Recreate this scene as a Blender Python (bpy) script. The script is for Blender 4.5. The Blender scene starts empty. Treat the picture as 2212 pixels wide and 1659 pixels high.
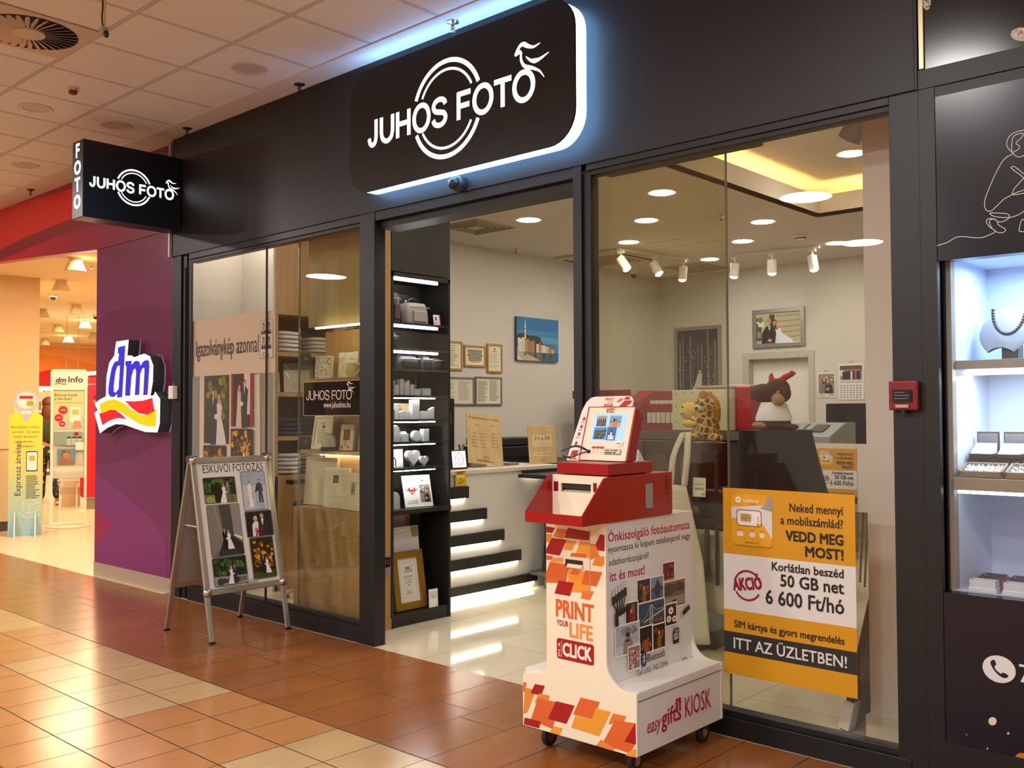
import bpy, bmesh, math, random
from mathutils import Matrix, Vector
C = bpy.context.scene.collection
SC = bpy.context.scene
random.seed(7)
PI = math.pi
# ---------------------------------------------------------------- camera
FPX, YAW, PITCH, ROLL = 2072.887, 0.740251716, 0.0302506901, -0.0038258021
CAM = Vector((0, 0, 1.44))
ROT = Matrix.Rotation(YAW, 3, 'Z') @ Matrix.Rotation(PITCH + PI/2, 3, 'X') @ Matrix.Rotation(ROLL, 3, 'Z')
cd = bpy.data.cameras.new('camera'); co = bpy.data.objects.new('camera', cd); C.objects.link(co)
cd.sensor_width = 36; cd.lens = FPX/2212*36; cd.clip_start = 0.05; cd.clip_end = 200
co.matrix_world = Matrix.Translation(CAM) @ ROT.to_4x4()
SC.camera = co
# ---------------------------------------------------------------- view, world, big lights
SC.view_settings.view_transform = 'Standard'; SC.view_settings.look = 'None'
SC.view_settings.gamma = 1; SC.view_settings.use_curve_mapping = False
SC.view_settings.exposure = 0.0
W = bpy.data.worlds.new('world'); SC.world = W; W.use_nodes = True
bg = W.node_tree.nodes['Background']; bg.inputs[0].default_value = (1, .94, .90, 1); bg.inputs[1].default_value = .12
def area(name, loc, size, watts, col=(1, .97, .95), rot=(0, 0, 0), shape='DISK', sy=None):
    l = bpy.data.lights.new(name, 'AREA'); l.shape = shape; l.size = size; l.energy = watts; l.color = col
    if sy: l.size_y = sy
    o = bpy.data.objects.new(name, l); C.objects.link(o); o.location = loc; o.rotation_euler = rot
    return o
# lamps of the mall corridor, unseen in its ceiling; one added to brighten the drugstore front
for x, y, w in ((-4.35, -1.5, 150), (-1.2, -1.5, 130), (-7.6, -1.5, 170), (1.5, .3, 130), (-2.0, 1.2, 50), (-10.2, 1.0, 140), (-12.5, -1.5, 150), (-5, -4.5, 150), (-10, -4.5, 150), (0, -4.5, 150)):
    area('unseen_corridor_lamp', (x, y, 3.63), .5, w*.85)
def at(px, py, axis, val):
    """the point of the plane axis = val that shows at pixel (px, py)"""
    d = ROT @ Vector(((px-1106)/FPX, (829.5-py)/FPX, -1)); i = 'xyz'.index(axis)
    return CAM + d*((val-CAM[i])/d[i])
# ---------------------------------------------------------------- materials
def lin(h):
    r = [int(h[i:i+2], 16)/255 for i in (0, 2, 4)]
    return tuple(c/12.92 if c <= .04045 else ((c+.055)/1.055)**2.4 for c in r)
MC = {}
def mt(h, rough=.55, metal=0., e=0., spec=.5):
    k = (h, rough, metal, e, spec)
    if k in MC: return MC[k]
    m = bpy.data.materials.new('m_'+h); m.use_nodes = True
    b = m.node_tree.nodes['Principled BSDF']; c = lin(h)
    b.inputs['Base Color'].default_value = (*c, 1); b.inputs['Roughness'].default_value = rough
    b.inputs['Metallic'].default_value = metal; b.inputs['Specular IOR Level'].default_value = spec
    if e: b.inputs['Emission Color'].default_value = (*c, 1); b.inputs['Emission Strength'].default_value = e
    MC[k] = m; return m
class NX:
    """arithmetic on shader sockets"""
    def __init__(s, nt, k): s.nt, s.k = nt, k
    def op(s, o, b=None, c=None):
        n = s.nt.nodes.new('ShaderNodeMath'); n.operation = o
        for i, x in enumerate((s, b, c)):
            if x is None: continue
            if isinstance(x, NX): s.nt.links.new(x.k, n.inputs[i])
            else: n.inputs[i].default_value = x
        return NX(s.nt, n.outputs[0])
    def __add__(s, o): return s.op('ADD', o)
    def __sub__(s, o): return s.op('SUBTRACT', o)
    def __mul__(s, o): return s.op('MULTIPLY', o)
    def __truediv__(s, o): return s.op('DIVIDE', o)
    def __lt__(s, o): return s.op('LESS_THAN', o)
    def __gt__(s, o): return s.op('GREATER_THAN', o)
    def fl(s): return s.op('FLOOR')
    def fr(s): return s.op('FRACT')
    def mx(s, o): return s.op('MAXIMUM', o)
    def mn(s, o): return s.op('MINIMUM', o)
def nmat(name, rough=.5):
    m = bpy.data.materials.new(name); m.use_nodes = True; nt = m.node_tree
    b = nt.nodes['Principled BSDF']; b.inputs['Roughness'].default_value = rough
    g = nt.nodes.new('ShaderNodeNewGeometry'); sp = nt.nodes.new('ShaderNodeSeparateXYZ'); nt.links.new(g.outputs['Position'], sp.inputs[0])
    return m, nt, b, [NX(nt, sp.outputs[i]) for i in range(3)], g.outputs['Position']
def mixc(nt, f, a, b):
    n = nt.nodes.new('ShaderNodeMix'); n.data_type = 'RGBA'
    if isinstance(f, NX): nt.links.new(f.k, n.inputs[0])
    else: n.inputs[0].default_value = f
    for i, x in ((6, a), (7, b)):
        if isinstance(x, str): n.inputs[i].default_value = (*lin(x), 1)
        else: nt.links.new(x, n.inputs[i])
    return n.outputs[2]
def noise(nt, vec, sc, scale=(1, 1, 1), det=3):
    mp = nt.nodes.new('ShaderNodeMapping'); mp.inputs['Scale'].default_value = scale; nt.links.new(vec, mp.inputs[0])
    n = nt.nodes.new('ShaderNodeTexNoise'); n.inputs['Scale'].default_value = sc; n.inputs['Detail'].default_value = det
    nt.links.new(mp.outputs[0], n.inputs['Vector']); return NX(nt, n.outputs[0])
def wn(nt, a, b):
    cb = nt.nodes.new('ShaderNodeCombineXYZ'); nt.links.new(a.k, cb.inputs[0]); nt.links.new(b.k, cb.inputs[1])
    n = nt.nodes.new('ShaderNodeTexWhiteNoise'); nt.links.new(cb.outputs[0], n.inputs[0]); return NX(nt, n.outputs[0])
def edge(u, size, w): # 1 on the joint lines of a grid with pitch size
    f = u.fr(); d = f.mn(f*-1+1); return d < (w/size)
def bump(nt, b, h, st=.2, dist=.01):
    n = nt.nodes.new('ShaderNodeBump'); n.inputs['Strength'].default_value = st; n.inputs['Distance'].default_value = dist
    nt.links.new(h.k, n.inputs['Height']); nt.links.new(n.outputs[0], b.inputs['Normal'])
# corridor floor: a band of brown planks along the shops, then square tiles with light patches
m, nt, b, (X, Y, Z), pos = nmat('corridor_tiles', .2)
u = (X+5.94)/.2945; v = (Y*-1+2.735)/.304; cu = u.fl(); band = Y > 2.735
light = ((v < 2) * ((cu/8).fr() < .6))
par = (cu/2).fr() > .25
jy = par*-.107+3.33
j2 = ((Y-jy).op('ABSOLUTE') < .0028)
st = noise(nt, pos, 5, (1, .35, 1)); st2 = noise(nt, pos, 26, (1, .12, 1))
gl = edge(u, .2945, .0026).mx(((band*-1+1) * edge(v, .304, .0032))).mx(band*j2).mx((Y-2.735).op('ABSOLUTE') < .004)
rnd = wn(nt, cu, (v.fl()*(band*-1+1)) + (band*((Y > jy)+7)))
c1 = mixc(nt, light, 'b97f4a', 'c0a071'); c2 = mixc(nt, band, c1, '96592a')
c3 = mixc(nt, (st*.6+st2*.4-.35)*(band*.8+.5), c2, '5a3414'); c4 = mixc(nt, rnd*.16, c3, '7a4a22'); c5 = mixc(nt, gl, c4, '2a1a0e')
nt.links.new(c5, b.inputs['Base Color']); bump(nt, b, gl*-1+1, .25, .002)
nt.links.new((gl*.4+.17+st2*.06).k, b.inputs['Roughness'])
M_MALLFLOOR = m
m, nt, b, (X, Y, Z), pos = nmat('polished_tiles', .06)
gl = edge((X+2.42)/.6, .6, .0018).mx(edge((Y-4.40)/.6, .6, .0018))
n1 = noise(nt, pos, 3)
nt.links.new(mixc(nt, gl, mixc(nt, n1*.5, 'd9cdb2', 'c9bb9c'), '8c7d60'), b.inputs['Base Color']); M_SHOPFLOOR = m
m, nt, b, (X, Y, Z), pos = nmat('pale_terrazzo', .3)
nt.links.new(mixc(nt, noise(nt, pos, 60)*1.4-.3, 'c9b48c', 'e0cfab'), b.inputs['Base Color']); M_DMFLOOR = m
m, nt, b, (X, Y, Z), pos = nmat('ceiling_tiles', .85)
gl = edge((X+5.049)/.594, .594, .012).mx(edge((Y-3.064)/.594, .594, .012)); gd = edge((X+5.049)/.594, .594, .0155).mx(edge((Y-3.064)/.594, .594, .0155))
rnd = wn(nt, ((X+5.049)/.594).fl(), ((Y-3.064)/.594).fl())
k = mixc(nt, gd, mixc(nt, rnd*.3, 'd3d6da', 'c3c5c9'), '8d8d90'); k = mixc(nt, gl, k, 'b5b7ba')
nt.links.new(k, b.inputs['Base Color']); bump(nt, b, noise(nt, pos, 90)*.3+(gd*-.6), .25, .01); M_MALLCEIL = m
def woodmat(name, a, c, d, rough=.42, axis=2, sc=1.0):
    m, nt, b, (X, Y, Z), pos = nmat(name, rough)
    s = [9*sc]*3; s[axis] = .7*sc
    n1 = noise(nt, pos, 2.2, tuple(s), 5); s2 = [60*sc]*3; s2[axis] = 2*sc; n2 = noise(nt, pos, 1.5, tuple(s2), 3)
    k = mixc(nt, (n1-.3)*1.9, a, c); nt.links.new(mixc(nt, n2*.4, k, d), b.inputs['Base Color']); return m
OAK = woodmat('oak', 'c8a36c', 'a67d46', '8e6a3a'); OAKX = woodmat('oak_across', 'c8a36c', 'a67d46', '8e6a3a', axis=0)
PALEWOOD = woodmat('pale_plywood', 'dcc08a', 'c3a26a', 'a98a55', .5)
BROWNWOOD = woodmat('mahogany', '3b1a12', '2a110c', '180a07', .35)
M_GOLD, nt, b, P3, pos = nmat('antique_gold', .38)
b.inputs['Metallic'].default_value = .75
gn = noise(nt, pos, 260, det=2); nt.links.new(mixc(nt, gn*1.6-.35, 'c79a3a', '5b3d12'), b.inputs['Base Color']); bump(nt, b, gn, .6, .003)
def glassmat(name, tint=(.97, .97, .95), ior=1.45, gain=1.0):
    m = bpy.data.materials.new(name); m.use_nodes = True; nt = m.node_tree; nt.nodes.clear()
    o = nt.nodes.new('ShaderNodeOutputMaterial'); t = nt.nodes.new('ShaderNodeBsdfTransparent'); g = nt.nodes.new('ShaderNodeBsdfGlossy')
    f = nt.nodes.new('ShaderNodeFresnel'); mx = nt.nodes.new('ShaderNodeMixShader'); f.inputs[0].default_value = ior
    t.inputs[0].default_value = (*tint, 1); g.inputs['Roughness'].default_value = 0; g.inputs[0].default_value = (gain, gain, gain, 1)
    ge = nt.nodes.new('ShaderNodeNewGeometry'); iv = NX(nt, ge.outputs['Backfacing'])*(1/ior-ior)+ior; nt.links.new(iv.k, f.inputs[0])
    nt.links.new(f.outputs[0], mx.inputs[0]); nt.links.new(t.outputs[0], mx.inputs[1]); nt.links.new(g.outputs[0], mx.inputs[2]); nt.links.new(mx.outputs[0], o.inputs[0])
    return m
GLASS = glassmat('window_glass'); LEAFGLASS = glassmat('tinted_door_glass', (.90, .90, .80)); CLEAR = glassmat('clear_acrylic', (.92, .94, .94), 1.5)
SMOKE = glassmat('smoked_acrylic', (.50, .46, .40), 1.5); FILM = glassmat('plastic_film', (.93, .93, .93), 1.6)
CRYS = bpy.data.materials.new('crystal'); CRYS.use_nodes = True
_b = CRYS.node_tree.nodes['Principled BSDF']; _b.inputs['Transmission Weight'].default_value = .45; _b.inputs['Roughness'].default_value = .04; _b.inputs['Base Color'].default_value = (.95, .97, 1, 1); _b.inputs['IOR'].default_value = 1.5
FASCIA = mt('161618', .45); FRAME = mt('0f1114', .42); FRAMED = mt('0d0d0d', .45)
WALLM = mt('d2cbbf', .8); SHOPCEIL = mt('d6cdbd', .85); WHITE = mt('e6e2da', .5); PAPER = mt('e9e6df', .6); CREAM = mt('e9dcc2', .35)
BLK = mt('141312', .4); DARKLAM = mt('22211e', .4); CHROME = mt('d0d0d0', .12, 1.); ALU = mt('b9b4a8', .32, .85); RED = mt('a3080c', .3); GREY = mt('8b8a86', .45)
# ---------------------------------------------------------------- mesh building
ORG = {}
class B:
    def __init__(s): s.v = []; s.f = []; s.m = []; s.mats = []
    def mi(s, m):
        if m not in s.mats: s.mats.append(m)
        return s.mats.index(m)
    def add(s, vs, fs, m):
        o = len(s.v); s.v += [tuple(p) for p in vs]; k = s.mi(m)
        for f in fs: s.f.append([i+o for i in f]); s.m.append(k)
        return s
    def poly(s, pts, m): return s.add(pts, [list(range(len(pts)))], m)
    def box(s, x0, x1, y0, y1, z0, z1, m):
        v = [(x, y, z) for z in (z0, z1) for y in (y0, y1) for x in (x0, x1)]
        return s.add(v, [(0, 2, 3, 1), (4, 5, 7, 6), (0, 1, 5, 4), (2, 6, 7, 3), (0, 4, 6, 2), (1, 3, 7, 5)], m)
    def prism(s, pts, axis, a, b, m, cap=None):
        n = len(pts)
        def p(q, h): return {'x': (h, q[0], q[1]), 'y': (q[0], h, q[1]), 'z': (q[0], q[1], h)}[axis]
        v = [p(q, a) for q in pts]+[p(q, b) for q in pts]
        s.add(v, [(i, (i+1) % n, (i+1) % n+n, i+n) for i in range(n)], m)
        o = len(s.v)-2*n; k = s.mi(cap or m); s.f += [[o+i for i in range(n)][::-1], [o+n+i for i in range(n)]]; s.m += [k, k]
        return s
    def cyl(s, c, r, h, m, axis='z', n=24, r2=None, caps=True):
        r2 = r if r2 is None else r2; c = Vector(c); v = []
        for rr, hh in ((r, 0), (r2, h)):
            for i in range(n):
                a = 2*PI*i/n; q = (rr*math.cos(a), rr*math.sin(a))
                v.append(c+Vector({'z': (q[0], q[1], hh), 'x': (hh, q[0], q[1]), 'y': (q[0], hh, q[1])}[axis]))
        f = [(i, (i+1) % n, (i+1) % n+n, i+n) for i in range(n)]
        if caps: f += [list(range(n))[::-1], list(range(n, 2*n))]
        return s.add(v, f, m)
    def lathe(s, c, prof, m, n=24, axis='z', sx=1, sy=1):
        c = Vector(c); v = []; f = []
        for r, h in prof:
            for i in range(n):
                a = 2*PI*i/n; q = (sx*r*math.cos(a), sy*r*math.sin(a))
                v.append(c+Vector({'z': (q[0], q[1], h), 'x': (h, q[0], q[1]), 'y': (q[0], h, q[1])}[axis]))
        for j in range(len(prof)-1):
            for i in range(n): f.append((j*n+i, j*n+(i+1) % n, (j+1)*n+(i+1) % n, (j+1)*n+i))
        f.append(list(range(n))[::-1]); f.append(list(range((len(prof)-1)*n, len(prof)*n)))
        return s.add(v, f, m)
    def ell(s, c, r, m, n=20, k=12, rot=None):
        r = (r, r, r) if not isinstance(r, (tuple, list)) else r; c = Vector(c); v = []; f = []
        for j in range(k+1):
            t = PI*j/k
            for i in range(n):
                a = 2*PI*i/n; p = Vector((r[0]*math.sin(t)*math.cos(a), r[1]*math.sin(t)*math.sin(a), r[2]*math.cos(t)))
                v.append(c+(rot @ p if rot else p))
        for j in range(k):
            for i in range(n): f.append((j*n+i, (j+1)*n+i, (j+1)*n+(i+1) % n, j*n+(i+1) % n))
        return s.add(v, f, m)
    def tube(s, path, r, m, n=8, closed=False, flat=1.0):
        P = [Vector(p) for p in path]; k = len(P); R = r if isinstance(r, (list, tuple)) else [r]*k; v = []; f = []
        up = None
        for i in range(k):
            d = (P[(i+1) % k]-P[i-1]) if closed else (P[min(i+1, k-1)]-P[max(i-1, 0)])
            d.normalize()
            if up is None: up = Vector((0, 0, 1)) if abs(d.z) < .9 else Vector((1, 0, 0))
            a = (up-d*up.dot(d)).normalized(); b = d.cross(a); up = a
            for j in range(n):
                t = 2*PI*j/n; v.append(P[i]+a*R[i]*math.cos(t)+b*R[i]*flat*math.sin(t))
        for i in range(k if closed else k-1):
            for j in range(n): f.append((i*n+j, i*n+(j+1) % n, ((i+1) % k)*n+(j+1) % n, ((i+1) % k)*n+j))
        if not closed: f += [list(range(n))[::-1], list(range((k-1)*n, k*n))]
        return s.add(v, f, m)
    def grid(s, fn, nu, nv, m):
        v = [fn(i/nu, j/nv) for j in range(nv+1) for i in range(nu+1)]
        return s.add(v, [(j*(nu+1)+i, j*(nu+1)+i+1, (j+1)*(nu+1)+i+1, (j+1)*(nu+1)+i) for j in range(nv) for i in range(nu)], m)
    def xf(s, M): s.v = [tuple(M @ Vector(p)) for p in s.v]; return s
    def build(s, name, parent=None, smooth=False, bev=0, solid=0, sub=0, label=None):
        if parent is not None: o0 = ORG[parent.name]
        else:
            lo = [min(p[i] for p in s.v) for i in range(3)]; hi = [max(p[i] for p in s.v) for i in range(3)]
            o0 = Vector(((lo[0]+hi[0])/2, (lo[1]+hi[1])/2, lo[2]))
        me = bpy.data.meshes.new(name); me.from_pydata([(p[0]-o0[0], p[1]-o0[1], p[2]-o0[2]) for p in s.v], [], s.f)
        for m in s.mats: me.materials.append(m)
        me.polygons.foreach_set('material_index', s.m)
        if smooth: me.polygons.foreach_set('use_smooth', [True]*len(s.f)); me.set_sharp_from_angle(angle=math.radians(40))
        me.update()
        o = bpy.data.objects.new(name, me); C.objects.link(o)
        if parent is not None: o.parent = parent
        else: o.location = o0
        ORG[o.name] = Vector(o0)
        if bev: q = o.modifiers.new('bevel', 'BEVEL'); q.width = bev; q.segments = 2; q.limit_method = 'ANGLE'; q.angle_limit = math.radians(40)
        if solid: q = o.modifiers.new('solid', 'SOLIDIFY'); q.thickness = solid; q.offset = 0
        if sub: q = o.modifiers.new('sub', 'SUBSURF'); q.levels = q.render_levels = sub
        if label: o['label'] = label
        return o
def tag(o, label, cat, group=None, kind=None):
    o['label'] = label; o['category'] = cat
    if group: o['group'] = group
    if kind: o['kind'] = kind
    return o
def thing(name, loc, label, cat, group=None):
    o = bpy.data.objects.new(name, None); C.objects.link(o); o.location = loc; o.empty_display_size = .1
    ORG[o.name] = Vector(loc); return tag(o, label, cat, group)
def struct(name, loc=None, b=None, **k):
    if b is None: o = bpy.data.objects.new(name, None); C.objects.link(o); o.location = loc; ORG[o.name] = Vector(loc)
    else: o = b.build(name, **k)
    o['kind'] = 'structure'; return o
def dup(root, loc, label, group=None, rotz=None):
    r = root.copy(); C.objects.link(r); r.location = loc; r['label'] = label; ORG[r.name] = Vector(loc)
    if group: r['group'] = group
    if rotz is not None: r.rotation_euler = (0, 0, rotz)
    for ch in list(root.children):
        c = ch.copy(); C.objects.link(c); c.parent = r
        for g in list(ch.children): d = g.copy(); C.objects.link(d); d.parent = c
    return r
# ---------------------------------------------------------------- flat print: shapes and lettering stacked on a plane
TC = {}
def glyphs(t, bold, sh):
    k = (t, bold, sh)
    if k not in TC:
        cu = bpy.data.curves.new('t', 'FONT'); cu.body = t; cu.resolution_u = 2; cu.offset = bold; cu.shear = sh
        o = bpy.data.objects.new('t', cu); me = bpy.data.meshes.new_from_object(o)
        vs = [(p.co.x, p.co.y) for p in me.vertices]; fs = [list(p.vertices) for p in me.polygons]
        bpy.data.meshes.remove(me); bpy.data.objects.remove(o); bpy.data.curves.remove(cu)
        x0 = min([p[0] for p in vs], default=0); x1 = max([p[0] for p in vs], default=1)
        TC[k] = ([(x-x0, y) for x, y in vs], fs, x1-x0)
    return TC[k]
CAPH = max(p[1] for p in glyphs('H', 0, 0)[0])
class G(B):
    EPS = 6e-5
    def __init__(s, o, u, v, n, rough=.55):
        super().__init__(); s.o = Vector(o); s.u = Vector(u); s.vv = Vector(v); s.n = Vector(n); s.l = 0; s.r = rough; s.sub = (0, 0, 1, 1)
    def win(s, x=0, y=0, w=1, h=1): s.sub = (x, y, w, h); return s
    def P(s, x, y, l=None):
        a = s.sub; return s.o+s.u*(a[0]+x*a[2])+s.vv*(a[1]+y*a[3])+s.n*(s.EPS*(s.l if l is None else l))
    def c(s, h): return h if not isinstance(h, str) else mt(h, s.r)
    def pg(s, pts, h): s.l += 1; return s.poly([s.P(*p) for p in pts], s.c(h))
    def rc(s, x, y, w, h, col): return s.pg([(x, y), (x+w, y), (x+w, y+h), (x, y+h)], col)
    def rr(s, x, y, w, h, r, col, n=5):
        pts = []
        for cx, cy, a0 in ((x+w-r, y+r, -90), (x+w-r, y+h-r, 0), (x+r, y+h-r, 90), (x+r, y+r, 180)):
            for i in range(n+1): a = math.radians(a0+90*i/n); pts.append((cx+r*math.cos(a), cy+r*math.sin(a)))
        return s.pg(pts, col)
    def el(s, x, y, rx, ry, col, n=20): return s.pg([(x+rx*math.cos(2*PI*i/n), y+ry*math.sin(2*PI*i/n)) for i in range(n)], col)
    def arc(s, x, y, r0, r1, a0, a1, col, n=28):
        s.l += 1; k = s.c(col)
        for i in range(n):
            q = [math.radians(a0+(a1-a0)*j/n) for j in (i, i+1)]
            s.poly([s.P(x+r*math.cos(a), y+r*math.sin(a)) for r, a in ((r0, q[0]), (r1, q[0]), (r1, q[1]), (r0, q[1]))], k)
        return s
    def ln(s, pts, w, col):
        s.l += 1; k = s.c(col); pts = [Vector(p).to_2d() for p in pts]; L = []
        for i, p in enumerate(pts):
            d = pts[min(i+1, len(pts)-1)]-pts[max(i-1, 0)]
            d.normalize(); q = Vector((-d.y, d.x))*(w[i] if isinstance(w, (list, tuple)) else w)*.5; L.append((p+q, p-q))
        for a, c in zip(L, L[1:]): s.poly([s.P(*a[0]), s.P(*a[1]), s.P(*c[1]), s.P(*c[0])], k)
        return s
    def tx(s, t, x, y, h, col, al='l', w=None, bold=0, sh=0, rot=0):
        vs, fs, W0 = glyphs(t, 0, sh); k = h/CAPH; o0 = len(s.v); kx = (w/W0) if w else k
        if w and al == 'f': kx = min(k, w/W0)
        X0 = {'l': 0, 'f': 0, 'c': -W0*kx/2, 'r': -W0*kx}[al]; ca, sa = math.cos(rot), math.sin(rot)
        s.l += 1
        for dx, dy in (((0, 0),) if bold <= .004 else ((-1, -1), (1, 1), (1, -1), (-1, 1))):
            q = [((X0+p[0]*kx)+dx*bold*.9*k, p[1]*k+dy*bold*.9*k) for p in vs]
            s.add([s.P(x+a*ca-c*sa, y+a*sa+c*ca) for a, c in q], fs, s.c(col)); s.l += .25
        return s
    def lines(s, x, y, w, h, n, col, fill=.45, seed=1):
        r = random.Random(seed); p = h/n
        for i in range(n): s.rc(x, y+h-(i+1)*p+p*(1-fill)/2, w*r.uniform(.62, 1), p*fill, col); s.l -= 1
        s.l += 1; return s
def smooth_path(pts, n=6):
    """Catmull-Rom through the points"""
    P = [Vector(p) for p in pts]; out = []
    for i in range(len(P)-1):
        a, b_, c, d = P[max(i-1, 0)], P[i], P[i+1], P[min(i+2, len(P)-1)]
        for j in range(n):
            t = j/n; out.append(.5*((2*b_)+(c-a)*t+(2*a-5*b_+4*c-d)*t*t+(3*b_-a-3*c+d)*t**3))
    return out+[P[-1]]
_O = [(.5+.5*math.cos(PI/2+2*PI*i/16), .5+.56*math.sin(PI/2+2*PI*i/16)) for i in range(17)]
STROKES = {'J': [[(1, 1.09), (1, .6), (.99, .3), (.85, .03), (.5, -.07), (.15, .03), (0, .28)]], 'U': [[(0, 1.09), (0, .6), (.01, .33), (.14, .06), (.5, -.07), (.86, .06), (.99, .33), (1, .6), (1, 1.09)]],
    'H': [[(0, -.09), (0, 1.09)], [(1, -.09), (1, 1.09)], [(0, .52), (1, .52)]], 'O': [_O], 'F': [[(0, -.09), (0, 1.09)], [(-.1, 1), (1.08, 1)], [(0, .48), (.98, .48)]],
    'T': [[(.5, -.09), (.5, 1)], [(-.1, 1), (1.1, 1)]],
    'S': [[(.97, .8), (.84, .98), (.5, 1.06), (.17, .98), (.03, .77), (.18, .58), (.5, .5), (.84, .42), (.98, .22), (.83, .01), (.5, -.07), (.15, .02), (.0, .22)]]}
def logo(g, x, y, w, col, ring=True, bird=True, bold=.012):
    """the shop's mark; x, y: left end and baseline of the words, w: their width"""
    k = w/1.392
    sw = .027+bold*.25; hs = .163-sw
    for ch, a, c in zip('JUHOSFOTO', (0, .116, .265, .412, .575, .783, .907, 1.067, 1.205), (.096, .249, .396, .568, .710, .900, 1.067, 1.203, 1.366)):
        for st in STROKES[ch]:
            P = [(p[0], p[1], 0) for p in st]
            if len(P) > 4: P = smooth_path(P, 4)
            g.ln([(x+(a+sw/2+p[0]*(c-a-sw))*k*1.01, y+(sw/2+p[1]*hs)*k) for p in P], sw*k, col); g.l -= 1
    g.l += 1
    cx, cy = x+.706*k, y+.091*k
    if ring:
        for r0, r1, d in ((.262, .288, 21), (.218, .233, 26)):
            g.arc(cx, cy, r0*k, r1*k, d, 180-d, col); g.arc(cx, cy, r0*k, r1*k, 180+d+2, 360-d-2, col)
    if bird:
        def q(pts, ws): g.ln([(x+(a+4.57)*k, y+(c-3.065)*k) for a, c in [tuple(p)[:2] for p in smooth_path([(p[0], p[1], 0) for p in pts], 4)]], [z*k for z in ws], col)
        def taper(n, a, m_, e): return [a+(m_-a)*min(1, 2*i/n) if i < n/2 else m_+(e-m_)*(2*i/n-1) for i in range(n+1)]
        q([(-3.332, 3.325), (-3.305, 3.36), (-3.275, 3.372), (-3.24, 3.352), (-3.2, 3.338), (-3.155, 3.347)], taper(20, .012, .026, .004))
        q([(-3.332, 3.322), (-3.30, 3.335), (-3.283, 3.318)], taper(8, .01, .024, .008))
        q([(-3.29, 3.325), (-3.287, 3.285), (-3.262, 3.25), (-3.21, 3.228), (-3.16, 3.2), (-3.128, 3.16)], taper(20, .012, .022, .003))
        q([(-3.255, 3.30), (-3.215, 3.268), (-3.165, 3.262), (-3.095, 3.283)], taper(12, .003, .026, .003))
def pxg(px, axis, val, n, rough=.5): # a print whose shapes are given by the pixels they show at on a plane
    g = G((0, 0, 0), (1, 0, 0), (0, 1, 0), n, rough); g.P = lambda x, y, l=None: at(x, y, axis, val)+Vector(n)*(G.EPS*(g.l if l is None else l)); return g
# ================================================================ the setting
def sbox(name, *a): return struct(name, b=B().box(*a))
sbox('floor_corridor', -17, 4, -7, 3.82, -.06, 0, M_MALLFLOOR)
sbox('floor_shop', -7.18, -1.33, 3.82, 10.9, -.06, 0, M_SHOPFLOOR)
sbox('floor_drugstore', -27, -7.3, 3.82, 15, -.06, .001, M_DMFLOOR)
sbox('ceiling_corridor', -17, 4, -7, 3.63, 3.655, 3.72, M_MALLCEIL)
sbox('trim_1', -17, 4, 3.63, 4.05, 3.648, 3.72, mt('c3c0bd', .8))
struct('wall_unseen', b=B().box(-17, 4, -7.1, -7, 0, 3.66, mt('a39f9a', .7)).box(-17.1, -17, -7, 3.9, 0, 3.66, mt('a39f9a', .7)).box(4, 4.1, -7, 3.9, 0, 3.66, mt('a39f9a', .7)))  # unseen walls, added to keep world light out of the corridor
# shop: ceiling with a raised cove on the right
Z1 = 3.22; RX0, RX1, RY0, RY1 = -3.80, -1.62, 4.75, 8.316
b = B()
b.box(-7.2, RX0, 3.92, 10.8, Z1, Z1+.03, SHOPCEIL).box(RX0, -1.3, RY1, 10.8, Z1, Z1+.03, SHOPCEIL).box(RX0, -1.3, 3.92, RY0, Z1, Z1+.03, SHOPCEIL).box(RX1, -1.3, RY0, RY1, Z1, Z1+.03, SHOPCEIL)
b.box(RX0-.03, RX0, RY0, RY1, Z1, 3.41, SHOPCEIL).box(RX1, RX1+.03, RY0, RY1, Z1, 3.41, SHOPCEIL).box(RX0-.03, RX1+.03, RY1, RY1+.03, Z1, 3.41, SHOPCEIL).box(RX0-.03, RX1+.03, RY0-.03, RY0, Z1, 3.41, SHOPCEIL)
b.box(RX0-.35, RX1+.3, RY0-.35, RY1+.35, 3.53, 3.56, SHOPCEIL)
for q in ((RX0-.35, RX0-.32, RY0-.35, RY1+.35), (RX1+.3, RX1+.33, RY0-.35, RY1+.35), (RX0-.35, RX1+.33, RY0-.35, RY0-.32), (RX0-.35, RX1+.33, RY1+.32, RY1+.35)): b.box(*q, Z1+.03, 3.56, SHOPCEIL)
struct('ceiling_shop', b=b)
LED = mt('ffd68a', .5, 0, 20)
b = B().box(RX0-.16, RX0-.10, RY0, RY1, Z1+.04, Z1+.06, LED).box(RX0, RX1, RY1+.10, RY1+.16, Z1+.04, Z1+.06, LED)
tag(b.build('led_strip'), 'warm hidden light strip running round the ceiling cove', 'light strip')
struct('wall_left', b=B().box(-7.2, -7.16, 3.92, 10.9, 0, 3.25, WALLM))
b = B().box(-7.2, -5.86, 10.75, 10.9, 0, 3.25, WALLM).box(-5.04, -1.3, 10.75, 10.9, 0, 3.25, WALLM).box(-5.86, -5.04, 10.75, 10.9, 2.11, 3.25, WALLM)
struct('wall_back', b=b)
struct('baseboard_back', b=B().box(-5.0, -1.36, 10.735, 10.75, 0, .08, mt('b5ab98', .5)))
struct('wall_right', b=B().box(-1.36, -1.3, 3.95, 10.9, 0, 3.25, WALLM))
struct('trim_2', b=B().box(-1.70, -1.36, 4.17, 4.55, .12, 3.22, mt('cfc8c0', .7)).box(-1.715, -1.36, 4.155, 4.57, 0, .12, mt('c5b9a2', .4)))
d = struct('door_3', (-5.45, 10.75, 0))
B().box(-5.86, -5.04, 10.86, 10.89, 0, 2.11, mt('e8e3d8', .45)).build('leaf', d)
DF = mt('bdb5a6', .5)
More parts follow.
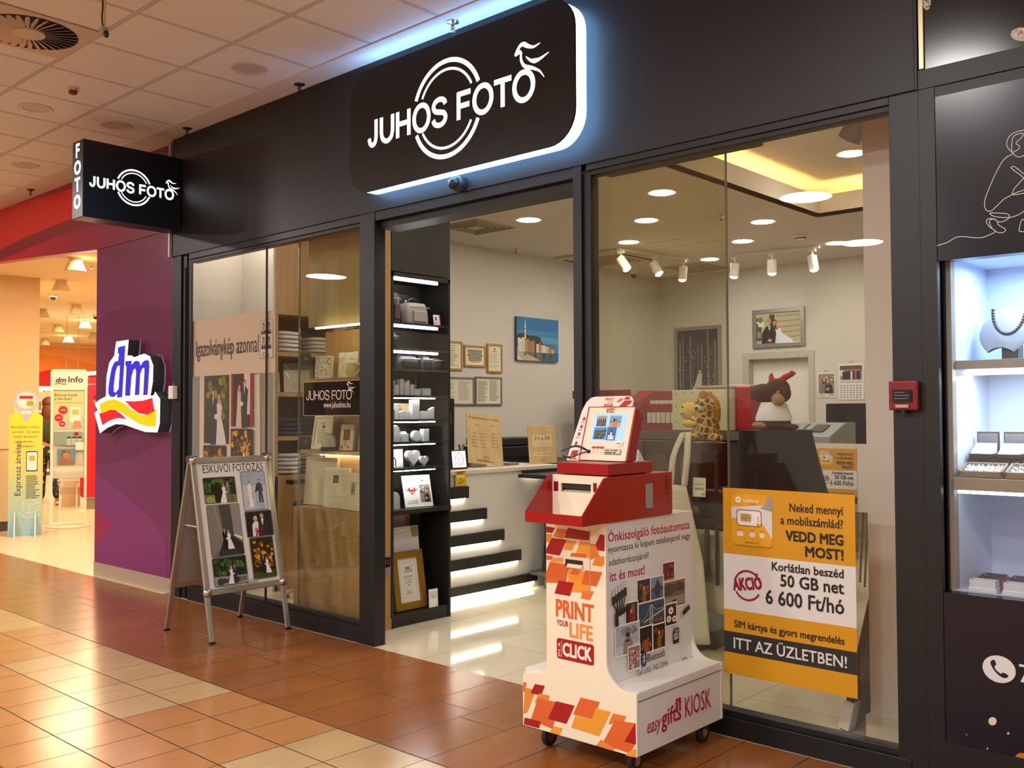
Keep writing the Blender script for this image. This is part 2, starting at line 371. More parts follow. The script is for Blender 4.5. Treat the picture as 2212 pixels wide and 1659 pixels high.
B().box(-5.93, -5.84, 10.735, 10.88, 0, 2.17, DF).box(-5.06, -4.99, 10.735, 10.88, 0, 2.17, DF).box(-5.84, -5.06, 10.735, 10.88, 2.09, 2.17, DF).build('frame', d)
B().tube([(-5.13, 10.86, 1.02), (-5.13, 10.80, 1.02), (-5.24, 10.80, 1.02)], .009, CHROME).build('handle', d)
# fascia over the shop front, its glazing frames and panes
b = B().box(-7.18, -1.345, 3.82, 3.90, 2.70, 3.6475, FASCIA)
for k in range(3):  # small scratches left in the coating
    pass
struct('wall_front', b=b, bev=.003)
struct('trim_3', b=B().box(-7.205, -7.183, 3.80, 3.84, 2.70, 3.63, mt('b9b2a8', .4, .4)))
YF = 3.83
w1 = struct('window_1', (-5.9, YF, 0))
b = B().box(-7.186, -7.05, YF, 3.87, 0, 2.72, FRAMED).box(-7.05, -6.985, YF+.015, 3.87, 0, 2.72, FRAMED).box(-6.985, -6.93, YF+.025, 3.868, 0, 2.72, FRAMED)
b.box(-4.80, -4.655, YF-.005, 3.915, 0, 2.72, FRAME)
b.box(-6.93, -4.80, YF, 3.91, 2.655, 2.72, FRAME).box(-6.93, -4.80, YF+.012, 3.91, 2.63, 2.66, FRAMED)
b.box(-6.93, -4.80, YF, 3.91, 0, .105, FRAMED).box(-6.93, -4.80, YF+.014, 3.91, .105, .128, FRAME)
b.build('frame', w1, bev=.002)
B().box(-6.93, -5.897, 3.855, 3.865, .128, 2.64, GLASS).build('pane', w1)
B().box(-5.889, -4.80, 3.855, 3.865, .128, 2.64, GLASS).build('pane', w1)
B().box(-5.897, -5.889, 3.853, 3.867, .128, 2.64, mt('1c1b18', .5)).build('joint', w1)
w2 = struct('window_2', (-2.2, YF, 0))
b = B().box(-3.067, -3.012, YF-.005, 3.915, 0, 2.72, FRAME).box(-3.012, -2.966, YF+.012, 3.91, 0, 2.66, FRAMED).box(-1.452, -1.335, YF, 3.95, 0, 2.72, FRAME)
b.box(-2.985, -1.452, YF, 3.91, 2.668, 2.72, FRAME).box(-2.966, -1.452, YF+.012, 3.91, 2.645, 2.67, FRAMED)
b.box(-3.012, -1.40, YF-.004, 3.91, 0, .085, FRAMED).box(-2.966, -1.452, YF+.014, 3.91, .085, .112, FRAME)
b.build('frame', w2, bev=.002)
B().box(-2.966, -1.452, 3.855, 3.865, .112, 2.65, GLASS).build('pane', w2)
hd = struct('trim_4', b=B().box(-4.655, -3.067, YF, 3.91, 2.645, 2.72, FRAME).box(-4.655, -3.067, 3.87, 4.02, 2.60, 2.70, FRAMED).box(-5.62, -4.80, 3.92, 4.02, 2.66, 2.72, FRAMED).box(-2.966, -2.1, 3.92, 4.02, 2.665, 2.72, FRAMED))
for k, (x0, x1) in enumerate(((-5.60, -4.752), (-3.10, -2.245))):
    d = struct('door_%d' % (k+1), ((x0+x1)/2, 3.93, 0))
    B().box(x0, x1, 3.927, 3.937, .03, 2.67, LEAFGLASS).build('glass_leaf', d)
    e = x0 if k == 1 else x1; s = 1 if k == 0 else -1
    for xx in (x0, x1): B().box(xx-.003, xx+.003, 3.926, 3.938, .03, 2.67, mt('5d6a52', .15)).build('glass_edge', d)
    xe = x1 if k == 0 else x0+.05
    B().box(xe-.07, xe+.005, 3.915, 3.95, .002, .05, BLK).build('floor_guide', d)
# neighbour on the right: jeweller's front
struct('trim_5', b=B().box(-1.335, -1.275, YF, 3.95, 0, 2.70, FRAME).box(-1.345, .6, YF+.004, 3.95, 2.66, 2.70, FRAME).box(-1.335, .6, YF-.004, 3.95, 2.70, 2.775, FRAME).box(-1.345, -1.335, 3.82, 3.95, 2.70, 3.65, FRAMED).box(-1.275, .6, YF, 3.95, 0, .185, FRAMED))
struct('wall_neighbour', b=B().box(-1.31, .6, 3.835, 3.95, 2.775, 3.65, mt('16130f', .16)).box(-1.332, -1.312, 3.83, 3.95, 2.78, 3.65, mt('cdbf9c', .35, .6)), bev=.002)
NAVY = mt('0b0f1e', .22)
struct('wall_neighbour_panel', b=B().box(-1.275, .6, 3.835, 3.90, 2.02, 2.66, NAVY).box(-1.275, .6, 3.835, 3.95, .185, .75, NAVY))
# drugstore: purple pier, red header, cream jamb, bright inside
m, nt, bs, (X, Y, Z), pos = nmat('header_print', .3)
cr = nt.nodes.new('ShaderNodeValToRGB'); nt.links.new(((X+11.4)/4.2).k, cr.inputs[0])
e = cr.color_ramp.elements; e[0].color = (*lin('c4102c'), 1); e[1].color = (*lin('6b2a55'), 1); e[1].position = .95; q = cr.color_ramp.elements.new(.5); q.color = (*lin('96123f'), 1)
nt.links.new(cr.outputs[0], bs.inputs['Base Color']); HEADER = m
b = B().prism([(-17, 3.3), (-12.6, 3.18), (-11, 3.085), (-10.05, 3.03), (-8.64, 2.94), (-7.21, 2.94), (-7.21, 3.6475), (-17, 3.6475)], 'y', 3.87, 3.97, HEADER)
struct('wall_drugstore_header', b=b)
PUR = mt('6f2f58', .28); PURD = mt('5f2449', .28); PURR = mt('8c1f4a', .28)
g = pxg(0, 'y', 3.879, (0, -1, 0), .28)
g.box(-8.66, -7.21, 3.88, 4.35, .115, 2.96, PUR); g.box(-8.665, -7.205, 3.876, 4.36, 0, .115, mt('a8927c', .4))
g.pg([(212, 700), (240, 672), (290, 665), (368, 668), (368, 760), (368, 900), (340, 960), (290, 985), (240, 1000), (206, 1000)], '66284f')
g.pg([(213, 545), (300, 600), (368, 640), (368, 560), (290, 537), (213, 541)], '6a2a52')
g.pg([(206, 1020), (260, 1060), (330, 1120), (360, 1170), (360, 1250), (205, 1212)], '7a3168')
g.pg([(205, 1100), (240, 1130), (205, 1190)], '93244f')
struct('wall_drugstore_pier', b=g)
g = pxg(0, 'y', 3.869, (0, -1, 0), .3)
g.pg([(0, 450), (100, 425), (160, 405), (160, 470), (60, 510), (0, 540)], 'd11226'); g.pg([(0, 540), (60, 510), (160, 470), (230, 478), (120, 510), (0, 562)], '7d0f36')
tag(g.build('printed_swoosh'), 'red and crimson curved print on the header above the drugstore entrance', 'wall print')
DMC = mt('e6c79a', .8)
struct('ceiling_drugstore', b=B().box(-27, -7.3, 3.97, 15, 3.2, 3.3, mt('f0d8ae', .85)))
struct('wall_drugstore_jamb', b=B().box(-14.5, -12.8, 3.9, 5.0, 0, 3.3, mt('d9b98c', .7)))
struct('wall_drugstore_back', b=B().box(-24.3, -24.2, 4, 15, 0, 3.3, mt('f2c48e', .8)).box(-27, -7.3, 14.9, 15, 0, 3.3, DMC).box(-7.35, -7.21, 4.3, 15, 0, 3.3, DMC))
for x, y in ((-10.4, 5.2), (-14, 6.2), (-18, 8.2), (-21.5, 9.3)): area('drugstore_lamp', (x, y, 3.17), 1.4, 150, (1, .75, .46))
# ================================================================ ceiling lamps and fittings
LAMP = mt('fff6ea', .5, 0, 95)
def downlight(loc, label, group, r=.098, lamp=LAMP, rim=WHITE):
    t = thing('downlight', loc, label, 'ceiling light', group); x, y, z = loc
    B().lathe(loc, [(r, -.001), (r+.022, -.004), (r+.026, .001), (r, .002)], rim, 32).build('rim', t, smooth=True)
    B().cyl((x, y, z-.004), r, .004, lamp, n=32).build('diffuser', t)
    return t
dl = None
for x, y, lb in ((-5.036, 6.041, 'larger and nearer of the two lit round downlights seen through the doorway'), (-5.818, 6.605, 'farther of the two lit downlights seen through the doorway, above the canvas'),
    (-4.307, 6.524, 'lit round downlight nearest to the top of the tinted glass door'), (-5.041, 7.372, 'lit round downlight in the tinted glass, middle of its three in height'), (-5.824, 8.19, 'lit round downlight just above the left track of spotlights'),
    (-4.285, 8.179, 'lit round downlight nearest to the corner of the ceiling cove'), (-4.931, 8.967, 'lit round downlight right of the glass edge, above the right track of spotlights'), (-5.796, 9.763, 'lit round downlight over the square vent, left of the right track'),
    (-4.268, 9.75, 'lit round downlight beside the white column, right of the right track')):
    if dl is None: dl = downlight((x, y, Z1), lb, 'round downlights in the photo shop ceiling')
    else: dup(dl, (x, y, Z1), lb)
dup(dl, (-3.165, 7.55, 3.53), 'lit round downlight inside the raised ceiling cove')
dup(dl, (-6.72, 4.17, Z1), 'lit round downlight above the left window, washing the white wall')
dup(dl, (-5.5, 4.75, Z1), 'unseen round downlight added above the oak display unit')  # this and the next three are unseen, added to brighten the shop front
dup(dl, (-3.95, 4.6, Z1), 'unseen round downlight added just inside the shop doorway')
dup(dl, (-2.45, 5.4, 3.53), 'unseen round downlight added in the ceiling cove behind the right window')
dup(dl, (-2.9, 4.35, Z1), 'unseen round downlight added above the tinted door leaf')
t = thing('gimbal_spotlight', (-2.74, 6.62, 3.53), 'large tilted grey spotlight hanging from its ring in the ceiling cove', 'spotlight')
B().lathe((-2.74, 6.62, 3.53), [(.10, -.002), (.135, -.006), (.135, .0), (.10, .001)], mt('9a948a', .4), 28).build('ring', t, smooth=True)
Mx = Matrix.Translation((-2.72, 6.60, 3.47)) @ Matrix.Rotation(math.radians(38), 4, Vector((.3, 1, 0)))
B().lathe((0, 0, 0), [(.05, .05), (.075, .0), (.085, -.12), (.08, -.12), (.06, -.06)], mt('7d7770', .4), 24).xf(Mx).build('head', t, smooth=True)
B().cyl((0, 0, -.10), .074, .02, mt('fff0d6', .5, 0, 30), n=24).xf(Mx).build('lens', t)
# track spotlights
TW = mt('d8d2c4', .4)
def track(x0, y0, x1, y1, label, heads, lbs):
    t = thing('light_track', ((x0+x1)/2, (y0+y1)/2, Z1-.03), label, 'light track', 'white light tracks')
    d = Vector((x1-x0, y1-y0, 0)).normalized(); n = Vector((-d.y, d.x, 0))*.018
    a, c = Vector((x0, y0, 0)), Vector((x1, y1, 0))
    B().prism([tuple(p)[:2] for p in (a-n, c-n, c+n, a+n)], 'z', Z1-.032, Z1, TW).build('rail', t)
    for (f, tilt, az), lb in zip(heads, lbs):
        p = a.lerp(c, f); s = thing('track_spotlight', (p.x, p.y, Z1-.24), lb, 'spotlight', 'white track spotlights')
        B().box(p.x-.04, p.x+.04, p.y-.022, p.y+.022, Z1-.062, Z1-.033, TW).build('adapter', s, bev=.004)
        B().cyl((p.x, p.y, Z1-.13), .011, .07, TW).build('stem', s)
        M4 = Matrix.Translation((p.x, p.y, Z1-.13)) @ Matrix.Rotation(az, 4, 'Z') @ Matrix.Rotation(tilt, 4, 'Y')
        B().lathe((0, 0, 0), [(.02, .035), (.05, .02), (.05, -.13), (.046, -.13)], TW, 24).xf(M4).build('head', s, smooth=True)
        B().lathe((0, 0, -.118), [(.044, 0), (.04, -.02), (.02, -.032), (.004, -.034)], mt('fff3de', .5, 0, 60), 20).xf(M4).build('bulb', s, smooth=True)
track(-6.1, 8.38, -5.93, 9.5, 'white light track with three spotlights, at the air conditioner cassette', ((.04, .65, PI), (.5, .55, PI), (.93, .1, 0)),
      ('track spotlight tilted left, first on the track by the air conditioner', 'track spotlight tilted left, second on the track by the air conditioner', 'track spotlight pointing down, last on the track by the air conditioner'))
track(-5.45, 9.62, -4.45, 9.75, 'white light track with three spotlights, right of the glass edge', ((.06, .15, 0), (.48, .0, 0), (.92, -.15, .3)),
      ('track spotlight nearest to the glass edge on the right track', 'middle track spotlight of the right track', 'track spotlight at the right end of the right track'))
# vents, cassette, sprinklers, detectors, camera of the shop ceiling
def diffuser_vent(x, y, z, w, label):
    t = thing('air_vent', (x, y, z), label, 'vent', 'square ceiling vents'); f = mt('bfb5a4', .5)
    for k in range(5):
        h = w/2-k*.05; b = B()
        for sx in (0, 1):
            for s in (-1, 1):
                if sx: b.prism([(y-h, z-.002), (y+h, z-.002), (y+h-.03, z-.02 if k else z-.008), (y-h+.03, z-.02 if k else z-.008)], 'x', x+s*h-s*.002, x+s*h-s*.03, f) if k == 0 else b.box(x+s*h-s*.012-.004, x+s*h-s*.012+.004, y-h, y+h, z-.014, z-.002, f)
                else: b.box(x-h, x+h, y+s*h-s*.012-.004, y+s*h-s*.012+.004, z-.014, z-.002, f)
        b.build('louvre', t)
    B().box(x-w/2+.01, x+w/2-.01, y-w/2+.01, y+w/2-.01, z-.001, z+.001, mt('2a2722', .8)).build('duct_opening', t)
    B().box(x-.055, x+.055, y-.055, y+.055, z-.016, z-.004, f).build('centre_plate', t)
    return t
diffuser_vent(-6.40, 6.5, Z1, .55, 'square louvred ceiling vent seen through the shop doorway')
diffuser_vent(-6.25, 10.2, Z1, .6, 'square louvred ceiling vent beside the tracks, near the back wall')
t = thing('ceiling_cassette', (-6.45, 8.85, Z1-.03), 'cream square air conditioner cassette in the ceiling, behind the middle post', 'air conditioner')
CC = mt('cdbf98', .5)
B().box(-7.02, -6.13, 8.4, 9.3, Z1-.03, Z1, CC).build('panel', t, bev=.01)
b = B()
for k in range(16): b.box(-6.84, -6.30, 8.60+k*.034, 8.612+k*.034, Z1-.036, Z1-.03, mt('b3a47c', .5))
b.build('grille', t)
for q in ((-6.97, -6.92, 8.5, 9.2), (-6.23, -6.18, 8.5, 9.2)): B().box(*q, Z1-.033, Z1-.0305, mt('2e2a20', .6)).build('air_outlet', t)
def sprinkler(x, y, z, label, group, m=CHROME):
    t = thing('sprinkler', (x, y, z-.06), label, 'sprinkler', group)
    B().lathe((x, y, z), [(.036, 0), (.034, -.006), (.012, -.014), (.010, -.022)], m, 20).build('rose', t, smooth=True)
    b = B()
    for s in (-1, 1): b.tube([(x+s*.009, y, z-.02), (x+s*.015, y, z-.035), (x+s*.004, y, z-.052)], .0035, m, 6)
    b.cyl((x, y, z-.052), .003, .03, mt('b03020', .3), n=8); b.build('frame_arms', t, smooth=True)
    B().cyl((x, y, z-.057), .017, .003, m, n=16).build('deflector', t)
    return t
s0 = sprinkler(-6.94, 7.67, Z1, 'metal sprinkler near the wall corner seen through the doorway', 'shop sprinklers')
dup(s0, (-4.42, 7.66, Z1-.06), 'metal sprinkler just right of the glass edge under the cove'); dup(s0, (-6.9, 10.3, Z1-.06), 'metal sprinkler beside the dome camera')
t = thing('smoke_detector', (-4.33, 9.05, Z1-.06), 'round white smoke detector above the right track of spotlights', 'detector')
B().lathe((-4.33, 9.05, Z1), [(.06, 0), (.06, -.03), (.045, -.05), (.02, -.055)], WHITE, 24).build('body', t, smooth=True)
B().lathe((-4.33, 9.05, Z1-.032), [(.0605, 0), (.055, -.01)], mt('3a352c', .6), 24).build('vent_slots', t)
def dome_cam(x, y, z, label, grp):
    t = thing('dome_camera', (x, y, z-.09), label, 'camera', grp)
    B().lathe((x, y, z), [(.05, 0), (.05, -.035), (.04, -.04)], WHITE, 20).build('base', t, smooth=True)
    B().ell((x, y, z-.04), (.04, .04, .045), mt('1a1a1c', .1)).build('dome', t, smooth=True); return t
dome_cam(-7.0, 9.95, Z1, 'small dome camera on the photo shop ceiling in the far corner', 'dome cameras')
struct('trim_6', b=B().box(-6.35, -5.3, 7.5+.9, 7.51+.9, Z1-.003, Z1, mt('a89e8c', .7)))
t = thing('access_hatch', (-5.4, 8.95, Z1), 'square access hatch drawn in the shop ceiling behind the tinted glass', 'hatch')
B().box(-5.75, -5.1, 8.75, 9.35, Z1-.004, Z1-.0005, SHOPCEIL).build('lid', t, bev=.001)
# corridor ceiling: swirl diffuser, unlit downlights, sprinklers, siren, dangling sensor
ZC = 3.655; MW = mt('a89c90', .6)
t = thing('swirl_diffuser', (-5.72, 2.165, ZC), 'square white plate with round swirl air diffuser in the corridor ceiling', 'vent')
cx, cy = -5.745, 2.165
B().box(cx-.297, cx+.297, cy-.297, cy+.297, ZC-.010, ZC-.002, mt('b8ab9c', .5)).build('plate', t, bev=.002)
B().cyl((cx, cy, ZC-.0115), .262, .001, mt('141210', .8), n=48).build('opening', t)
B().lathe((cx, cy, ZC-.012), [(.088, 0), (.086, -.010), (.03, -.014), (.002, -.0145)], mt('b8ab9c', .5), 32).build('hub', t, smooth=True)
b = B()
for k in range(32):
    a = 2*PI*k/32; M4 = Matrix.Translation((cx, cy, ZC-.016)) @ Matrix.Rotation(a, 4, 'Z') @ Matrix.Rotation(math.radians(24), 4, 'X')
    q = B().prism([(.085, -.004), (.165, -.017), (.245, -.012), (.262, .0), (.245, .012), (.165, .014), (.085, .004)], 'z', -.001, .001, mt('b8ab9c', .5)).xf(M4); b.add(q.v, q.f, mt('b8ab9c', .5))
b.build('vane', t)
OFF = mt('b5aca6', .5); d0 = None
for x, y, lb in ((-5.345, 3.36, 'unlit round downlight in the corridor ceiling, left of the big sign'), (-7.144, 3.335, 'unlit round downlight above the hanging box sign'), (-7.162, 2.753, 'unlit round downlight below the small siren'), (-8.886, 3.335, 'unlit round downlight farthest down the corridor ceiling')):
    if d0 is None:
        d0 = thing('downlight', (x, y, ZC), lb, 'ceiling light', 'unlit downlights of the corridor')
        B().lathe((x, y, ZC), [(.088, .0), (.09, -.006), (.11, -.008), (.117, -.001)], mt('c3b6a8', .4), 36).build('rim', d0, smooth=True)
        B().cyl((x, y, ZC-.002), .0885, .0015, OFF, n=36).build('diffuser', d0)
    else: dup(d0, (x, y, ZC), lb)
DK = mt('4a443e', .3, .8)
s0 = sprinkler(-3.849, 3.73, 3.648, 'chrome sprinkler lit blue above the big sign', 'corridor sprinklers', CHROME)
s1 = sprinkler(-5.34, 3.745, 3.648, 'dark sprinkler left of the big sign at the fascia edge', 'corridor sprinklers', DK)
dup(s1, (-6.8, 3.735, 3.588), 'dark sprinkler above the hanging box sign'); dup(s1, (-9.78, 3.72, 3.588), 'dark sprinkler above the red header')
t = thing('fire_siren', (-6.538, 2.755, ZC-.05), 'small red and white alarm light on the corridor ceiling', 'alarm')
B().lathe((-6.538, 2.755, ZC), [(.035, 0), (.033, -.02)], mt('c9b9a0', .4), 6).build('base', t)
B().lathe((-6.538, 2.755, ZC-.02), [(.03, 0), (.026, -.02), (.01, -.028)], mt('7d1d14', .2), 6).build('lens', t)
t = thing('hanging_sensor', (-4.15, 1.86, 3.36), 'small grey sensor box on a thin yellow rod in front of the swirl diffuser', 'sensor')
p = at(226, 62, 'z', 3.38); x, y, z = p
B().cyl((x, y, z), .0055, .262, mt('c9a24a', .4), n=12).build('rod', t)
B().box(x-.022, x+.012, y-.02, y+.016, z-.035, z+.008, mt('96907e', .5)).build('housing', t, bev=.004)
B().ell((x+.008, y+.004, z-.028), (.014, .014, .02), mt('1d1b18', .3)).build('lens', t, smooth=True)
B().tube(smooth_path([(x-.014, y, z+.0), (x-.03, y, z+.06), (x-.045, y+.01, z+.15), (x-.06, y+.01, ZC-.002)]), .0045, mt('2c2722', .5)).build('cable', t, smooth=True)
# ================================================================ signs of the shop
LIT = mt('f4f9ff', .4, 0, 1.9); EDGE = mt('8cc4ff', .4, 0, 9.0); SIGNBLK = mt('070a12', .3)
def rrect(x0, x1, z0, z1, r, n=8):
    pts = []
    for cx, cz, a0 in ((x1-r, z0+r, -90), (x1-r, z1-r, 0), (x0+r, z1-r, 90), (x0+r, z0+r, 180)):
        for i in range(n+1): a = math.radians(a0+90*i/n); pts.append((cx+r*math.cos(a), cz+r*math.sin(a)))
    return pts
t = thing('shop_sign', (-3.85, 3.76, 2.79), 'large black sign with white round-ring logo, glowing edge, on the dark fascia', 'sign')
B().prism(rrect(-4.745, -2.955, 2.795, 3.545, .17), 'y', 3.715, 3.80, EDGE).build('glowing_edge', t)
B().prism(rrect(-4.748, -2.952, 2.792, 3.548, .172), 'y', 3.705, 3.715, SIGNBLK).build('face', t)
g = G((0, 3.7045, 0), (1, 0, 0), (0, 0, 1), (0, -1, 0)); logo(g, -4.572, 3.065, 1.37, LIT); g.build('lettering', t)
t = thing('projecting_sign', (-7.12, 3.43, 2.89), 'black box sign standing out from the fascia, white logo and FOTO on its end', 'sign')
B().box(-7.212, -7.03, 3.04, 3.815, 2.892, 3.468, mt('0a0a0b', .35)).build('box', t, bev=.004)
g = G((-7.029, 0, 0), (0, 1, 0), (0, 0, 1), (1, 0, 0)); logo(g, 3.085, 3.125, .675, LIT, bold=.02); g.build('lettering', t)
g = G((0, 3.039, 0), (1, 0, 0), (0, 0, 1), (0, -1, 0))
for i, ch in enumerate('FOTO'): g.tx(ch, -7.122, 3.345-.127*i, .098, LIT, 'c', bold=.03)
g.build('end_lettering', t)
B().box(-7.16, -7.08, 3.80, 3.82, 3.05, 3.3, BLK).build('bracket', t)
t = thing('motion_sensor', (-3.84, 3.79, 2.73), 'small round black door sensor below the big sign', 'sensor')
px = at(985, 390, 'y', 3.78); px.z -= .016
B().lathe((px.x, 3.82, px.z), [(.045, 0), (.045, -.03), (.035, -.045)], mt('2b2b2b', .4), 24, 'y').build('base', t, smooth=True)
B().ell((px.x-.012, 3.775, px.z), (.034, .03, .036), mt('1c1c1d', .25)).build('head', t, smooth=True)
B().box(px.x-.028, px.x-.012, 3.743, 3.75, px.z+.002, px.z+.02, mt('b9bdc0', .3)).build('window', t)
# drugstore sign
def PX(l, y): return [(at(a, c, 'y', y).x, at(a, c, 'y', y).z) for a, c in l]
t = thing('drugstore_sign', (-8.05, 3.8, 1.3), 'glowing white sign with blue letters and orange-red ribbon on the purple pier', 'sign')
YL = 3.775
o = PX([(278, 734), (251, 738), (247, 768), (236, 784), (230, 815), (229, 856), (218, 862), (204, 871), (211, 886), (204, 892), (216, 936), (232, 924), (250, 916), (268, 917), (290, 925), (314, 933), (340, 934), (345, 915), (346, 862), (335, 846), (332, 854), (325, 855), (330, 825), (331, 790), (324, 770), (312, 764), (300, 768), (290, 772), (284, 768), (275, 768)], YL)
B().prism(o, 'y', YL, 3.875, mt('3f4448', .4), cap=mt('eaf4ff', .4, 0, 1.6)).build('white_body', t)
g = pxg(0, 'y', YL-.001, (0, -1, 0), .4); BL = mt('2418b0', .4, 0, .9); OR = mt('f5a800', .4, 0, .9); RD = mt('e0101c', .4, 0, .9)
g.pg([(255, 750), (271, 746), (264, 858), (253, 859), (253, 851), (246, 858), (238, 857), (234, 850), (234, 838), (237, 815), (241, 795), (247, 782), (255, 779), (257, 764), (254, 763)], BL)
g.pg([(259, 790), (256, 840), (250, 848), (246, 846), (246, 832), (250, 802), (254, 791)], mt('eaf4ff', .4, 0, 1.6))
g.pg([(271, 780), (285, 779), (284, 788), (291, 780), (297, 779), (302, 782), (303, 790), (310, 780), (317, 777), (322, 780), (323, 792), (319, 853), (309, 854), (312, 800), (311, 794), (307, 797), (303, 808), (301, 853), (291, 854), (294, 803), (292, 796), (288, 800), (284, 815), (281, 855), (270, 855), (273, 792), (270, 788)], BL)
g.pg([tuple(p)[:2] for p in smooth_path([(215, 873, 0), (235, 864, 0), (252, 864, 0), (270, 873, 0), (290, 888, 0), (312, 896, 0), (338, 882, 0)])]+[(337, 921)]+[tuple(p)[:2] for p in smooth_path([(337, 921, 0), (320, 921, 0), (300, 915, 0), (280, 903, 0), (258, 889, 0), (240, 887, 0), (218, 896, 0)])], OR)
g.pg([(270, 866), (290, 867), (310, 865), (329, 859), (334, 888), (318, 896), (300, 893), (285, 882)], RD)
g.pg([(214, 893), (222, 892), (238, 885), (250, 886), (262, 894), (274, 906), (255, 903), (238, 908), (221, 919)], RD)
g.build('lettering', t)
t = thing('small_detector_box', (-7.1, 3.82, 1.5), 'small white plastic box on the dark post beside the purple pier', 'detector')
a = at(374, 847, 'y', 3.81)
B().box(a.x-.035, a.x+.035, 3.785, 3.83, a.z-.055, a.z+.05, WHITE).build('case', t, bev=.006); B().tube([(a.x, 3.815, a.z+.05), (a.x, 3.815, a.z+.075)], .004, GREY).build('cable', t)
t = thing('wall_cable', (-6.985, 3.84, 0), 'thin dark cable running down the left window post', 'cable')
B().tube([(-7.0, 3.838, .13), (-7.0, 3.838, 2.6)], .006, mt('2c2d2e', .4)).build('wire', t, smooth=True)
# call point on the right post
t = thing('fire_call_point', (-1.40, 3.8, 1.45), 'dark red fire alarm button with a cover on the right post', 'alarm')
B().box(-1.455, -1.345, 3.79, 3.826, 1.445, 1.56, mt('7a0f18', .35)).build('case', t, bev=.006)
B().box(-1.438, -1.362, 3.783, 3.792, 1.475, 1.525, mt('1e1c1c', .15)).build('cover', t, bev=.003)
g = G((0, 3.782, 0), (1, 0, 0), (0, 0, 1), (0, -1, 0)); g.lines(-1.43, 1.485, .06, .035, 3, '6d6a6a', .3); g.rc(-1.425, 1.455, .05, .012, 'b5a08a'); g.build('printing', t)
B().cyl((-1.40, 3.80, 1.43), .01, .016, BLK, n=12).build('key_hole', t)
# ================================================================ generic prints and flat goods
SKIN = 'c9987a'
def fit(g, x, y, w, h): return (lambda a, c: (x+a*w, y+c*h))
def couple(g, x, y, w, h, cx=.5, s=.6, base=.04, suit='1d2430', dress='ece6e2', kind=0, hair=('2a1c14', '4a2c1a')):
    """a couple standing close: dark suit on the left, pale dress on the right"""
    f = lambda a, c: (x+w*cx+a*s*h, y+h*base+c*s*h)
    P = lambda pts, c: g.pg([f(*p) for p in pts], c)
    m = -1 if kind % 2 else 1
    q = lambda pts: [(m*a, c) for a, c in pts]
    P(q([(-.20, 0), (-.21, .5), (-.25, .78), (-.16, .86), (-.06, .86), (.02, .76), (.0, .45), (.0, 0)]), suit)
    P(q([(-.125, .86), (-.10, .70), (-.08, .86)]), 'e8e8e8')
    if kind < 2: P(q([(.0, 0), (.04, .5), (.02, .72), (.08, .78), (.16, .78), (.2, .66), (.17, .5), (.30, .16), (.34, 0)]), dress)
    else: P(q([(.0, 0), (.03, .5), (.03, .74), (.16, .76), (.17, .5), (.22, 0)]), dress)
    P(q([(.03, .74), (.07, .80), (.15, .80), (.18, .72)]), SKIN)
    for a, c, hr in ((-.10, .94, hair[0]), (.09, .86, hair[1])):
        g.el(*f(m*a, c), .058*s*h, .068*s*h, hr, 12); g.el(*f(m*a, c-.018), .045*s*h, .054*s*h, SKIN, 12)
    g.el(*f(m*.0, .5), .06*s*h, .05*s*h, 'dfe3d0', 10)
def blobs(g, x, y, w, h, cols, n, r, seed, y0=0, y1=1):
    R = random.Random(seed)
    for i in range(n):
        rx = r*w*R.uniform(.5, 1); ry = min(rx*R.uniform(.6, 1.1), (y1-y0)*h/2.05); a = R.uniform(rx, w-rx); c = R.uniform(y0*h+ry, y1*h-ry)
        g.el(x+a, y+c, rx, ry, R.choice(cols), 9); g.l -= .7
    g.l += 1
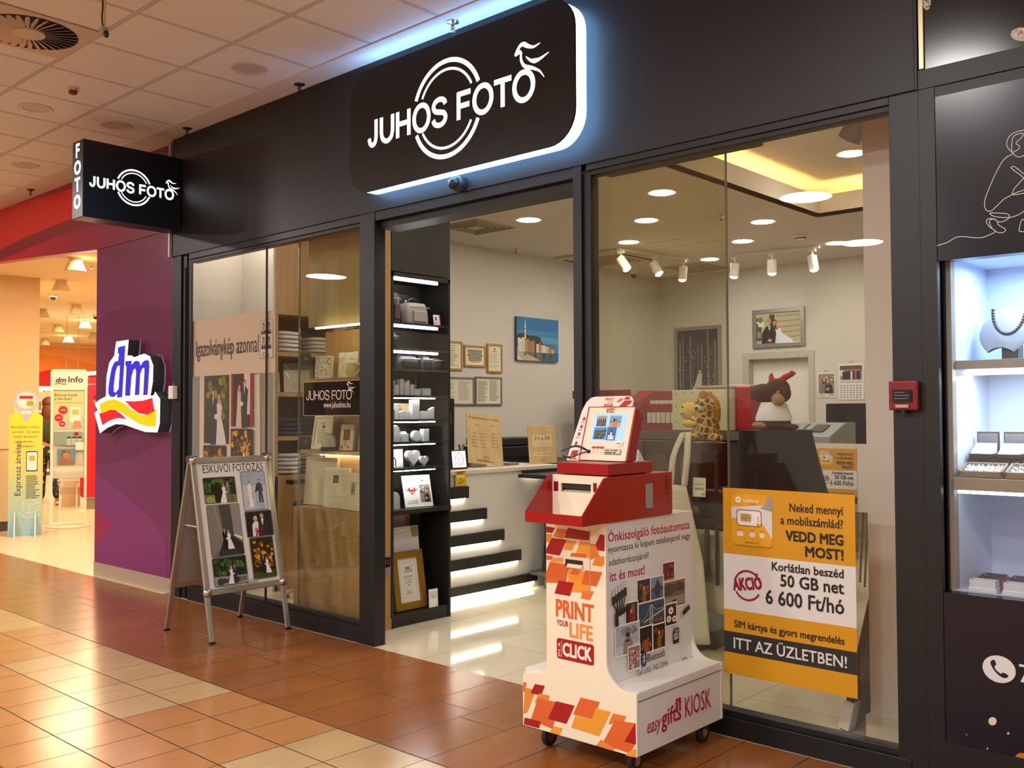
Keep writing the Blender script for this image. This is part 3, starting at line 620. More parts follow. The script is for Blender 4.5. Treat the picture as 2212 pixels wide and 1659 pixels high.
def photo(g, x, y, w, h, kind, seed=1):
    f = fit(g, x, y, w, h); P = lambda pts, c: g.pg([f(*p) for p in pts], c)
    if kind in ('forest', 'horse'):
        g.rc(x, y, w, h, '1f2a14'); blobs(g, x, y, w, h, ('2f4a1c', '3c5c25', '16200f', '51702e'), 40, .09, seed, .35, 1)
        P([(0, 0), (1, 0), (1, .3), (0, .34)], '6d7a35' if kind == 'horse' else '8d8a86'); blobs(g, x, y, w, h, ('8fa04a', '59642c') if kind == 'horse' else ('3a3a38', '5d5b56'), 12, .12, seed, 0, .28)
        for k in (.12, .8, .93): g.rc(x+k*w, y+.3*h, .02*w, .65*h, '1a120c')
        if kind == 'horse':
            P([(.33, 0), (.30, .35), (.2, .48), (.2, .58), (.3, .66), (.36, .82), (.5, .8), (.56, .4), (.55, 0)], '2c1710'); couple(g, x, y, w, h, .68, .85, -.02, '6f6458', kind=1)
        else: P([(.5, .1), (.52, .62), (.6, .75), (.68, .6), (.66, .1)], '3d1c14'); couple(g, x, y, w, h, .58, .72, .02, '2f3338', kind=1, hair=('2a1c14', 'c7a05a'))
    elif kind == 'snow':
        g.rc(x, y, w, h, '9fb0ba'); P([(0, 0), (1, 0), (1, .62), (0, .66)], 'b9c3c8'); P([(.5, 0), (.9, 0), (.62, .63), (.55, .64)], '9aa8b2'); blobs(g, x, y, w, h, ('c9d0d4', 'a9b4ba'), 16, .1, seed, 0, .55)
        couple(g, x, y, w, h, .32, .62, .08, '00', dress='efe8dc', kind=3) if 0 else None
        P([(.22, .08), (.26, .45), (.2, .62), (.3, .7), (.38, .62), (.36, .4), (.4, .06)], 'efe8dc'); g.el(*f(.3, .73), .04*w, .03*h, '3c2517', 10); g.el(*f(.3, .72), .03*w, .024*h, SKIN, 10)
        P([(.66, .18), (.66, .5), (.5, .44), (.62, .68), (.72, .72), (.84, .66), (.88, .48), (.82, .48), (.86, .18), (.78, .18), (.76, .42), (.74, .18)], '32343c'); g.el(*f(.73, .76), .038*w, .032*h, SKIN, 10); g.el(*f(.73, .782), .036*w, .016*h, '2a1c14', 10)
    elif kind == 'concrete':
        g.rc(x, y, w, h, '6a625c'); P([(.0, 0), (.34, .16), (.42, .5), (.36, 1), (0, 1)], '7f766e'); P([(.36, 1), (.42, .5), (.40, .30), (.75, .34), (.72, 1)], '4a4440'); P([(.72, 1), (.75, .36), (1, .26), (1, 1)], '8c857e'); P([(.75, .38), (1, .28), (1, .34), (.75, .41)], 'e6e2dc')
        P([(.2, 0), (1, 0), (1, .2), (.75, .36), (.4, .3)], '2d2826'); g.ln([f(.22, 1), f(.4, .3)], .008*w, 'd8d2c8')
        for k in range(4): g.rc(x+(.28+.02*k)*w, y+(.01+.035*k)*h, (.6-.05*k)*w, .012*h, '4b4541')
        couple(g, x, y, w, h, .52, .42, .12, '16161a', kind=0)
    elif kind == 'dark':
        g.rc(x, y, w, h, '0e0b0b'); P([(.2, 0), (.22, .45), (.3, .6), (.45, .6), (.52, .3), (.5, 0)], 'e4ddd6'); P([(.42, 0), (.46, .5), (.56, .7), (.72, .68), (.86, .5), (.9, 0)], '1c1c22'); P([(.58, .7), (.62, .4), (.68, .7)], 'e9e6e2')
        for a, c, hr in ((.36, .72, 'd9d2c8'), (.62, .82, '8d8780')): g.el(*f(a, c), .075*w, .11*h, hr, 14); g.el(*f(a, c-.02), .058*w, .09*h, SKIN, 14)
        blobs(g, x+.3*w, y, .34*w, .36*h, ('a81c1c', '7c1414', '3d4a24'), 16, .14, seed)
    elif kind == 'autumn':
        g.rc(x, y, w, h, '2c1a06'); blobs(g, x, y, w, h, ('b8860f', '8a5a0a', 'd9a51e', '5a3608', '3a2406'), 60, .1, seed, .2, 1); P([(0, 0), (1, 0), (1, .16), (0, .14)], '3f4a12'); P([(.36, .3), (.4, .9), (.44, .3)], '3a2208')
        couple(g, x, y, w, h, .56, .46, .1, '15130f', kind=0)
    elif kind == 'garden':
        g.rc(x, y, w, h, '3a3a14'); blobs(g, x, y, w, h, ('7d7420', '59581c', '8f8a30', '2a2c10'), 50, .1, seed, .3, 1); g.rc(x, y, w, .3*h, '3b2c16'); couple(g, x, y, w, h, .5, .82, -.02, '2b3547', dress='d8cfd2', kind=0)
    elif kind == 'red':
        g.rc(x, y, w, h, '3a1a14'); P([(.62, .2), (.95, .25), (.95, 1), (.6, 1)], 'd9c9c4'); g.rc(x, y, .1*w, h, '8a1616'); g.rc(x+.88*w, y, .12*w, h, '9b1c18'); couple(g, x, y, w, h, .5, .9, -.02, '2a2430', dress='d8bfae', kind=3)
    elif kind == 'facade':
        g.rc(x, y, w, h, 'b9b08e')
        for k in range(5): P([(.45, .12+.19*k), (1, .2+.17*k), (1, .23+.17*k), (.45, .15+.19*k)], '8d8460')
        g.rc(x, y+.1*h, .12*w, .75*h, '55503c'); g.rc(x+.02*w, y+.2*h, .08*w, .2*h, '8d9484'); g.rc(x+.30*w, y+.55*h, .12*w, .4*h, '3f3a2c'); blobs(g, x, y, .2*w, h, ('6d7f3c', 'dfe2cc'), 10, .3, seed, .5, .9)
        P([(.12, 0), (.13, .34), (.22, .56), (.33, .6), (.43, .52), (.45, .3), (.42, 0)], '15161c'); P([(.27, .58), (.30, .42), (.335, .58)], 'eeeeea'); P([(.29, .56), (.27, .53), (.335, .53), (.315, .56)], '0c0c0e')
        P([(.45, 0), (.46, .35), (.44, .55), (.55, .58), (.57, .36), (.8, .1), (.84, 0)], 'dfe6f0'); P([(.42, .42), (.44, .56), (.53, .62), (.57, .5)], 'c98d6c')
        for a, c, hr in ((.295, .73, 'b98a6c'), (.42, .68, '2a1710')): g.el(*f(a, c), .05*w, .1*h, hr, 14); g.el(*f(a, c-.02), .038*w, .08*h, 'c9947a', 14)
        P([(.44, .7), (.47, .45), (.42, .5)], '2a1710'); g.ln([f(.265, .735), f(.325, .735)], .012*h, '101010'); P([(.25, .08), (.3, .16), (.36, .12), (.33, .04)], 'd0a186')
    elif kind == 'birch':
        g.rc(x, y, w, h, '20171a'); R = random.Random(seed)
        for i in range(34):
            a = R.uniform(.02, .97); ww = R.uniform(.006, .03); g.rc(x+a*w, y, ww*w, R.uniform(.75, 1)*h, R.choice(('3c2f31', '5b4b4b', '8b7c78', '2b2022'))); g.l -= .7
        for i in range(110):
            a = R.uniform(.02, .95); c = R.uniform(.06, .68); g.rc(x+a*w, y+c*h, R.uniform(.006, .016)*w, R.uniform(.006, .03)*h, R.choice(('e8dfd8', 'b9aca6', '8a7c78'))); g.l -= .7
        P([(.3, 0), (.42, .12), (.5, .3), (.6, .32), (.6, .2), (.56, 0)], 'd5ccc8'); g.el(*f(.55, .34), .03*w, .025*h, 'd9b8a4', 10)
    elif kind == 'harbour':
        g.rc(x, y, w, h, '3f86b8'); g.rc(x, y+.7*h, w, .3*h, '2f74aa'); g.rc(x, y+.42*h, w, .14*h, '5b9cc6'); g.rc(x, y, w, .2*h, '2d5f86'); P([(.45, .2), (1, .2), (1, 0), (.7, 0), (.45, .0)], '2a6a9a')
        R = random.Random(4); top = lambda a: .62-.62*max(0, a-.1)*.42-(.12 if a > .7 else 0)*(a-.7)
        P([(0, .56), (.06, .62), (.2, .62), (.4, .52), (.6, .46), (.6, .3), (0, .3)], '3d3a26'); blobs(g, x+.1*w, y+.45*h, .5*w, .14*h, ('26301c', '35422a'), 14, .13, 3)
        P([(.175, .5), (.18, .82), (.195, .95), (.21, .82), (.215, .5)], 'd8cfc0'); g.rc(x+.17*w, y+.72*h, .05*w, .02*h, '8d8474'); g.rc(x+.172*w, y+.62*h, .046*w, .015*h, '9b9282')
        k = .02
        while k < .86:
            ww = R.uniform(.04, .075); t = .54-.28*k+R.uniform(-.03, .03); c = R.choice(('c8a06c', 'd9cdb8', 'b9764a', 'e0dccf', 'a85a3a', 'd6b98a', '9b8f80'))
            if .38 < k < .43: c = '8d1c24'
            g.rc(x+k*w, y+.2*h, ww*w, (t-.2)*h, c); P([(k, t), (k+ww/2, t+.03), (k+ww, t)], 'a8572f')
            for i in range(4):
                for j in (0.25, .6): g.rc(x+(k+ww*j)*w, y+(.24+.05*i)*h, .009*w, .02*h, '4a4238'); g.l -= .9
            g.rc(x+k*w, y+.06*h, ww*w, .13*h, R.choice(('6b6456', '5a6068', '7a6c58', '3c4d5e'))); k += ww
        P([(0, .0), (0, .24), (.1, .2), (.55, .02), (.56, 0)], 'b9ae98'); P([(0, .03), (0, .12), (.14, .0), (.1, 0)], 'd8cfbc'); g.rc(x+.17*w, y+.11*h, .03*w, .05*h, '20262c')
    elif kind == 'people':
        g.rc(x, y, w, h, '9a8d84'); P([(0, .55), (1, .6), (1, 1), (0, 1)], '5d4438'); g.rc(x, y+.3*h, .2*w, .4*h, 'd9d6d0')
        for i in range(9):
            a = .12+.09*i; c = ('17171a', '22222a', '1b1b1e', '2c2c30', 'd8d8d8', '1a1a1c', 'c0307c', '17171a', '20242c')[i]; P([(a, .05), (a, .55), (a+.03, .62), (a+.07, .62), (a+.09, .5), (a+.09, .05)], c); g.el(*f(a+.045, .69), .026*w, .06*h, SKIN, 10)
    elif kind == 'two':
        g.rc(x, y, w, h, '8a8178'); blobs(g, x, y, w, h, ('6a625a', 'b9b0a4', 'a08f7e'), 20, .14, seed, .4, 1)
        P([(.1, 0), (.14, .4), (.3, .55), (.5, .5), (.6, .0)], '77716c'); P([(.4, 0), (.42, .4), (.6, .52), (.85, .42), (.92, 0)], '141416')
        for a, c, hr in ((.36, .7, '3a2115'), (.6, .62, '6b4028')): g.el(*f(a, c-.04), .15*w, .17*h, hr, 14); g.el(*f(a, c), .09*w, .11*h, SKIN, 14)
        P([(.45, .2), (.55, .3), (.72, .26), (.6, .14)], SKIN)
    elif kind == 'face':
        g.rc(x, y, w, h, 'eeeae4'); g.el(*f(.5, .5), .3*w, .4*h, '1c1a1a', 18); P([(.22, 0), (.2, .5), (.35, .6), (.3, 0)], '1c1a1a'); P([(.78, 0), (.8, .5), (.65, .6), (.7, 0)], '1c1a1a'); g.el(*f(.5, .44), .2*w, .32*h, 'd6cfc8', 18)
        for a in (.42, .58): g.el(*f(a, .5), .04*w, .025*h, '1c1a1a', 10)
        g.ln([f(.42, .26), f(.5, .22), f(.58, .26)], .02*h, '3a3030')
    elif kind == 'id':
        g.rc(x, y, w, h, 'cfcac2')
        P([(.05, 0), (.15, .28), (.4, .36), (.6, .36), (.85, .28), (.95, 0)], '23252c'); P([(.4, .36), (.5, .1), (.6, .36)], 'e6e2dc'); g.el(*f(.5, .62), .23*w, .28*h, '211a16', 14); g.el(*f(.5, .56), .18*w, .23*h, 'b98a70', 14)
    elif kind == 'sea': g.rc(x, y, w, h, '3f7fa8'); g.rc(x, y, w, .6*h, '4b6a63'); blobs(g, x, y, w, h, ('3a4a3c', '5b7a6a', '2c3a30'), 18, .14, seed, 0, .5); P([(0, .62), (.4, .7), (.7, .66), (1, .85), (1, .6), (0, .58)], '2a3038'); g.rc(x, y+.85*h, w, .15*h, '5d9cc8')
    elif kind == 'beach':
        g.rc(x, y, w, h, '6fa3c8'); g.rc(x, y, w, .4*h, 'b5a58e'); g.rc(x, y+.4*h, w, .12*h, '4a86a8')
        for a, c in ((.4, '2a1a14'), (.62, 'a0694a')): P([(a-.14, .05), (a-.1, .5), (a+.1, .5), (a+.14, .05)], 'b98468'); g.el(*f(a, .62), .1*w, .14*h, c, 12)
    elif kind == 'party':
        g.rc(x, y, w, h, 'b9b4ac'); g.rc(x, y, w, .1*h, '55504a')
        for i, a in enumerate((.12, .3, .48, .66, .84)): P([(a-.06, .05), (a-.07, .6), (a+.07, .6), (a+.06, .05)], '231a18'); g.el(*f(a, .7), .04*w, .07*h, '1a1210', 10); g.ln([f(a-.05, .58), f(a-.1, .95)], .03*w, '2a1e1a')
    elif kind == 'kids':
        g.rc(x, y, w, h, '2f67a8')
        for a, c in ((.3, .5), (.5, .7), (.72, .45)): P([(a-.12, .05), (a-.1, c-.1), (a+.1, c-.1), (a+.14, .05)], 'c9d6e2'); g.el(*f(a, c), .07*w, .09*h, '3a2216', 10)
    elif kind == 'bridge':
        g.rc(x, y, w, h, '2c4654'); g.rc(x, y, w, .26*h, '1c3038'); g.rc(x, y+.26*h, .6*w, .16*h, '3a4c50'); P([(.2, .34), (1, .62), (1, .68), (.2, .38)], 'b9c3c6')
        for a in (.42, .5): P([(a, .2), (a+.01, .9), (a+.05, .9), (a+.06, .2)], '93a4aa')
        g.ln([f(a, c) for a, c in ((.1, .4), (.3, .55), (.47, .9), (.7, .68), (1, .72))], .015*h, 'c9d2d4'); blobs(g, x+.5*w, y+.26*h, .45*w, .14*h, ('8d3a20', 'a8562c'), 8, .12, 2)
    elif kind == 'lake': g.rc(x, y, w, h, '6a5a40'); g.rc(x, y+.55*h, w, .45*h, '8a5a30'); blobs(g, x, y, w, h, ('3a2c22', '543c28'), 14, .16, 5, .45, .95); g.rc(x, y+.05*h, w, .35*h, '8f8a6a'); P([(.35, .26), (.6, .26), (.57, .2), (.38, .2)], '17120e'); g.rc(x+.47*w, y+.26*h, .02*w, .1*h, '17120e')
    elif kind == 'mount': g.rc(x, y, w, h, '7a8aa0'); P([(0, .5), (.3, .6), (.55, .95), (.75, .65), (1, .55), (1, .45), (0, .45)], '2a303a'); g.rc(x, y, w, .46*h, '4a5a70'); P([(.2, .44), (.52, .12), (.85, .44)], '222832')
    elif kind == 'red_flowers': g.rc(x, y, w, h, '4a0c14'); blobs(g, x, y, w, h, ('9a1424', '7c0f20', 'c02a34', '2c0a0c'), 30, .12, 2); g.rc(x, y, w, .2*h, 'b0752a')
    elif kind == 'daisy':
        g.rc(x, y, w, h, '1c2410')
        for a, c, r in ((.5, .68, .3), (.3, .3, .25), (.8, .25, .22)):
            for i in range(9): q = 2*PI*i/9; g.el(*f(a+.6*r*math.cos(q)*.9, c+.6*r*math.sin(q)*.7), .09*w, .06*h, 'eeeae2', 8); g.l -= .8
            g.l += 1; g.el(*f(a, c), .09*w, .07*h, 'd0601c', 10)
    elif kind == 'mono':
        g.rc(x, y, w, h, 'a9b0b4'); g.rc(x, y, w, .3*h, 'c4c8ca'); blobs(g, x, y, w, h, ('6d7478', '8b9296'), 10, .12, 3, .6, .95); P([(.3, 0), (.32, .4), (.45, .62), (.6, .62), (.72, .38), (.75, 0)], '8c8880'); g.el(*f(.52, .72), .12*w, .2*h, '77736c', 14); g.rc(x+.44*w, y+.58*h, .14*w, .14*h, '1a1a1c'); g.rc(x+.4*w, y+.4*h, .2*w, .1*h, '7a2a24')
    elif kind == 'warm':
        g.rc(x, y, w, h, '1c0f0c'); blobs(g, x, y, w, h, ('8a4a12', 'c07a1c', '4a1c12', '2a1410'), 26, .14, seed); P([(.35, 0), (.38, .5), (.5, .6), (.64, .5), (.66, 0)], '8a5a24'); g.el(*f(.5, .66), .09*w, .09*h, SKIN, 10)
    elif kind == 'pink': g.rc(x, y, w, h, '8a7466'); blobs(g, x, y, w, h, ('b9a08c', '6a5048', 'c0607c', 'd8cbbc'), 24, .15, seed); g.el(*f(.55, .6), .16*w, .16*h, '4a2c20', 12); g.el(*f(.55, .56), .1*w, .12*h, SKIN, 12)
    elif kind == 'night': g.rc(x, y, w, h, '0e1a1c'); blobs(g, x, y, w, h, ('1c3034', '0c1214', '8a4a1c', 'b0641c'), 20, .12, seed, 0, .6); P([(.3, 0), (.4, .45), (.6, .5), (.75, 0)], '9a4a20'); g.el(*f(.5, .6), .12*w, .12*h, '1c1a14', 12)
    elif kind == 'window': g.rc(x, y, w, h, '241410'); P([(.45, .15), (.8, .2), (.8, .95), (.45, .9)], '8a5222'); P([(.25, .1), (.3, .55), (.7, .5), (.75, .1)], '8c1c1c'); g.el(*f(.45, .62), .1*w, .09*h, SKIN, 10)
    elif kind == 'tiger_woman':
        g.rc(x, y, w, h, '7f9db5'); P([(.05, 0), (.1, .3), (.3, .34), (.75, .3), (.95, .1), (.98, 0)], 'b5764a'); g.el(*f(.45, .62), .28*w, .28*h, 'a8682c', 16); g.el(*f(.5, .58), .2*w, .22*h, 'cf9468', 16); P([(.5, .3), (.6, .55), (.72, .5), (.66, .28)], 'c98a60'); blobs(g, x+.2*w, y+.7*h, .5*w, .22*h, ('8a4c1c', 'b9782e'), 12, .2, 3)
def frame3(az, L):
    a = math.radians(az); n0 = Vector((math.cos(a), math.sin(a), 0)); u = Vector((-math.sin(a), math.cos(a), 0)); L = math.radians(L); z = Vector((0, 0, 1))
    return u, z*math.cos(L)-n0*math.sin(L), n0*math.cos(L)+z*math.sin(L)
def panel(name, label, cat, base, w, h, t, az, lean, body, draw=None, fw=0, fm=None, group=None, board='board', ft=None, roll=0, rough=.55):
    """flat upright thing: base = middle of its lower front edge; az = the way it faces"""
    u, v, n = frame3(az, lean); base = Vector(base)+Vector((0, 0, t*math.sin(math.radians(lean))+w/2*abs(math.sin(math.radians(roll)))+.0008))
    if roll: r = Matrix.Rotation(math.radians(roll), 3, n); u, v = r @ u, r @ v
    M4 = Matrix(((u.x, n.x, v.x, base.x), (u.y, n.y, v.y, base.y), (u.z, n.z, v.z, base.z), (0, 0, 0, 1)))
    th = thing(name, base, label, cat, group); ft = ft or t*.5
    if fw:
        b = B(); o = [(-w/2, 0), (w/2, 0), (w/2, h), (-w/2, h)]; i = [(-w/2+fw, fw), (w/2-fw, fw), (w/2-fw, h-fw), (-w/2+fw, h-fw)]
        vs = [(p[0], y, p[1]) for y in (-t, 0) for p in o+i]; fs = []
        for k in range(4):
            j = (k+1) % 4; fs += [(k, j, 4+j, 4+k), (8+k, 12+k, 12+j, 8+j), (k, 8+k, 8+j, j), (4+k, 4+j, 12+j, 12+k)]
        b.add(vs, fs, fm)
        b.xf(M4).build('frame', th, bev=min(.003, fw*.2)); B().box(-w/2+fw*.9, w/2-fw*.9, -t, -t+ft, fw*.9, h-fw*.9, body).xf(M4).build(board, th); off = -t+ft; x0, z0, ww, hh = -w/2+fw, fw, w-2*fw, h-2*fw
    else: B().box(-w/2, w/2, -t, 0, 0, h, body).xf(M4).build(board, th, bev=min(.0025, t*.25)); off = 0; x0, z0, ww, hh = -w/2, 0, w, h
    if draw:
        g = G(base+n*(off+.0004)+u*x0+v*z0, u, v, n, rough); draw(g, ww, hh); g.build('print', th)
    return th
def wallpic(name, label, cat, axis, val, px0, px1, t, body, draw, fw=0, fm=None, group=None, **k):
    """flat thing on a wall, its corners from the pixels of two opposite corners"""
    a, c = at(*px0, axis, val), at(*px1, axis, val)
    if axis == 'x': w, base, az = abs(c.y-a.y), Vector((val+t+.002, (a.y+c.y)/2, min(a.z, c.z))), 0
    else: w, base, az = abs(c.x-a.x), Vector(((a.x+c.x)/2, val-t-.002, min(a.z, c.z))), -90
    return panel(name, label, cat, base, w, abs(a.z-c.z), t, az, 0, body, draw, fw, fm, group, **k)
# ================================================================ left window bay
def ax(px, py, axis, val): return at(px, py, axis, val)
# paper banner on the inside of the glass
a, c = at(405, 748, 'y', 3.875), at(595, 645, 'y', 3.875); x0, x1, z0, z1 = -6.975, c.x, 1.735, 2.175
t = thing('paper_banner', ((x0+x1)/2, 3.875, z0), 'long cream paper banner about instant ID photos on the left window', 'banner')
B().grid(lambda u, v: (x0+(x1-x0)*u, 3.876+.006*math.sin(5*u)*v, z0+(z1-z0)*v), 16, 4, mt('d5c2b0', .7)).build('sheet', t, smooth=True)
g = G((x0, 3.8725, z0), (1, 0, 0), (0, 0, 1), (0, -1, 0)); g.tx('Igazolványkép azonnal!', .085, .155, .125, '1f1712', w=.90)
g.build('lettering', t)
t = thing('id_photo_sheet', (x1-.09, 3.8705, z0+.12), 'small sheet of four ID photos at the right end of the paper banner', 'photo')
B().box(x1-.185, x1-.02, 3.8695, 3.8705, z0+.10, z0+.385, WHITE).build('sheet', t)
g = G((x1-.185, 3.869, z0+.10), (1, 0, 0), (0, 0, 1), (0, -1, 0)); g.rc(.004, .004, .157, .277, '2a2622'); g.rc(.008, .008, .149, .269, 'd9d4cc')
for i in (0, 1):
    for j in (0, 1): photo(g, .014+.07*i, .07+.105*j, .066, .098, 'id')
g.lines(.03, .015, .1, .035, 3, '77716a'); g.build('print', t)
# wedding collage poster
a, c = at(430, 1000, 'y', 3.878), at(553, 780, 'y', 3.878); x0, x1, z0, z1 = a.x, c.x+.02, .78, at(490, 785, 'y', 3.878).z
t = thing('collage_poster', ((x0+x1)/2, 3.878, z0), 'slightly curled poster with a collage of couples inside the left window', 'poster')
W_, H_ = x1-x0, z1-z0
B().grid(lambda u, v: (x0+W_*u, 3.880+.03*max(0, u-.7)**2*10*(1-v*.5), z0+H_*v), 14, 6, mt('d8c9b8', .6)).build('sheet', t, smooth=True)
g = G((x0, 3.8765, z0), (1, 0, 0), (0, 0, 1), (0, -1, 0))
photo(g, .09*W_, .42*H_, .44*W_, .50*H_, 'garden', 3); photo(g, .57*W_, .545*H_, .36*W_, .375*H_, 'red', 4); photo(g, .57*W_, .22*H_, .36*W_, .31*H_, 'autumn', 5); photo(g, .09*W_, .06*H_, .40*W_, .345*H_, 'autumn', 9); photo(g, .55*W_, .04*H_, .38*W_, .165*H_, 'forest', 11)
g.build('print', t)
# etched plate with the shop's name
a, c = at(656, 897, 'y', 3.845), at(781, 822, 'y', 3.845); z0, z1 = at(715, 897, 'y', 3.845).z, at(715, 824, 'y', 3.845).z
t = thing('name_plate', ((a.x+c.x)/2, 3.85, z0), 'smoky see-through plate with the shop name on the left window', 'sign')
B().box(a.x, c.x, 3.845, 3.851, z0, z1, SMOKE).build('plate', t)
b = B()
for q in ((a.x, c.x, z0-.003, z0), (a.x, c.x, z1, z1+.003), (a.x-.003, a.x, z0, z1)): b.box(q[0], q[1], 3.844, 3.852, q[2], q[3], mt('b5ac97', .3))
b.build('edge', t)
g = G((0, 3.8445, 0), (1, 0, 0), (0, 0, 1), (0, -1, 0)); ET = mt('d9d0c4', .6); w_ = c.x-a.x
logo(g, a.x+.03, z0+(z1-z0)*.47, w_*.80, ET, ring=False, bold=-.04); g.tx('www.juhosfoto.hu', a.x+w_*.36, z0+.05, .038, ET, w=w_*.46); g.build('lettering', t)
# tall oak cabinet along the left wall
XC, Y0, Y1 = -6.70, 4.45, 6.3
zs = [at(636, y, 'x', XC).z for y in (761, 848, 942, 1026)]; zt = at(600, 679, 'x', XC).z
t = thing('shelf_cabinet', (-6.93, 5.4, 0), 'tall oak shelf cabinet with stacked t-shirts behind the left window', 'cabinet')
B().box(-7.155, XC, Y0, Y0+.02, 0, 3.15, mt('d8d2c6', .5)).build('side_panel', t)
b = B().box(XC-.02, XC, Y0+.02, Y0+.05, 0, zt, OAK)
b.box(-7.155, XC, Y1, Y1+.03, 0, 3.15, OAK).box(-7.155, -7.14, Y0+.02, Y1, zs[3], zt, mt('8f7a56', .6)); b.box(-7.155, XC-.03, Y0+.02, Y1, zt, 3.15, OAK).build('body', t)
for k in range(3): B().box(XC-.025, XC, Y0+.02+k*.615, Y0+.63+k*.615, zt+.002, 3.15, OAK).build('door', t, bev=.002)
for k, z in enumerate(zs[:3]): B().box(-7.14, XC, Y0+.05, Y1, z-.035, z, OAKX if 0 else OAK).build('shelf', t, bev=.001)
B().box(-7.155, XC, Y0+.02, Y1, 0, zs[3], OAK).build('base_cabinet', t, bev=.002)
B().box(-7.13, XC+.002, 5.16, 5.19, zs[3], zt, OAK).build('upright', t)
for y, s, z in ((4.72, 'XL', zs[0]), (4.72, 'XS', zs[2])):
    B().box(XC+.001, XC+.004, y, y+.10, z-.105, z-.005, mt('2c241c', .5)).build('size_card', t)
    g = G((XC+.0045, y, z-.105), (0, 1, 0), (0, 0, 1), (1, 0, 0)); g.tx(s, .05, .045, .022, 'cdb98a', 'c'); g.build('size_lettering', t)
def shirt(x, y, z, m, ph, name_lb, grp):
    o = B().grid(lambda u, v: (x+.15*math.cos(2*PI*u)*(abs(math.cos(2*PI*u))**-.35 if abs(math.cos(2*PI*u)) > .05 else 1)*(1-.12*abs(2*v-1)**3), y+.13*math.sin(2*PI*u)*(abs(math.sin(2*PI*u))**-.35 if abs(math.sin(2*PI*u)) > .05 else 1)*(1-.12*abs(2*v-1)**3), z+.030*v+.004*math.sin(9*u+ph)), 28, 4, m)
    o.poly([o.v[28*0+4*29+i] for i in range(28)], m); o.poly([o.v[i] for i in range(28)], m)
    return tag(o.build('folded_shirt', smooth=True), name_lb, 'shirt', grp)
SW, SN, SD = mt('dcd7d2', .8), mt('2b3a63', .8), mt('3a3632', .8)
NTH = ('bottom', 'second', 'third', 'fourth', 'top')
protos = {}
def stack(y, z, m, n, where, grp):
    for k in range(n):
        lb = 'folded %s t-shirt, %s of the pile %s' % ({SW: 'white', SN: 'navy', SD: 'dark grey'}[m], NTH[k] if k < n-1 else 'top', where)
        if m in protos: o = dup(protos[m], (XC-.175+random.uniform(-.01, .01), y, z+.034*k+.004), lb, grp)
        else: o = protos[m] = shirt(XC-.175, y, z+.004, m, k, lb, grp)
stack(4.66, zs[0], SW, 5, 'on the upper shelf, nearer the glass', 'white t-shirts on the upper shelf'); stack(5.0, zs[0], SW, 4, 'on the upper shelf, farther in', 'white t-shirts on the upper shelf')
stack(4.68, zs[2], SN, 2, 'on the third shelf, nearer the glass', 'dark t-shirts on the third shelf'); stack(5.0, zs[2], SN, 2, 'on the third shelf, farther in', 'dark t-shirts on the third shelf')
for y, w in ((4.68, 'nearer the glass'), (5.0, 'farther in')):
    dup(shirt(XC-.175, y, zs[2]+.080, SD, 1, 'folded dark grey t-shirt, lower of two on the navy pile '+w, 'dark t-shirts on the third shelf'), (XC-.175, y, zs[2]+.116), 'folded dark grey t-shirt, topmost on the navy pile '+w)
stack(4.66, zs[3], SW, 5, 'on the cabinet base, nearer the glass', 'white t-shirts on the cabinet base'); stack(5.0, zs[3], SW, 5, 'on the cabinet base, farther in', 'white t-shirts on the cabinet base')
tag(B().box(-7.135, -7.055, 4.55, 4.9, zs[0]+.001, zs[0]+.24, mt('8a6a48', .7)).build('cardboard_box', bev=.004), 'brown cardboard box behind the white t-shirts on the upper shelf', 'box')
for (y, dx, w, h), lb in zip(((4.54, .12, .10, .17), (4.72, .05, .22, .19), (4.86, .22, .26, .26)), ('small packaged white album at the left of the second oak shelf', 'packaged white album with a label card on the second oak shelf', 'large packaged grey album leaning behind the others on the second oak shelf')):
    def dr(g, W, H): g.lines(.3*W, .1*H, .5*W, .3*H, 4, 'a39c92'); g.pg([(.06*W, .9*H), (.1*W, .95*H), (.22*W, .7*H), (.2*W, .6*H)], 'f4f2ee')
    panel('packaged_album', lb, 'album', (XC-dx, y, zs[1]), w, h, .02, -20, 8, mt('c9c2b6', .15), dr, group='packaged albums on the second shelf')
# bar stool
t = thing('swivel_stool', (-6.28, 4.62, 0), 'chrome swivel stool with black back and arm rests behind the A-board', 'stool')
sx, sy = -6.28, 4.62
for k in range(5):
    a_ = 2*PI*k/5+.5; d_ = Vector((math.cos(a_), math.sin(a_), 0)); c_ = Vector((sx, sy, 0))
    B().tube(smooth_path([c_+Vector((0, 0, .12)), c_+d_*.09+Vector((0, 0, .12)), c_+d_*.2+Vector((0, 0, .07)), c_+d_*.27+Vector((0, 0, .025))]), [.022]*10+[.016]*9, CHROME, 10).ell(c_+d_*.27+Vector((0, 0, .016)), (.026, .026, .016), BLK, 10, 6).build('foot', t, smooth=True)
B().cyl((sx, sy, .1), .026, .5, CHROME, n=16).cyl((sx, sy, .55), .034, .12, BLK, n=16).build('column', t, smooth=True)
B().tube([(sx+.17*math.cos(i*PI/16), sy+.17*math.sin(i*PI/16), .31) for i in range(32)], .012, CHROME, 8, closed=True).tube([(sx-.17, sy, .31), (sx+.17, sy, .31)], .010, CHROME).build('foot_ring', t, smooth=True)
B().lathe((sx, sy, .67), [(.05, 0), (.2, .01), (.225, .05), (.2, .085), (.05, .095)], BLK, 24).build('seat', t, smooth=True)
def backf(u, v):
    w = .17*(1-.25*(2*v-1)**2); return (sx-.12+.22*(1-v)*.3+w*(2*u-1)*.9, sy+.21-.05*(1-(2*u-1)**2)*-1, .80+.34*v)
B().grid(backf, 10, 10, BLK).build('backrest', t, smooth=True, solid=.05)
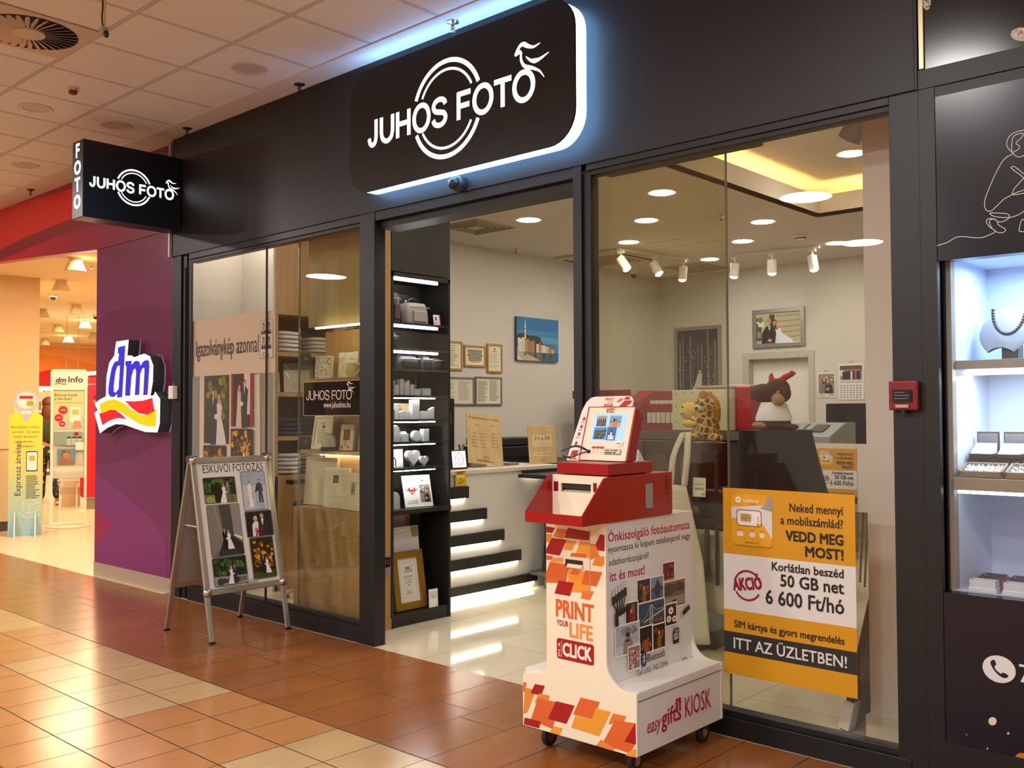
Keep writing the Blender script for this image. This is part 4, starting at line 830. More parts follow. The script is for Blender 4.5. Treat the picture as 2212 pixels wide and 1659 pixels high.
for s in (-1, 1):
    B().tube([(sx+s*.18, sy+.12, .70), (sx+s*.25, sy+.12, .72), (sx+s*.25, sy+.1, .88)], .012, BLK).box(sx+s*.25-.03, sx+s*.25+.03, sy-.14, sy+.14, .875, .91, BLK).build('armrest', t, smooth=True, bev=.008)
# oak display unit in the window
DX0, DX1, DY0, DY1 = -5.76, -4.955, 4.0, 4.215
t = thing('display_unit', (-5.35, 4.1, 0), 'oak window display unit with lit shelves of albums and a plain oak base', 'display unit')
B().box(DX0, DX1-.02, DY0, DY1, 0, .785, OAK).build('base_box', t, bev=.002)
B().box(-5.66, DX1-.02, DY1-.015, DY1, .785, 2.03, OAK).build('back_panel', t)
B().box(DX1-.02, DX1, 4.09, DY1, 0, 2.75, OAK).box(DX1-.02, DX1+.004, 4.085, DY1+.003, 0, .07, OAK).build('end_panel', t, bev=.001)
B().box(-5.72, DX1-.02, DY1-.12, DY1, 2.055, 2.75, woodmat('oak_shaded', 'a5946c', '8d7c55', '77683f')).build('upper_panel', t)  # oak darkened and greened, its unlit look put into the colour
for z, xl in ((1.685, -5.73), (1.185, -5.73)): B().box(xl, DX1-.02, DY0+.01, DY1-.015, z-.025, z, OAKX).build('shelf', t, bev=.001)
for z, xl in ((2.045, -5.55), (1.155, -5.68)):
    B().box(xl, DX1-.03, DY0+.03 if z > 1.5 else 4.17, DY0+.05 if z > 1.5 else 4.19, z-.012, z, mt('fff0cf', .4, 0, 14)).build('led_strip', t)
PEARL, IVORY = mt('cfc4ad', .35), mt('e3ddd0', .4)
def flower(g, W, H): 
    g.rc(.0, 0, W, H, 'ddd9d2'); blobs(g, 0, 0, W, H, ('4a4844', '6d6a64', '9a968e'), 70, .045, 5); g.rc(.3*W, .42*H, .4*W, .2*H, 'e9e6e0'); g.lines(.36*W, .46*H, .28*W, .1*H, 2, '8a857c')
def px_panel(name, lb, cat, pl, pr, ptop, z, y, t_, az, lean, body, draw=None, **k):
    x0, x1 = at(pl, 900, 'y', y).x, at(pr, 900, 'y', y).x; h = (at((pl+pr)/2, ptop, 'y', y).z-z)/math.cos(math.radians(lean))
    return panel(name, lb, cat, ((x0+x1)/2, y, z), x1-x0, h, t_, az, lean, body, draw, **k)
px_panel('photo_album', 'small album with a black and white floral cover on the upper lit shelf', 'album', 680, 711, 770, 1.686, 4.06, .03, -88, 4, WHITE, flower)
def plates(g, W, H): g.el(.34*W, .36*H, .30*W, .33*H, 'e9e7e2', 26); g.el(.36*W, .36*H, .22*W, .25*H, 'dcd9d3', 26); g.el(.62*W, .72*H, .27*W, .26*H, 'efede9', 26); g.ln([(.6*W, .72*H), (.85*W, .72*H)], .006, '9a958c')
px_panel('plate_gift_box', 'flat clear gift box of white paper shapes behind the mug', 'box', 728, 770, 761, 1.686, 4.12, .02, -90, 5, mt('d4d2cc', .2), plates)
mx, my, mz = at(758, 900, 'y', 4.045).x, 4.06, 1.686
t = thing('mug', (mx, my, mz), 'cream mug with heart shaped handle and a curved line on the upper lit shelf', 'mug')
B().lathe((mx, my, mz), [(.036, 0), (.040, .006), (.042, .095), (.039, .095), (.036, .012), (.002, .01)], mt('e8e0b8', .2), 28).build('cup', t, smooth=True)
B().tube(smooth_path([(mx+.04, my, mz+.082), (mx+.055, my, mz+.09), (mx+.078, my, mz+.08), (mx+.08, my, mz+.06), (mx+.06, my, mz+.035), (mx+.038, my, mz+.022)]), .006, mt('e8e0b8', .2)).build('handle', t, smooth=True)
B().tube([(mx-.03+.0045*i, my-.0425+.0004*(i-6)**2*.3, mz+.03+.014*math.sin(PI*i/12)) for i in range(10)], .0012, mt('3a3630', .5), 6).build('drawn_line', t)
def cert(g, W, H): g.lines(.2*W, .1*H, .6*W, .5*H, 7, '77756e', .3); g.rc(.42*W, .64*H, .16*W, .12*H, '55534e'); g.lines(.3*W, .8*H, .4*W, .06*H, 1, '88857c')
px_panel('framed_certificate', 'white framed certificate leaning on the middle lit shelf', 'frame', 671, 712, 899, 1.186, 4.09, .018, -90, 9, PAPER, cert, fw=.018, fm=WHITE)
gx = at(711, 950, 'y', 4.05).x
t = thing('snow_globe', (gx, 4.05, 1.186), 'glass snow globe on a black base on the middle lit shelf', 'ornament')
B().lathe((gx, 4.05, 1.186), [(.060, 0), (.060, .018), (.052, .026), (.01, .027)], mt('241c16', .4), 28).build('base', t, smooth=True)
B().lathe((gx, 4.05, 1.212), [(.050, 0), (.051, .03), (.042, .07), (.02, .09), (.002, .095)], CRYS, 24).build('dome', t, smooth=True)
B().box(gx-.02, gx+.02, 4.045, 4.052, 1.214, 1.27, mt('4a2f28', .5)).build('picture', t)
def redph(g, W, H): g.rc(.25*W, .4*H, .5*W, .4*H, '4a2a24'); g.rc(.3*W, .44*H, .4*W, .32*H, 'a83a2c'); blobs(g, .1*W, .04*H, .7*W, .34*H, ('b01820', 'c83038', 'e9e2da'), 12, .1, 2)
px_panel('framed_photo', 'white photo frame with a red picture beside the snow globe', 'frame', 732, 761, 918, 1.186, 4.08, .016, -92, 6, WHITE, redph)
px_panel('photo_album', 'large pearl coloured album, biggest of the albums on the oak base', 'album', 655, 722, 989, .786, 4.12, .025, -90, 5, PEARL)
def heartph(g, W, H): g.rc(.38*W, .62*H, .24*W, .2*H, '8a8880'); g.rc(.4*W, .63*H, .2*W, .17*H, '2c2c2e'); g.el(.5*W, .72*H, .06*W, .04*H, '77756e'); g.ln([(0, .28*H), (W, .3*H)], .002, 'b5aea0')
px_panel('photo_album', 'white album with a small dark photo window in the middle of the oak base', 'album', 696, 746, 1012, .786, 4.06, .025, -90, 6, IVORY, heartph)
px_panel('photo_album', 'narrow white album with a grey photo window at the right of the oak base', 'album', 743, 777, 1024, .786, 4.04, .03, -94, 6, IVORY, lambda g, W, H: (g.rc(.32*W, .42*H, .32*W, .34*H, '9a968c'), g.el(.48*W, .58*H, .09*W, .1*H, '6a675f')))
px_panel('photo_album', 'white album half hidden at the right edge of the oak base', 'album', 770, 788, 996, .786, 4.14, .02, -90, 6, IVORY)
px_panel('framed_photo', 'white frame edge half hidden at the right end of the middle lit shelf', 'frame', 772, 786, 900, 1.186, 4.13, .02, -90, 6, IVORY)
t = thing('counter_display', (-4.93, 4.1, 1.0), 'small grey people counter with a dark red display on the oak end panel', 'display')
p = at(834, 1222, 'x', -4.93)
B().box(-4.953, -4.925, p.y-.035, p.y+.035, p.z-.07, p.z+.07, mt('8f8b82', .4)).build('case', t, bev=.004); B().box(-4.926, -4.923, p.y-.026, p.y+.03, p.z-.01, p.z+.055, mt('2a120c', .15)).build('screen', t)
g = G((-4.9225, p.y, p.z), (0, 1, 0), (0, 0, 1), (1, 0, 0)); g.tx('22', .002, .012, .025, mt('8a3018', .4, 0, .6), 'c'); g.tx('o', .0, -.045, .012, '5d5a54', 'c'); g.build('printing', t)
# ================================================================ black lit shelf unit facing the doorway
UX, UB, UY0, UY1 = -4.95, -5.27, 4.218, 4.765
def uy(px): return UY0+.016+(px-850)/117*(UY1-UY0-.03)
t = thing('shelf_unit', (-5.11, 4.49, 0), 'tall black lit shelf unit full of bags and crystal gifts beside the counter', 'shelf unit')
DL2 = mt('2d2c28', .5)
B().box(UB, UX, UY0, UY0+.018, 0, 2.40, DARKLAM).box(UB, UX, UY1-.018, UY1, 0, 2.40, DARKLAM).box(UB, UB+.015, UY0, UY1, 0, 2.40, DL2).box(UB, UX, UY0, UY1, 2.37, 2.40, DARKLAM).build('carcass', t)
B().box(UB, UX, UY0, UY1, 2.405, 3.1, mt('2b2a26', .42)).build('upper_cupboard', t, bev=.002)
B().box(UB, UX+.006, UY0, UY1, .755, .785, DARKLAM).build('shelf', t); B().box(UB, UX-.01, UY0, UY1, .0, .085, DARKLAM).build('plinth', t)
US = [2.065, 1.885, 1.745, 1.565, 1.40, 1.245, 1.067]
for k, z in enumerate(US):
    gl = k in (1, 2)
    B().box(UB+.015, UX-.012, UY0+.018, UY1-.018, z-.016, z, DARKLAM if not gl else mt('45443f', .2)).build('shelf', t)
for z, st in ((2.365, 22), (2.045, 22), (1.868, 22)): B().box(UX-.03, UX-.012, UY0+.02, UY1-.11, z-.016, z, mt('ffffff', .4, 0, st)).build('led_strip', t)
for z in (1.548, 1.383, 1.228, 1.05): B().box(UX-.055, UX-.04, UY0+.02, UY1-.11, z-.006, z, mt('ffffff', .4, 0, 55)).build('led_strip', t)  # strips added under the lower shelves to brighten the crystals
B().box(UX-.004, UX, UY0+.018, UY1-.018, .787, 2.0, glassmat('shelf_glass', (.96, .97, .96))).build('glass_front', t)
def bag(px0, px1, z, h, cm, lb, d=.16, x=UX-.03, strap=True, trim=None, grp='camera bags in the black shelf unit'):
    y0, y1 = uy(px0), uy(px1); th = thing('camera_bag', (x-d/2, (y0+y1)/2, z), lb, 'bag', grp); m = mt(cm, .6)
    cy, w = (y0+y1)/2, (y1-y0)/2
    def f(u, v):
        e = 2*PI*u; r = lambda q: math.copysign(abs(q)**.5, q); k = 1-.22*v**3
        return (x-d/2+d/2*r(math.cos(e))*k, cy+w*r(math.sin(e))*k, z+h*v)
    b = B().grid(f, 24, 6, m); b.poly([f(i/24, 1) for i in range(24)], m).build('body', th, smooth=True)
    B().box(x-.004, x+.012, cy-w*.62, cy+w*.62, z+h*.08, z+h*.62, m).build('pocket', th, bev=.01)
    B().tube([(x+.003, cy-w*.85, z+h*.78), (x+.005, cy, z+h*.80), (x+.003, cy+w*.85, z+h*.78)], .004, mt(trim or '8d8a84', .5)).build('zip', th)
    if strap: B().tube(smooth_path([(x-d*.5, cy-w*.6, z+h*.95), (x-d*.45, cy-w*.3, z+h*1.2), (x-d*.45, cy+w*.3, z+h*1.2), (x-d*.5, cy+w*.6, z+h*.95)]), .008, BLK).build('handle', th, smooth=True)
    return th
bag(853, 872, US[0], .20, '5c4650', 'plum and black camera bag on the topmost lit shelf, at the left'); bag(873, 886, US[0], .15, '1c1b1c', 'small black camera bag behind the grey one on the topmost shelf', .14, UX-.1)
bag(887, 934, US[0], .145, 'a39c96', 'light grey camera bag lying on the topmost lit shelf', .16)
panel('boxed_gadget', 'black package with pink print standing behind the bags on the topmost shelf', 'box', (UX-.2, uy(905), US[0]), .16, .22, .02, 0, 2, BLK, lambda g, W, H: (g.rc(.05*W, .55*H, .35*W, .35*H, 'd89aa8'), g.rc(.75*W, .7*H, .15*W, .12*H, 'e6e2dc')))
panel('price_tag', 'white and pink price card at the right of the topmost shelf', 'price tag', (UX-.03, uy(948), US[0]), .055, .075, .004, -10, 10, WHITE, lambda g, W, H: (g.rc(.82*W, 0, .18*W, H, 'd8788c'), g.rc(.25*W, .45*H, .25*W, .35*H, '3a3836'), g.lines(.1*W, .1*H, .6*W, .25*H, 2, '9a968e')))
bag(852.5, 866, US[1]+.002, .10, '121212', 'black bag at the left edge of the second lit shelf', .14, strap=False)
bag(866, 884, US[3]+.18, .15, '1f1f1f', 'shiny black camera bag at the left of the hanging row', .1, trim='c9c4b4')if 0 else None
bag(867, 914, US[2]+.002, .09, '1b1a1b', 'wide black camera bag with pale trim in the middle of the third shelf', .15, trim='cfc9b4'); bag(916, 937, US[2]+.002, .09, '23252b', 'black shoulder bag with curved pale edge on the third shelf', .14, UX-.025, trim='d6ceb4'); bag(939, 960, US[2]+.002, .085, '1c1c1c', 'small black pouch at the right end of the third shelf', .12, strap=False, trim='b58a5a')
tag(B().ell((UX-.05, uy(855), US[2]+.035), (.02, .016, .034), mt('b5502c', .5), 12, 8).build('key_ring', smooth=True), 'orange trinket at the left of the third lit shelf', 'ornament')
def crystal(px, z, w, h, d, kind, lb, x=UX-.07):
    y = uy(px); z += .0008; th = thing('crystal_block', (x, y, z), lb, 'crystal gift', 'engraved crystal gifts'); b = B(); pic = B(); PM = mt('d8dcde', .5)
    if kind == 'box': b.box(x-d/2, x+d/2, y-w/2, y+w/2, z, z+h, CRYS)
    elif kind == 'tilt': b.add([(x-d/2, y-w/2, z), (x+d/2, y-w/2, z), (x+d/2, y+w/2, z), (x-d/2, y+w/2, z), (x-d/2, y-w/2, z+h*.8), (x+d/2, y-w/2, z+h*.8), (x+d/2, y+w/2, z+h), (x-d/2, y+w/2, z+h)], [(0, 3, 2, 1), (4, 5, 6, 7), (0, 1, 5, 4), (1, 2, 6, 5), (2, 3, 7, 6), (3, 0, 4, 7)], CRYS)
    elif kind == 'disc': b.cyl((x-d/2, y, z+h/2), h/2, d, CRYS, 'x', 28)
    elif kind == 'arch': b.prism([(y-w/2, z), (y+w/2, z), (y+w/2, z+h*.6)]+[(y+w/2*math.cos(PI*i/10), z+h*.6+h*.4*math.sin(PI*i/10)) for i in range(1, 10)]+[(y-w/2, z+h*.6)], 'x', x-d/2, x+d/2, CRYS)
    elif kind == 'heart':
        b.prism([(y+w/2*.062*16*math.sin(q)**3, z+h*.60+h*.034*(13*math.cos(q)-5*math.cos(2*q)-2*math.cos(3*q)-math.cos(4*q))) for q in [2*PI*i/36 for i in range(36)]], 'x', x-d/2, x+d/2, CRYS)
    b.build('glass', th, bev=.002)
    pic.box(x-.001, x+.001, y-w*.28, y+w*.28, z+h*.2, z+h*.68, PM if kind != 'heart' else mt('6a4030', .5)).build('engraving', th)
    return th
for a in ((858, US[3], .045, .10, .04, 'box', 'crystal block at the left end of the fourth shelf'), (868, US[3], .03, .07, .035, 'box', 'small crystal cube second from left on the fourth shelf'), (877, US[3], .035, .11, .04, 'box', 'tall crystal block left of the middle on the fourth shelf'), (888, US[3], .045, .105, .04, 'tilt', 'tall slanted crystal block in the middle of the fourth shelf'), (899, US[3], .035, .075, .035, 'box', 'crystal block beside the little tower on the fourth shelf'), (929, US[3], .08, .05, .04, 'box', 'long low crystal block right of the little tower'),
          (867, US[4], .035, .105, .035, 'box', 'narrow tall crystal block at the left of the fifth shelf'), (877, US[4], .05, .06, .04, 'tilt', 'slanted crystal block, second on the fifth shelf'), (889, US[4], .045, .05, .035, 'box', 'low crystal cube in the middle of the fifth shelf'), (906, US[4], .065, .135, .04, 'box', 'tallest crystal block, on the fifth shelf'), (926, US[4], .07, .055, .04, 'box', 'crystal block with two linked rings on the fifth shelf'), (942, US[4], .04, .085, .03, 'tilt', 'slanted crystal at the right of the fifth shelf'),
          (864, US[5], .075, .115, .045, 'arch', 'arched crystal clock at the left of the sixth shelf'), (884, US[5], .06, .055, .04, 'box', 'crystal block between the arched clock and the disc'), (895, US[5], .045, .07, .035, 'arch', 'small arched crystal left of the crystal disc', UX-.13), (909, US[5], .06, .075, .035, 'disc', 'round crystal disc with a portrait on the sixth shelf'), (928, US[5], .055, .085, .04, 'box', 'dim crystal block at the right of the sixth shelf'),
          (902, US[6], .12, .115, .035, 'heart', 'large amber crystal heart on the seventh shelf'), (919, US[6], .075, .075, .022, 'heart', 'small crystal heart in front of the large one', UX-.036), (862.5, .786, .085, .12, .05, 'arch', 'round topped crystal clock at the left of the lowest lit shelf')): crystal(*a)
t = thing('tower_ornament', (UX-.07, uy(909), US[3]), 'thin golden tower figurine on a crystal base on the fourth shelf', 'ornament')
y_ = uy(909); B().box(UX-.09, UX-.05, y_-.025, y_+.025, US[3], US[3]+.045, CRYS).build('base', t); B().lathe((UX-.07, y_, US[3]+.045), [(.008, 0), (.003, .04), (.003, .06), (.009, .064), (.002, .072), (.001, .098)], M_GOLD, 10).build('tower', t)
panel('framed_photo', 'small black photo frame at the left end of the fifth shelf', 'frame', (UX-.12, uy(858.5), US[4]), .06, .11, .012, -15, 8, WHITE, lambda g, W, H: g.rc(.1*W, .1*H, .8*W, .8*H, '2c2c30'), fw=.006, fm=CHROME)
panel('wooden_photo_card', 'pale wooden photo card behind the crystals of the fifth shelf', 'photo', (UX-.16, uy(895), US[4]), .17, .11, .006, 0, 4, PALEWOOD, lambda g, W, H: (g.rc(.35*W, .1*H, .25*W, .6*H, '8a7248'), g.lines(.1*W, .75*H, .7*W, .15*H, 1, '8a7a58')))
panel('portrait_card', 'white card with a smiling portrait at the left of the seventh shelf', 'photo', (UX-.09, uy(870), US[6]), .15, .125, .006, -4, 5, WHITE, lambda g, W, H: (photo(g, .12*W, .05*H, .6*W, .62*H, 'face'), g.lines(.1*W, .8*H, .75*W, .1*H, 1, '8a857c')))
def love(g, W, H):
    hp = lambda cx, cy, s: [(cx+s*.062*16*math.sin(q)**3, cy+s*.06*(13*math.cos(q)-5*math.cos(2*q)-2*math.cos(3*q)-math.cos(4*q))) for q in [2*PI*i/30 for i in range(30)]]
    g.pg(hp(.30*W, .52*H, .14*W), 'b81420'); g.ln([(.18*W, .56*H), (.1*W, .5*H), (.12*W, .6*H)], .006*1, '2a2020'); g.ln([(.42*W, .56*H), (.5*W, .5*H), (.48*W, .6*H)], .006, '2a2020')
    for a in (.26, .34): g.el(a*W, .58*H, .025*W, .035*H, 'f0ece8', 12); g.el(a*W, .57*H, .01*W, .014*H, '1a1414', 8)
    g.arc(.30*W, .52*H, .05*W, .07*W, 200, 340, 'f0ece8', 8); g.tx('LOVE', .13*W, .10*H, .12*H, '2e2a28', w=.33*W)
    photo(g, .56*W, .14*H, .38*W, .55*H, 'two', 4); g.ln([(.55*W, .9*H), (.95*W, .9*H)], .003, '8a8478'); g.pg(hp(.7*W, .82*H, .04*W), '8c1420'); g.pg(hp(.86*W, .8*H, .02*W), '4a2a2a')
panel('love_tile', 'white photo tile reading LOVE with a red heart on the lowest lit shelf', 'photo tile', (UX-.06, uy(916), .785), .235, .225, .008, -8, 14, WHITE, love)
# bottom niche
panel('picture_frame', 'plain wooden frame with grey corners standing at the back of the niche', 'frame', (UX-.21, uy(891), .086), .33, .65, .025, 0, 2, mt('b5aca0', .5), None, fw=.022, fm=mt('a9763a', .4))
def wrap(g, W, H): g.pg([(.78*W, .99*H), (.98*W, .99*H), (.98*W, .86*H), (.82*W, .86*H)], 'a88a4e'); g.ln([(.06*W, .93*H), (.7*W, .96*H)], .006, 'f2f0ec'); g.ln([(.05*W, .88*H), (.5*W, .9*H)], .004, 'd2cec6'); g.tx('xx', .08*W, .06*H, .02, '2c2c2a'); g.rc(.27*W, .05*H, .004, .05, '2c2c2a'); g.lines(.3*W, .06*H, .12*W, .035, 3, '8a8880')
panel('wrapped_picture', 'large white picture wrapped in clear film leaning behind the gold frame', 'picture', (UX-.11, uy(894), .087), .35, .56, .03, 0, 6, mt('d9d6d0', .18), wrap)
def goldin(g, W, H):
    g.rc(.0, 0, W, H, 'd9d4c8'); 
    for q in ((.1*W, .1*H, .8*W, .002), (.1*W, .9*H, .8*W, .002), (.1*W, .1*H, .002, .8*H), (.9*W, .1*H, .002, .8*H)): g.rc(*q, 'a39c8e')
    g.pg([(.3*W, .68*H), (.72*W, .68*H), (.72*W, .85*H), (.67*W, .82*H), (.67*W, .72*H), (.36*W, .71*H)], 'a39a96'); g.tx('xx', .5*W, .74*H, .026, '2e2a26', 'c', bold=.03)
    for i, s in enumerate(('Képkeret', 'Frame', '21x29,7', 'A4')): g.tx(s, .5*W, (.56-.065*i)*H, .014, '55504a', 'c')
    g.lines(.36*W, .16*H, .28*W, .1*H, 4, '8a847a')
panel('gold_picture_frame', 'ornate gold picture frame with a white insert leaning in the low niche', 'frame', (UX-.045, uy(898), .087), .285, .40, .03, 0, 9, mt('cbbf9e', .5), goldin, fw=.05, fm=M_GOLD, roll=0)
panel('price_card', 'white price card leaning against the gold frame', 'price tag', (UX-.014, uy(936), .086), .085, .125, .003, 0, 3, PAPER, lambda g, W, H: (g.tx('21x30 -kor', .5*W, .76*H, .012, '3a3632', 'c'), g.tx('képkeret', .5*W, .62*H, .012, '3a3632', 'c'), g.tx('11.990,-', .5*W, .48*H, .013, '3a3632', 'c'), g.el(.86*W, .12*H, .006, .006, '8a8880')))
# ================================================================ counter
CX, CZ = -5.27, .97
t = thing('counter', (-5.6, 5.57, 0), 'white service counter with black stepped bars and light strips under each', 'counter')
B().box(-5.9, CX, 4.77, 6.17, 0, CZ, mt('dcd8cf', .5)).build('front_panel', t, bev=.003)
B().box(-6.0, CX+.02, 4.77, 6.36, CZ, 1.0, mt('d9d0bd', .35)).build('worktop', t, bev=.003)
BAR = mt('26241f', .45)
for k, (y1, z0, z1) in enumerate(((5.245, .789, .879), (5.445, .612, .698), (5.646, .428, .514), (5.847, .244, .33), (6.044, .053, .122))):
    s = B().box(CX, CX+.028, 4.77, y1, z0, z1, BAR).build('bar', t, bev=.002)
    B().box(CX+.003, CX+.016, 4.77, y1-.03, z0-.008, z0-.001, mt('fff6e4', .4, 0, 26)).build('led_strip', s)
CTZ = 1.0
def pricewood(g, W, H):
    g.tx('Képkidolgozási áraink', .5*W, .88*H, .021, '2e2618', 'c', w=.84*W); g.tx('10x15', .3*W, .74*H, .014, '3a3020', 'c'); g.tx('10x21', .74*W, .76*H, .014, '3a3020', 'c')
    for i in range(5): g.tx('%d db - %d Ft' % ((1, 10, 50, 100, 200)[i], (220, 200, 180, 160, 140)[i]), .12*W, (.58-.065*i)*H, .010, '3a3020', w=.42*W); g.tx('%d Ft' % (320, 300, 280, 260, 240)[i], .66*W, (.6-.065*i)*H, .010, '3a3020', w=.22*W)
    logo(g, .40*W, .13*H, .2*W, '3a3020', bird=False); g.lines(.25*W, .04*H, .5*W, .05*H, 2, '6a5836')
panel('price_board', 'light wooden price list leaning on the counter beside the monitor', 'price board', (-5.42, 5.62, CTZ), .34, .43, .008, -12, 16, PALEWOOD, pricewood, roll=-7)
def wood21(g, W, H):
    g.rr(.14*W, .45*H, .72*W, .3*H, .01, 'd9c69a'); g.tx('21x30', .5*W, .62*H, .030, '26221a', 'c', w=.58*W); g.tx('(A4)', .5*W, .56*H, .008, '4a4030', 'c'); g.tx('Keretes kép - 21x30', .5*W, .49*H, .008, '4a4030', 'c')
    g.rr(.14*W, .2*H, .72*W, .1*H, .006, 'd9c69a'); g.tx('21x30 - 3.600 Ft/db', .5*W, .235*H, .014, '26221a', 'c', w=.66*W); g.arc(.5*W, .07*H, .012, .015, 20, 160, '4a4030', 10); g.tx('JUHOS FOTO', .5*W, .065*H, .007, '4a4030', 'c')
panel('size_board', 'light wooden board reading 21x30 standing at the end of the counter', 'sign', (-5.44, 6.36, CTZ), .30, .33, .008, -12, 6, PALEWOOD, wood21)
panel('size_sign', 'small clear stand reading 15x21 half hidden by the red kiosk', 'sign', (-5.13, 6.56, .9455), .2, .25, .006, -12, 5, CLEAR, lambda g, W, H: (g.rc(.1*W, .62*H, .8*W, .3*H, 'd9cba4'), g.tx('15x21', .5*W, .72*H, .03, '2a261e', 'c', w=.6*W), g.rc(.1*W, .3*H, .8*W, .26*H, 'd9cba4'), g.tx('10x15', .5*W, .38*H, .022, '2a261e', 'c', w=.5*W), g.lines(.2*W, .06*H, .6*W, .16*H, 3, '8a7f66')))
t = thing('lit_photo_cube', (-5.40, 5.27, CTZ), 'small lit frame with a drawn face on the counter edge', 'photo frame')
u, v, n = frame3(-8, 8); P0 = Vector((-5.37, 5.27, CTZ+.0055)); M4 = Matrix(((u.x, n.x, v.x, P0.x), (u.y, n.y, v.y, P0.y), (u.z, n.z, v.z, P0.z), (0, 0, 0, 1)))
B().box(-.075, .075, -.03, 0, .0, .15, BLK).xf(M4).build('case', t, bev=.003); B().box(-.065, .065, -.001, .002, .012, .14, mt('f2f4f6', .4, 0, .9)).xf(M4).build('screen', t)
g = G(P0+n*.0025-u*.065+v*.012, u, v, n); fx = lambda *a: g.ln([(p[0]*.13, p[1]*.128) for p in a], .004, '2a2a2e')
fx((.2, .1), (.22, .6), (.4, .88), (.62, .88), (.8, .6), (.78, .1)); fx((.35, .3), (.4, .15), (.55, .1), (.68, .2), (.7, .45)); fx((.36, .55), (.46, .57)); fx((.58, .57), (.68, .55)); fx((.5, .5), (.48, .38), (.53, .36)); fx((.44, .25), (.52, .22), (.6, .25)); g.build('drawing', t)
panel('yellow_card', 'yellow card hanging from the counter edge below the lit frame', 'card', (-5.2465, 5.16, .884), .115, .115, .002, 0, 0, mt('e0b400', .5), lambda g, W, H: (g.rc(.1*W, .8*H, .6*W, .06*H, '2a2208'), g.rc(.1*W, .9*H, .75*W, .05*H, '2a2208'), g.rc(.1*W, .55*H, .75*W, .16*H, 'eadfae'), g.ln([(.2*W, .25*H), (.4*W, .14*H), (.8*W, .36*H)], .004, '2a2208'), g.arc(.5*W, .36*H, .012, .016, 0, 360, '4a3c08', 10)))
t = thing('monitor', (-5.75, 5.0, CTZ), 'black monitor seen from the back on the counter beside the shelf unit', 'monitor')
u, v, n = frame3(170, 0); P0 = Vector((-5.72, 5.10, 1.0)); M4 = Matrix(((u.x, n.x, v.x, P0.x), (u.y, n.y, v.y, P0.y), (u.z, n.z, v.z, P0.z), (0, 0, 0, 1)))
B().box(-.36, .36, -.05, 0, .12, .56, BLK).xf(M4).build('screen', t, bev=.006); B().box(-.05, .07, -.10, -.05, .02, .48, mt('1c1c1b', .5)).xf(M4).build('stand', t, bev=.006); B().box(-.16, .16, -.16, .08, 0, .02, BLK).xf(M4).build('base', t, bev=.004)
t = thing('pen_pot', (-5.62, 5.42, CTZ), 'dark pot of pens behind the lit frame on the counter', 'pen holder')
B().lathe((-5.55, 5.50, CTZ), [(.036, 0), (.04, .09), (.036, .09), (.034, .01)], BLK, 18).build('pot', t, smooth=True)
for k in range(7):
    a_ = k*.9; B().tube([(-5.55+.01*math.cos(a_), 5.50+.01*math.sin(a_), CTZ+.01), (-5.55+.05*math.cos(a_), 5.50+.05*math.sin(a_), CTZ+.16+.006*k)], .004, mt(('2b1c1a', '5a1c1c', '1c2440', '2a2a2a')[k % 4], .4), 6).build('pen', t)
t = thing('card_terminal', (-5.55, 5.66, CTZ), 'grey payment terminal with blue screen behind the price list', 'payment terminal')
B().prism([(5.56, CTZ), (5.76, CTZ), (5.76, CTZ+.05), (5.58, CTZ+.09)], 'x', -5.66, -5.54, mt('c9c6c0', .4)).build('body', t, bev=.008); B().add([(-5.65, 5.60, CTZ+.0875), (-5.56, 5.60, CTZ+.0875), (-5.56, 5.67, CTZ+.0722), (-5.65, 5.67, CTZ+.0722)], [(0, 1, 2, 3)], mt('2a5fc8', .3, 0, 1.2)).build('screen', t)
tag(B().box(-5.55, -5.45, 5.93, 6.05, CTZ, CTZ+.02, mt('77757a', .5)).build('card_stack', bev=.003), 'small grey pile of cards on the counter right of the price list', 'cards')
t = thing('receipt_printer', (-6.4, 6.9, .9), 'long black printer on the desk behind the counter', 'printer')
B().box(-6.62, -6.22, 6.55, 7.35, .95, 1.12, BLK).build('body', t, bev=.008); B().box(-6.60, -6.24, 6.56, 7.34, 1.13, 1.20, mt('1b1a19', .4)).build('lid', t, bev=.006); B().box(-6.217, -6.212, 6.65, 7.25, 1.0, 1.03, mt('0a0a0a', .3)).build('paper_slot', t)
t = thing('back_desk', (-6.6, 7, 0), 'dark desk along the wall behind the counter', 'desk')
B().box(-7.1, -6.1, 6.4, 8.2, .92, .95, mt('35322d', .5)).build('top', t); B().box(-7.1, -6.15, 6.42, 6.45, 0, .92, mt('8c887e', .6)).build('side_panel', t); B().box(-7.1, -6.15, 8.15, 8.18, 0, .92, mt('8c887e', .6)).build('side_panel', t)
t = thing('side_table', (-4.95, 6.1, 0), 'low black display table at the counter end, with a film wrapped picture on its shelf', 'table')
B().box(-5.235, -4.6, 5.80, 6.72, .915, .945, DARKLAM).build('top', t); B().box(-4.63, -4.6, 5.95, 6.44, 0, .915, DARKLAM).build('side_panel', t); B().box(-5.235, -4.63, 6.40, 6.43, .15, .915, mt('3a3833', .5)).build('back_panel', t)
B().box(-5.235, -4.635, 5.94, 6.395, .115, .145, mt('4a4640', .5)).build('low_shelf', t); B().box(-5.15, -4.66, 6.02, 6.42, 0, .113, mt('2a2824', .5)).build('plinth', t)
p = at(1185, 1023, 'x', -5.235); tag(B().box(-5.262, -5.235, 5.87, 6.35, .945, .967, DARKLAM).box(-5.255, -5.243, 5.9, 6.12, .94, .945, mt('fff3dc', .4, 0, 20)).build('under_counter_lamp'), 'short dark light bar under the far end of the counter top', 'lamp')
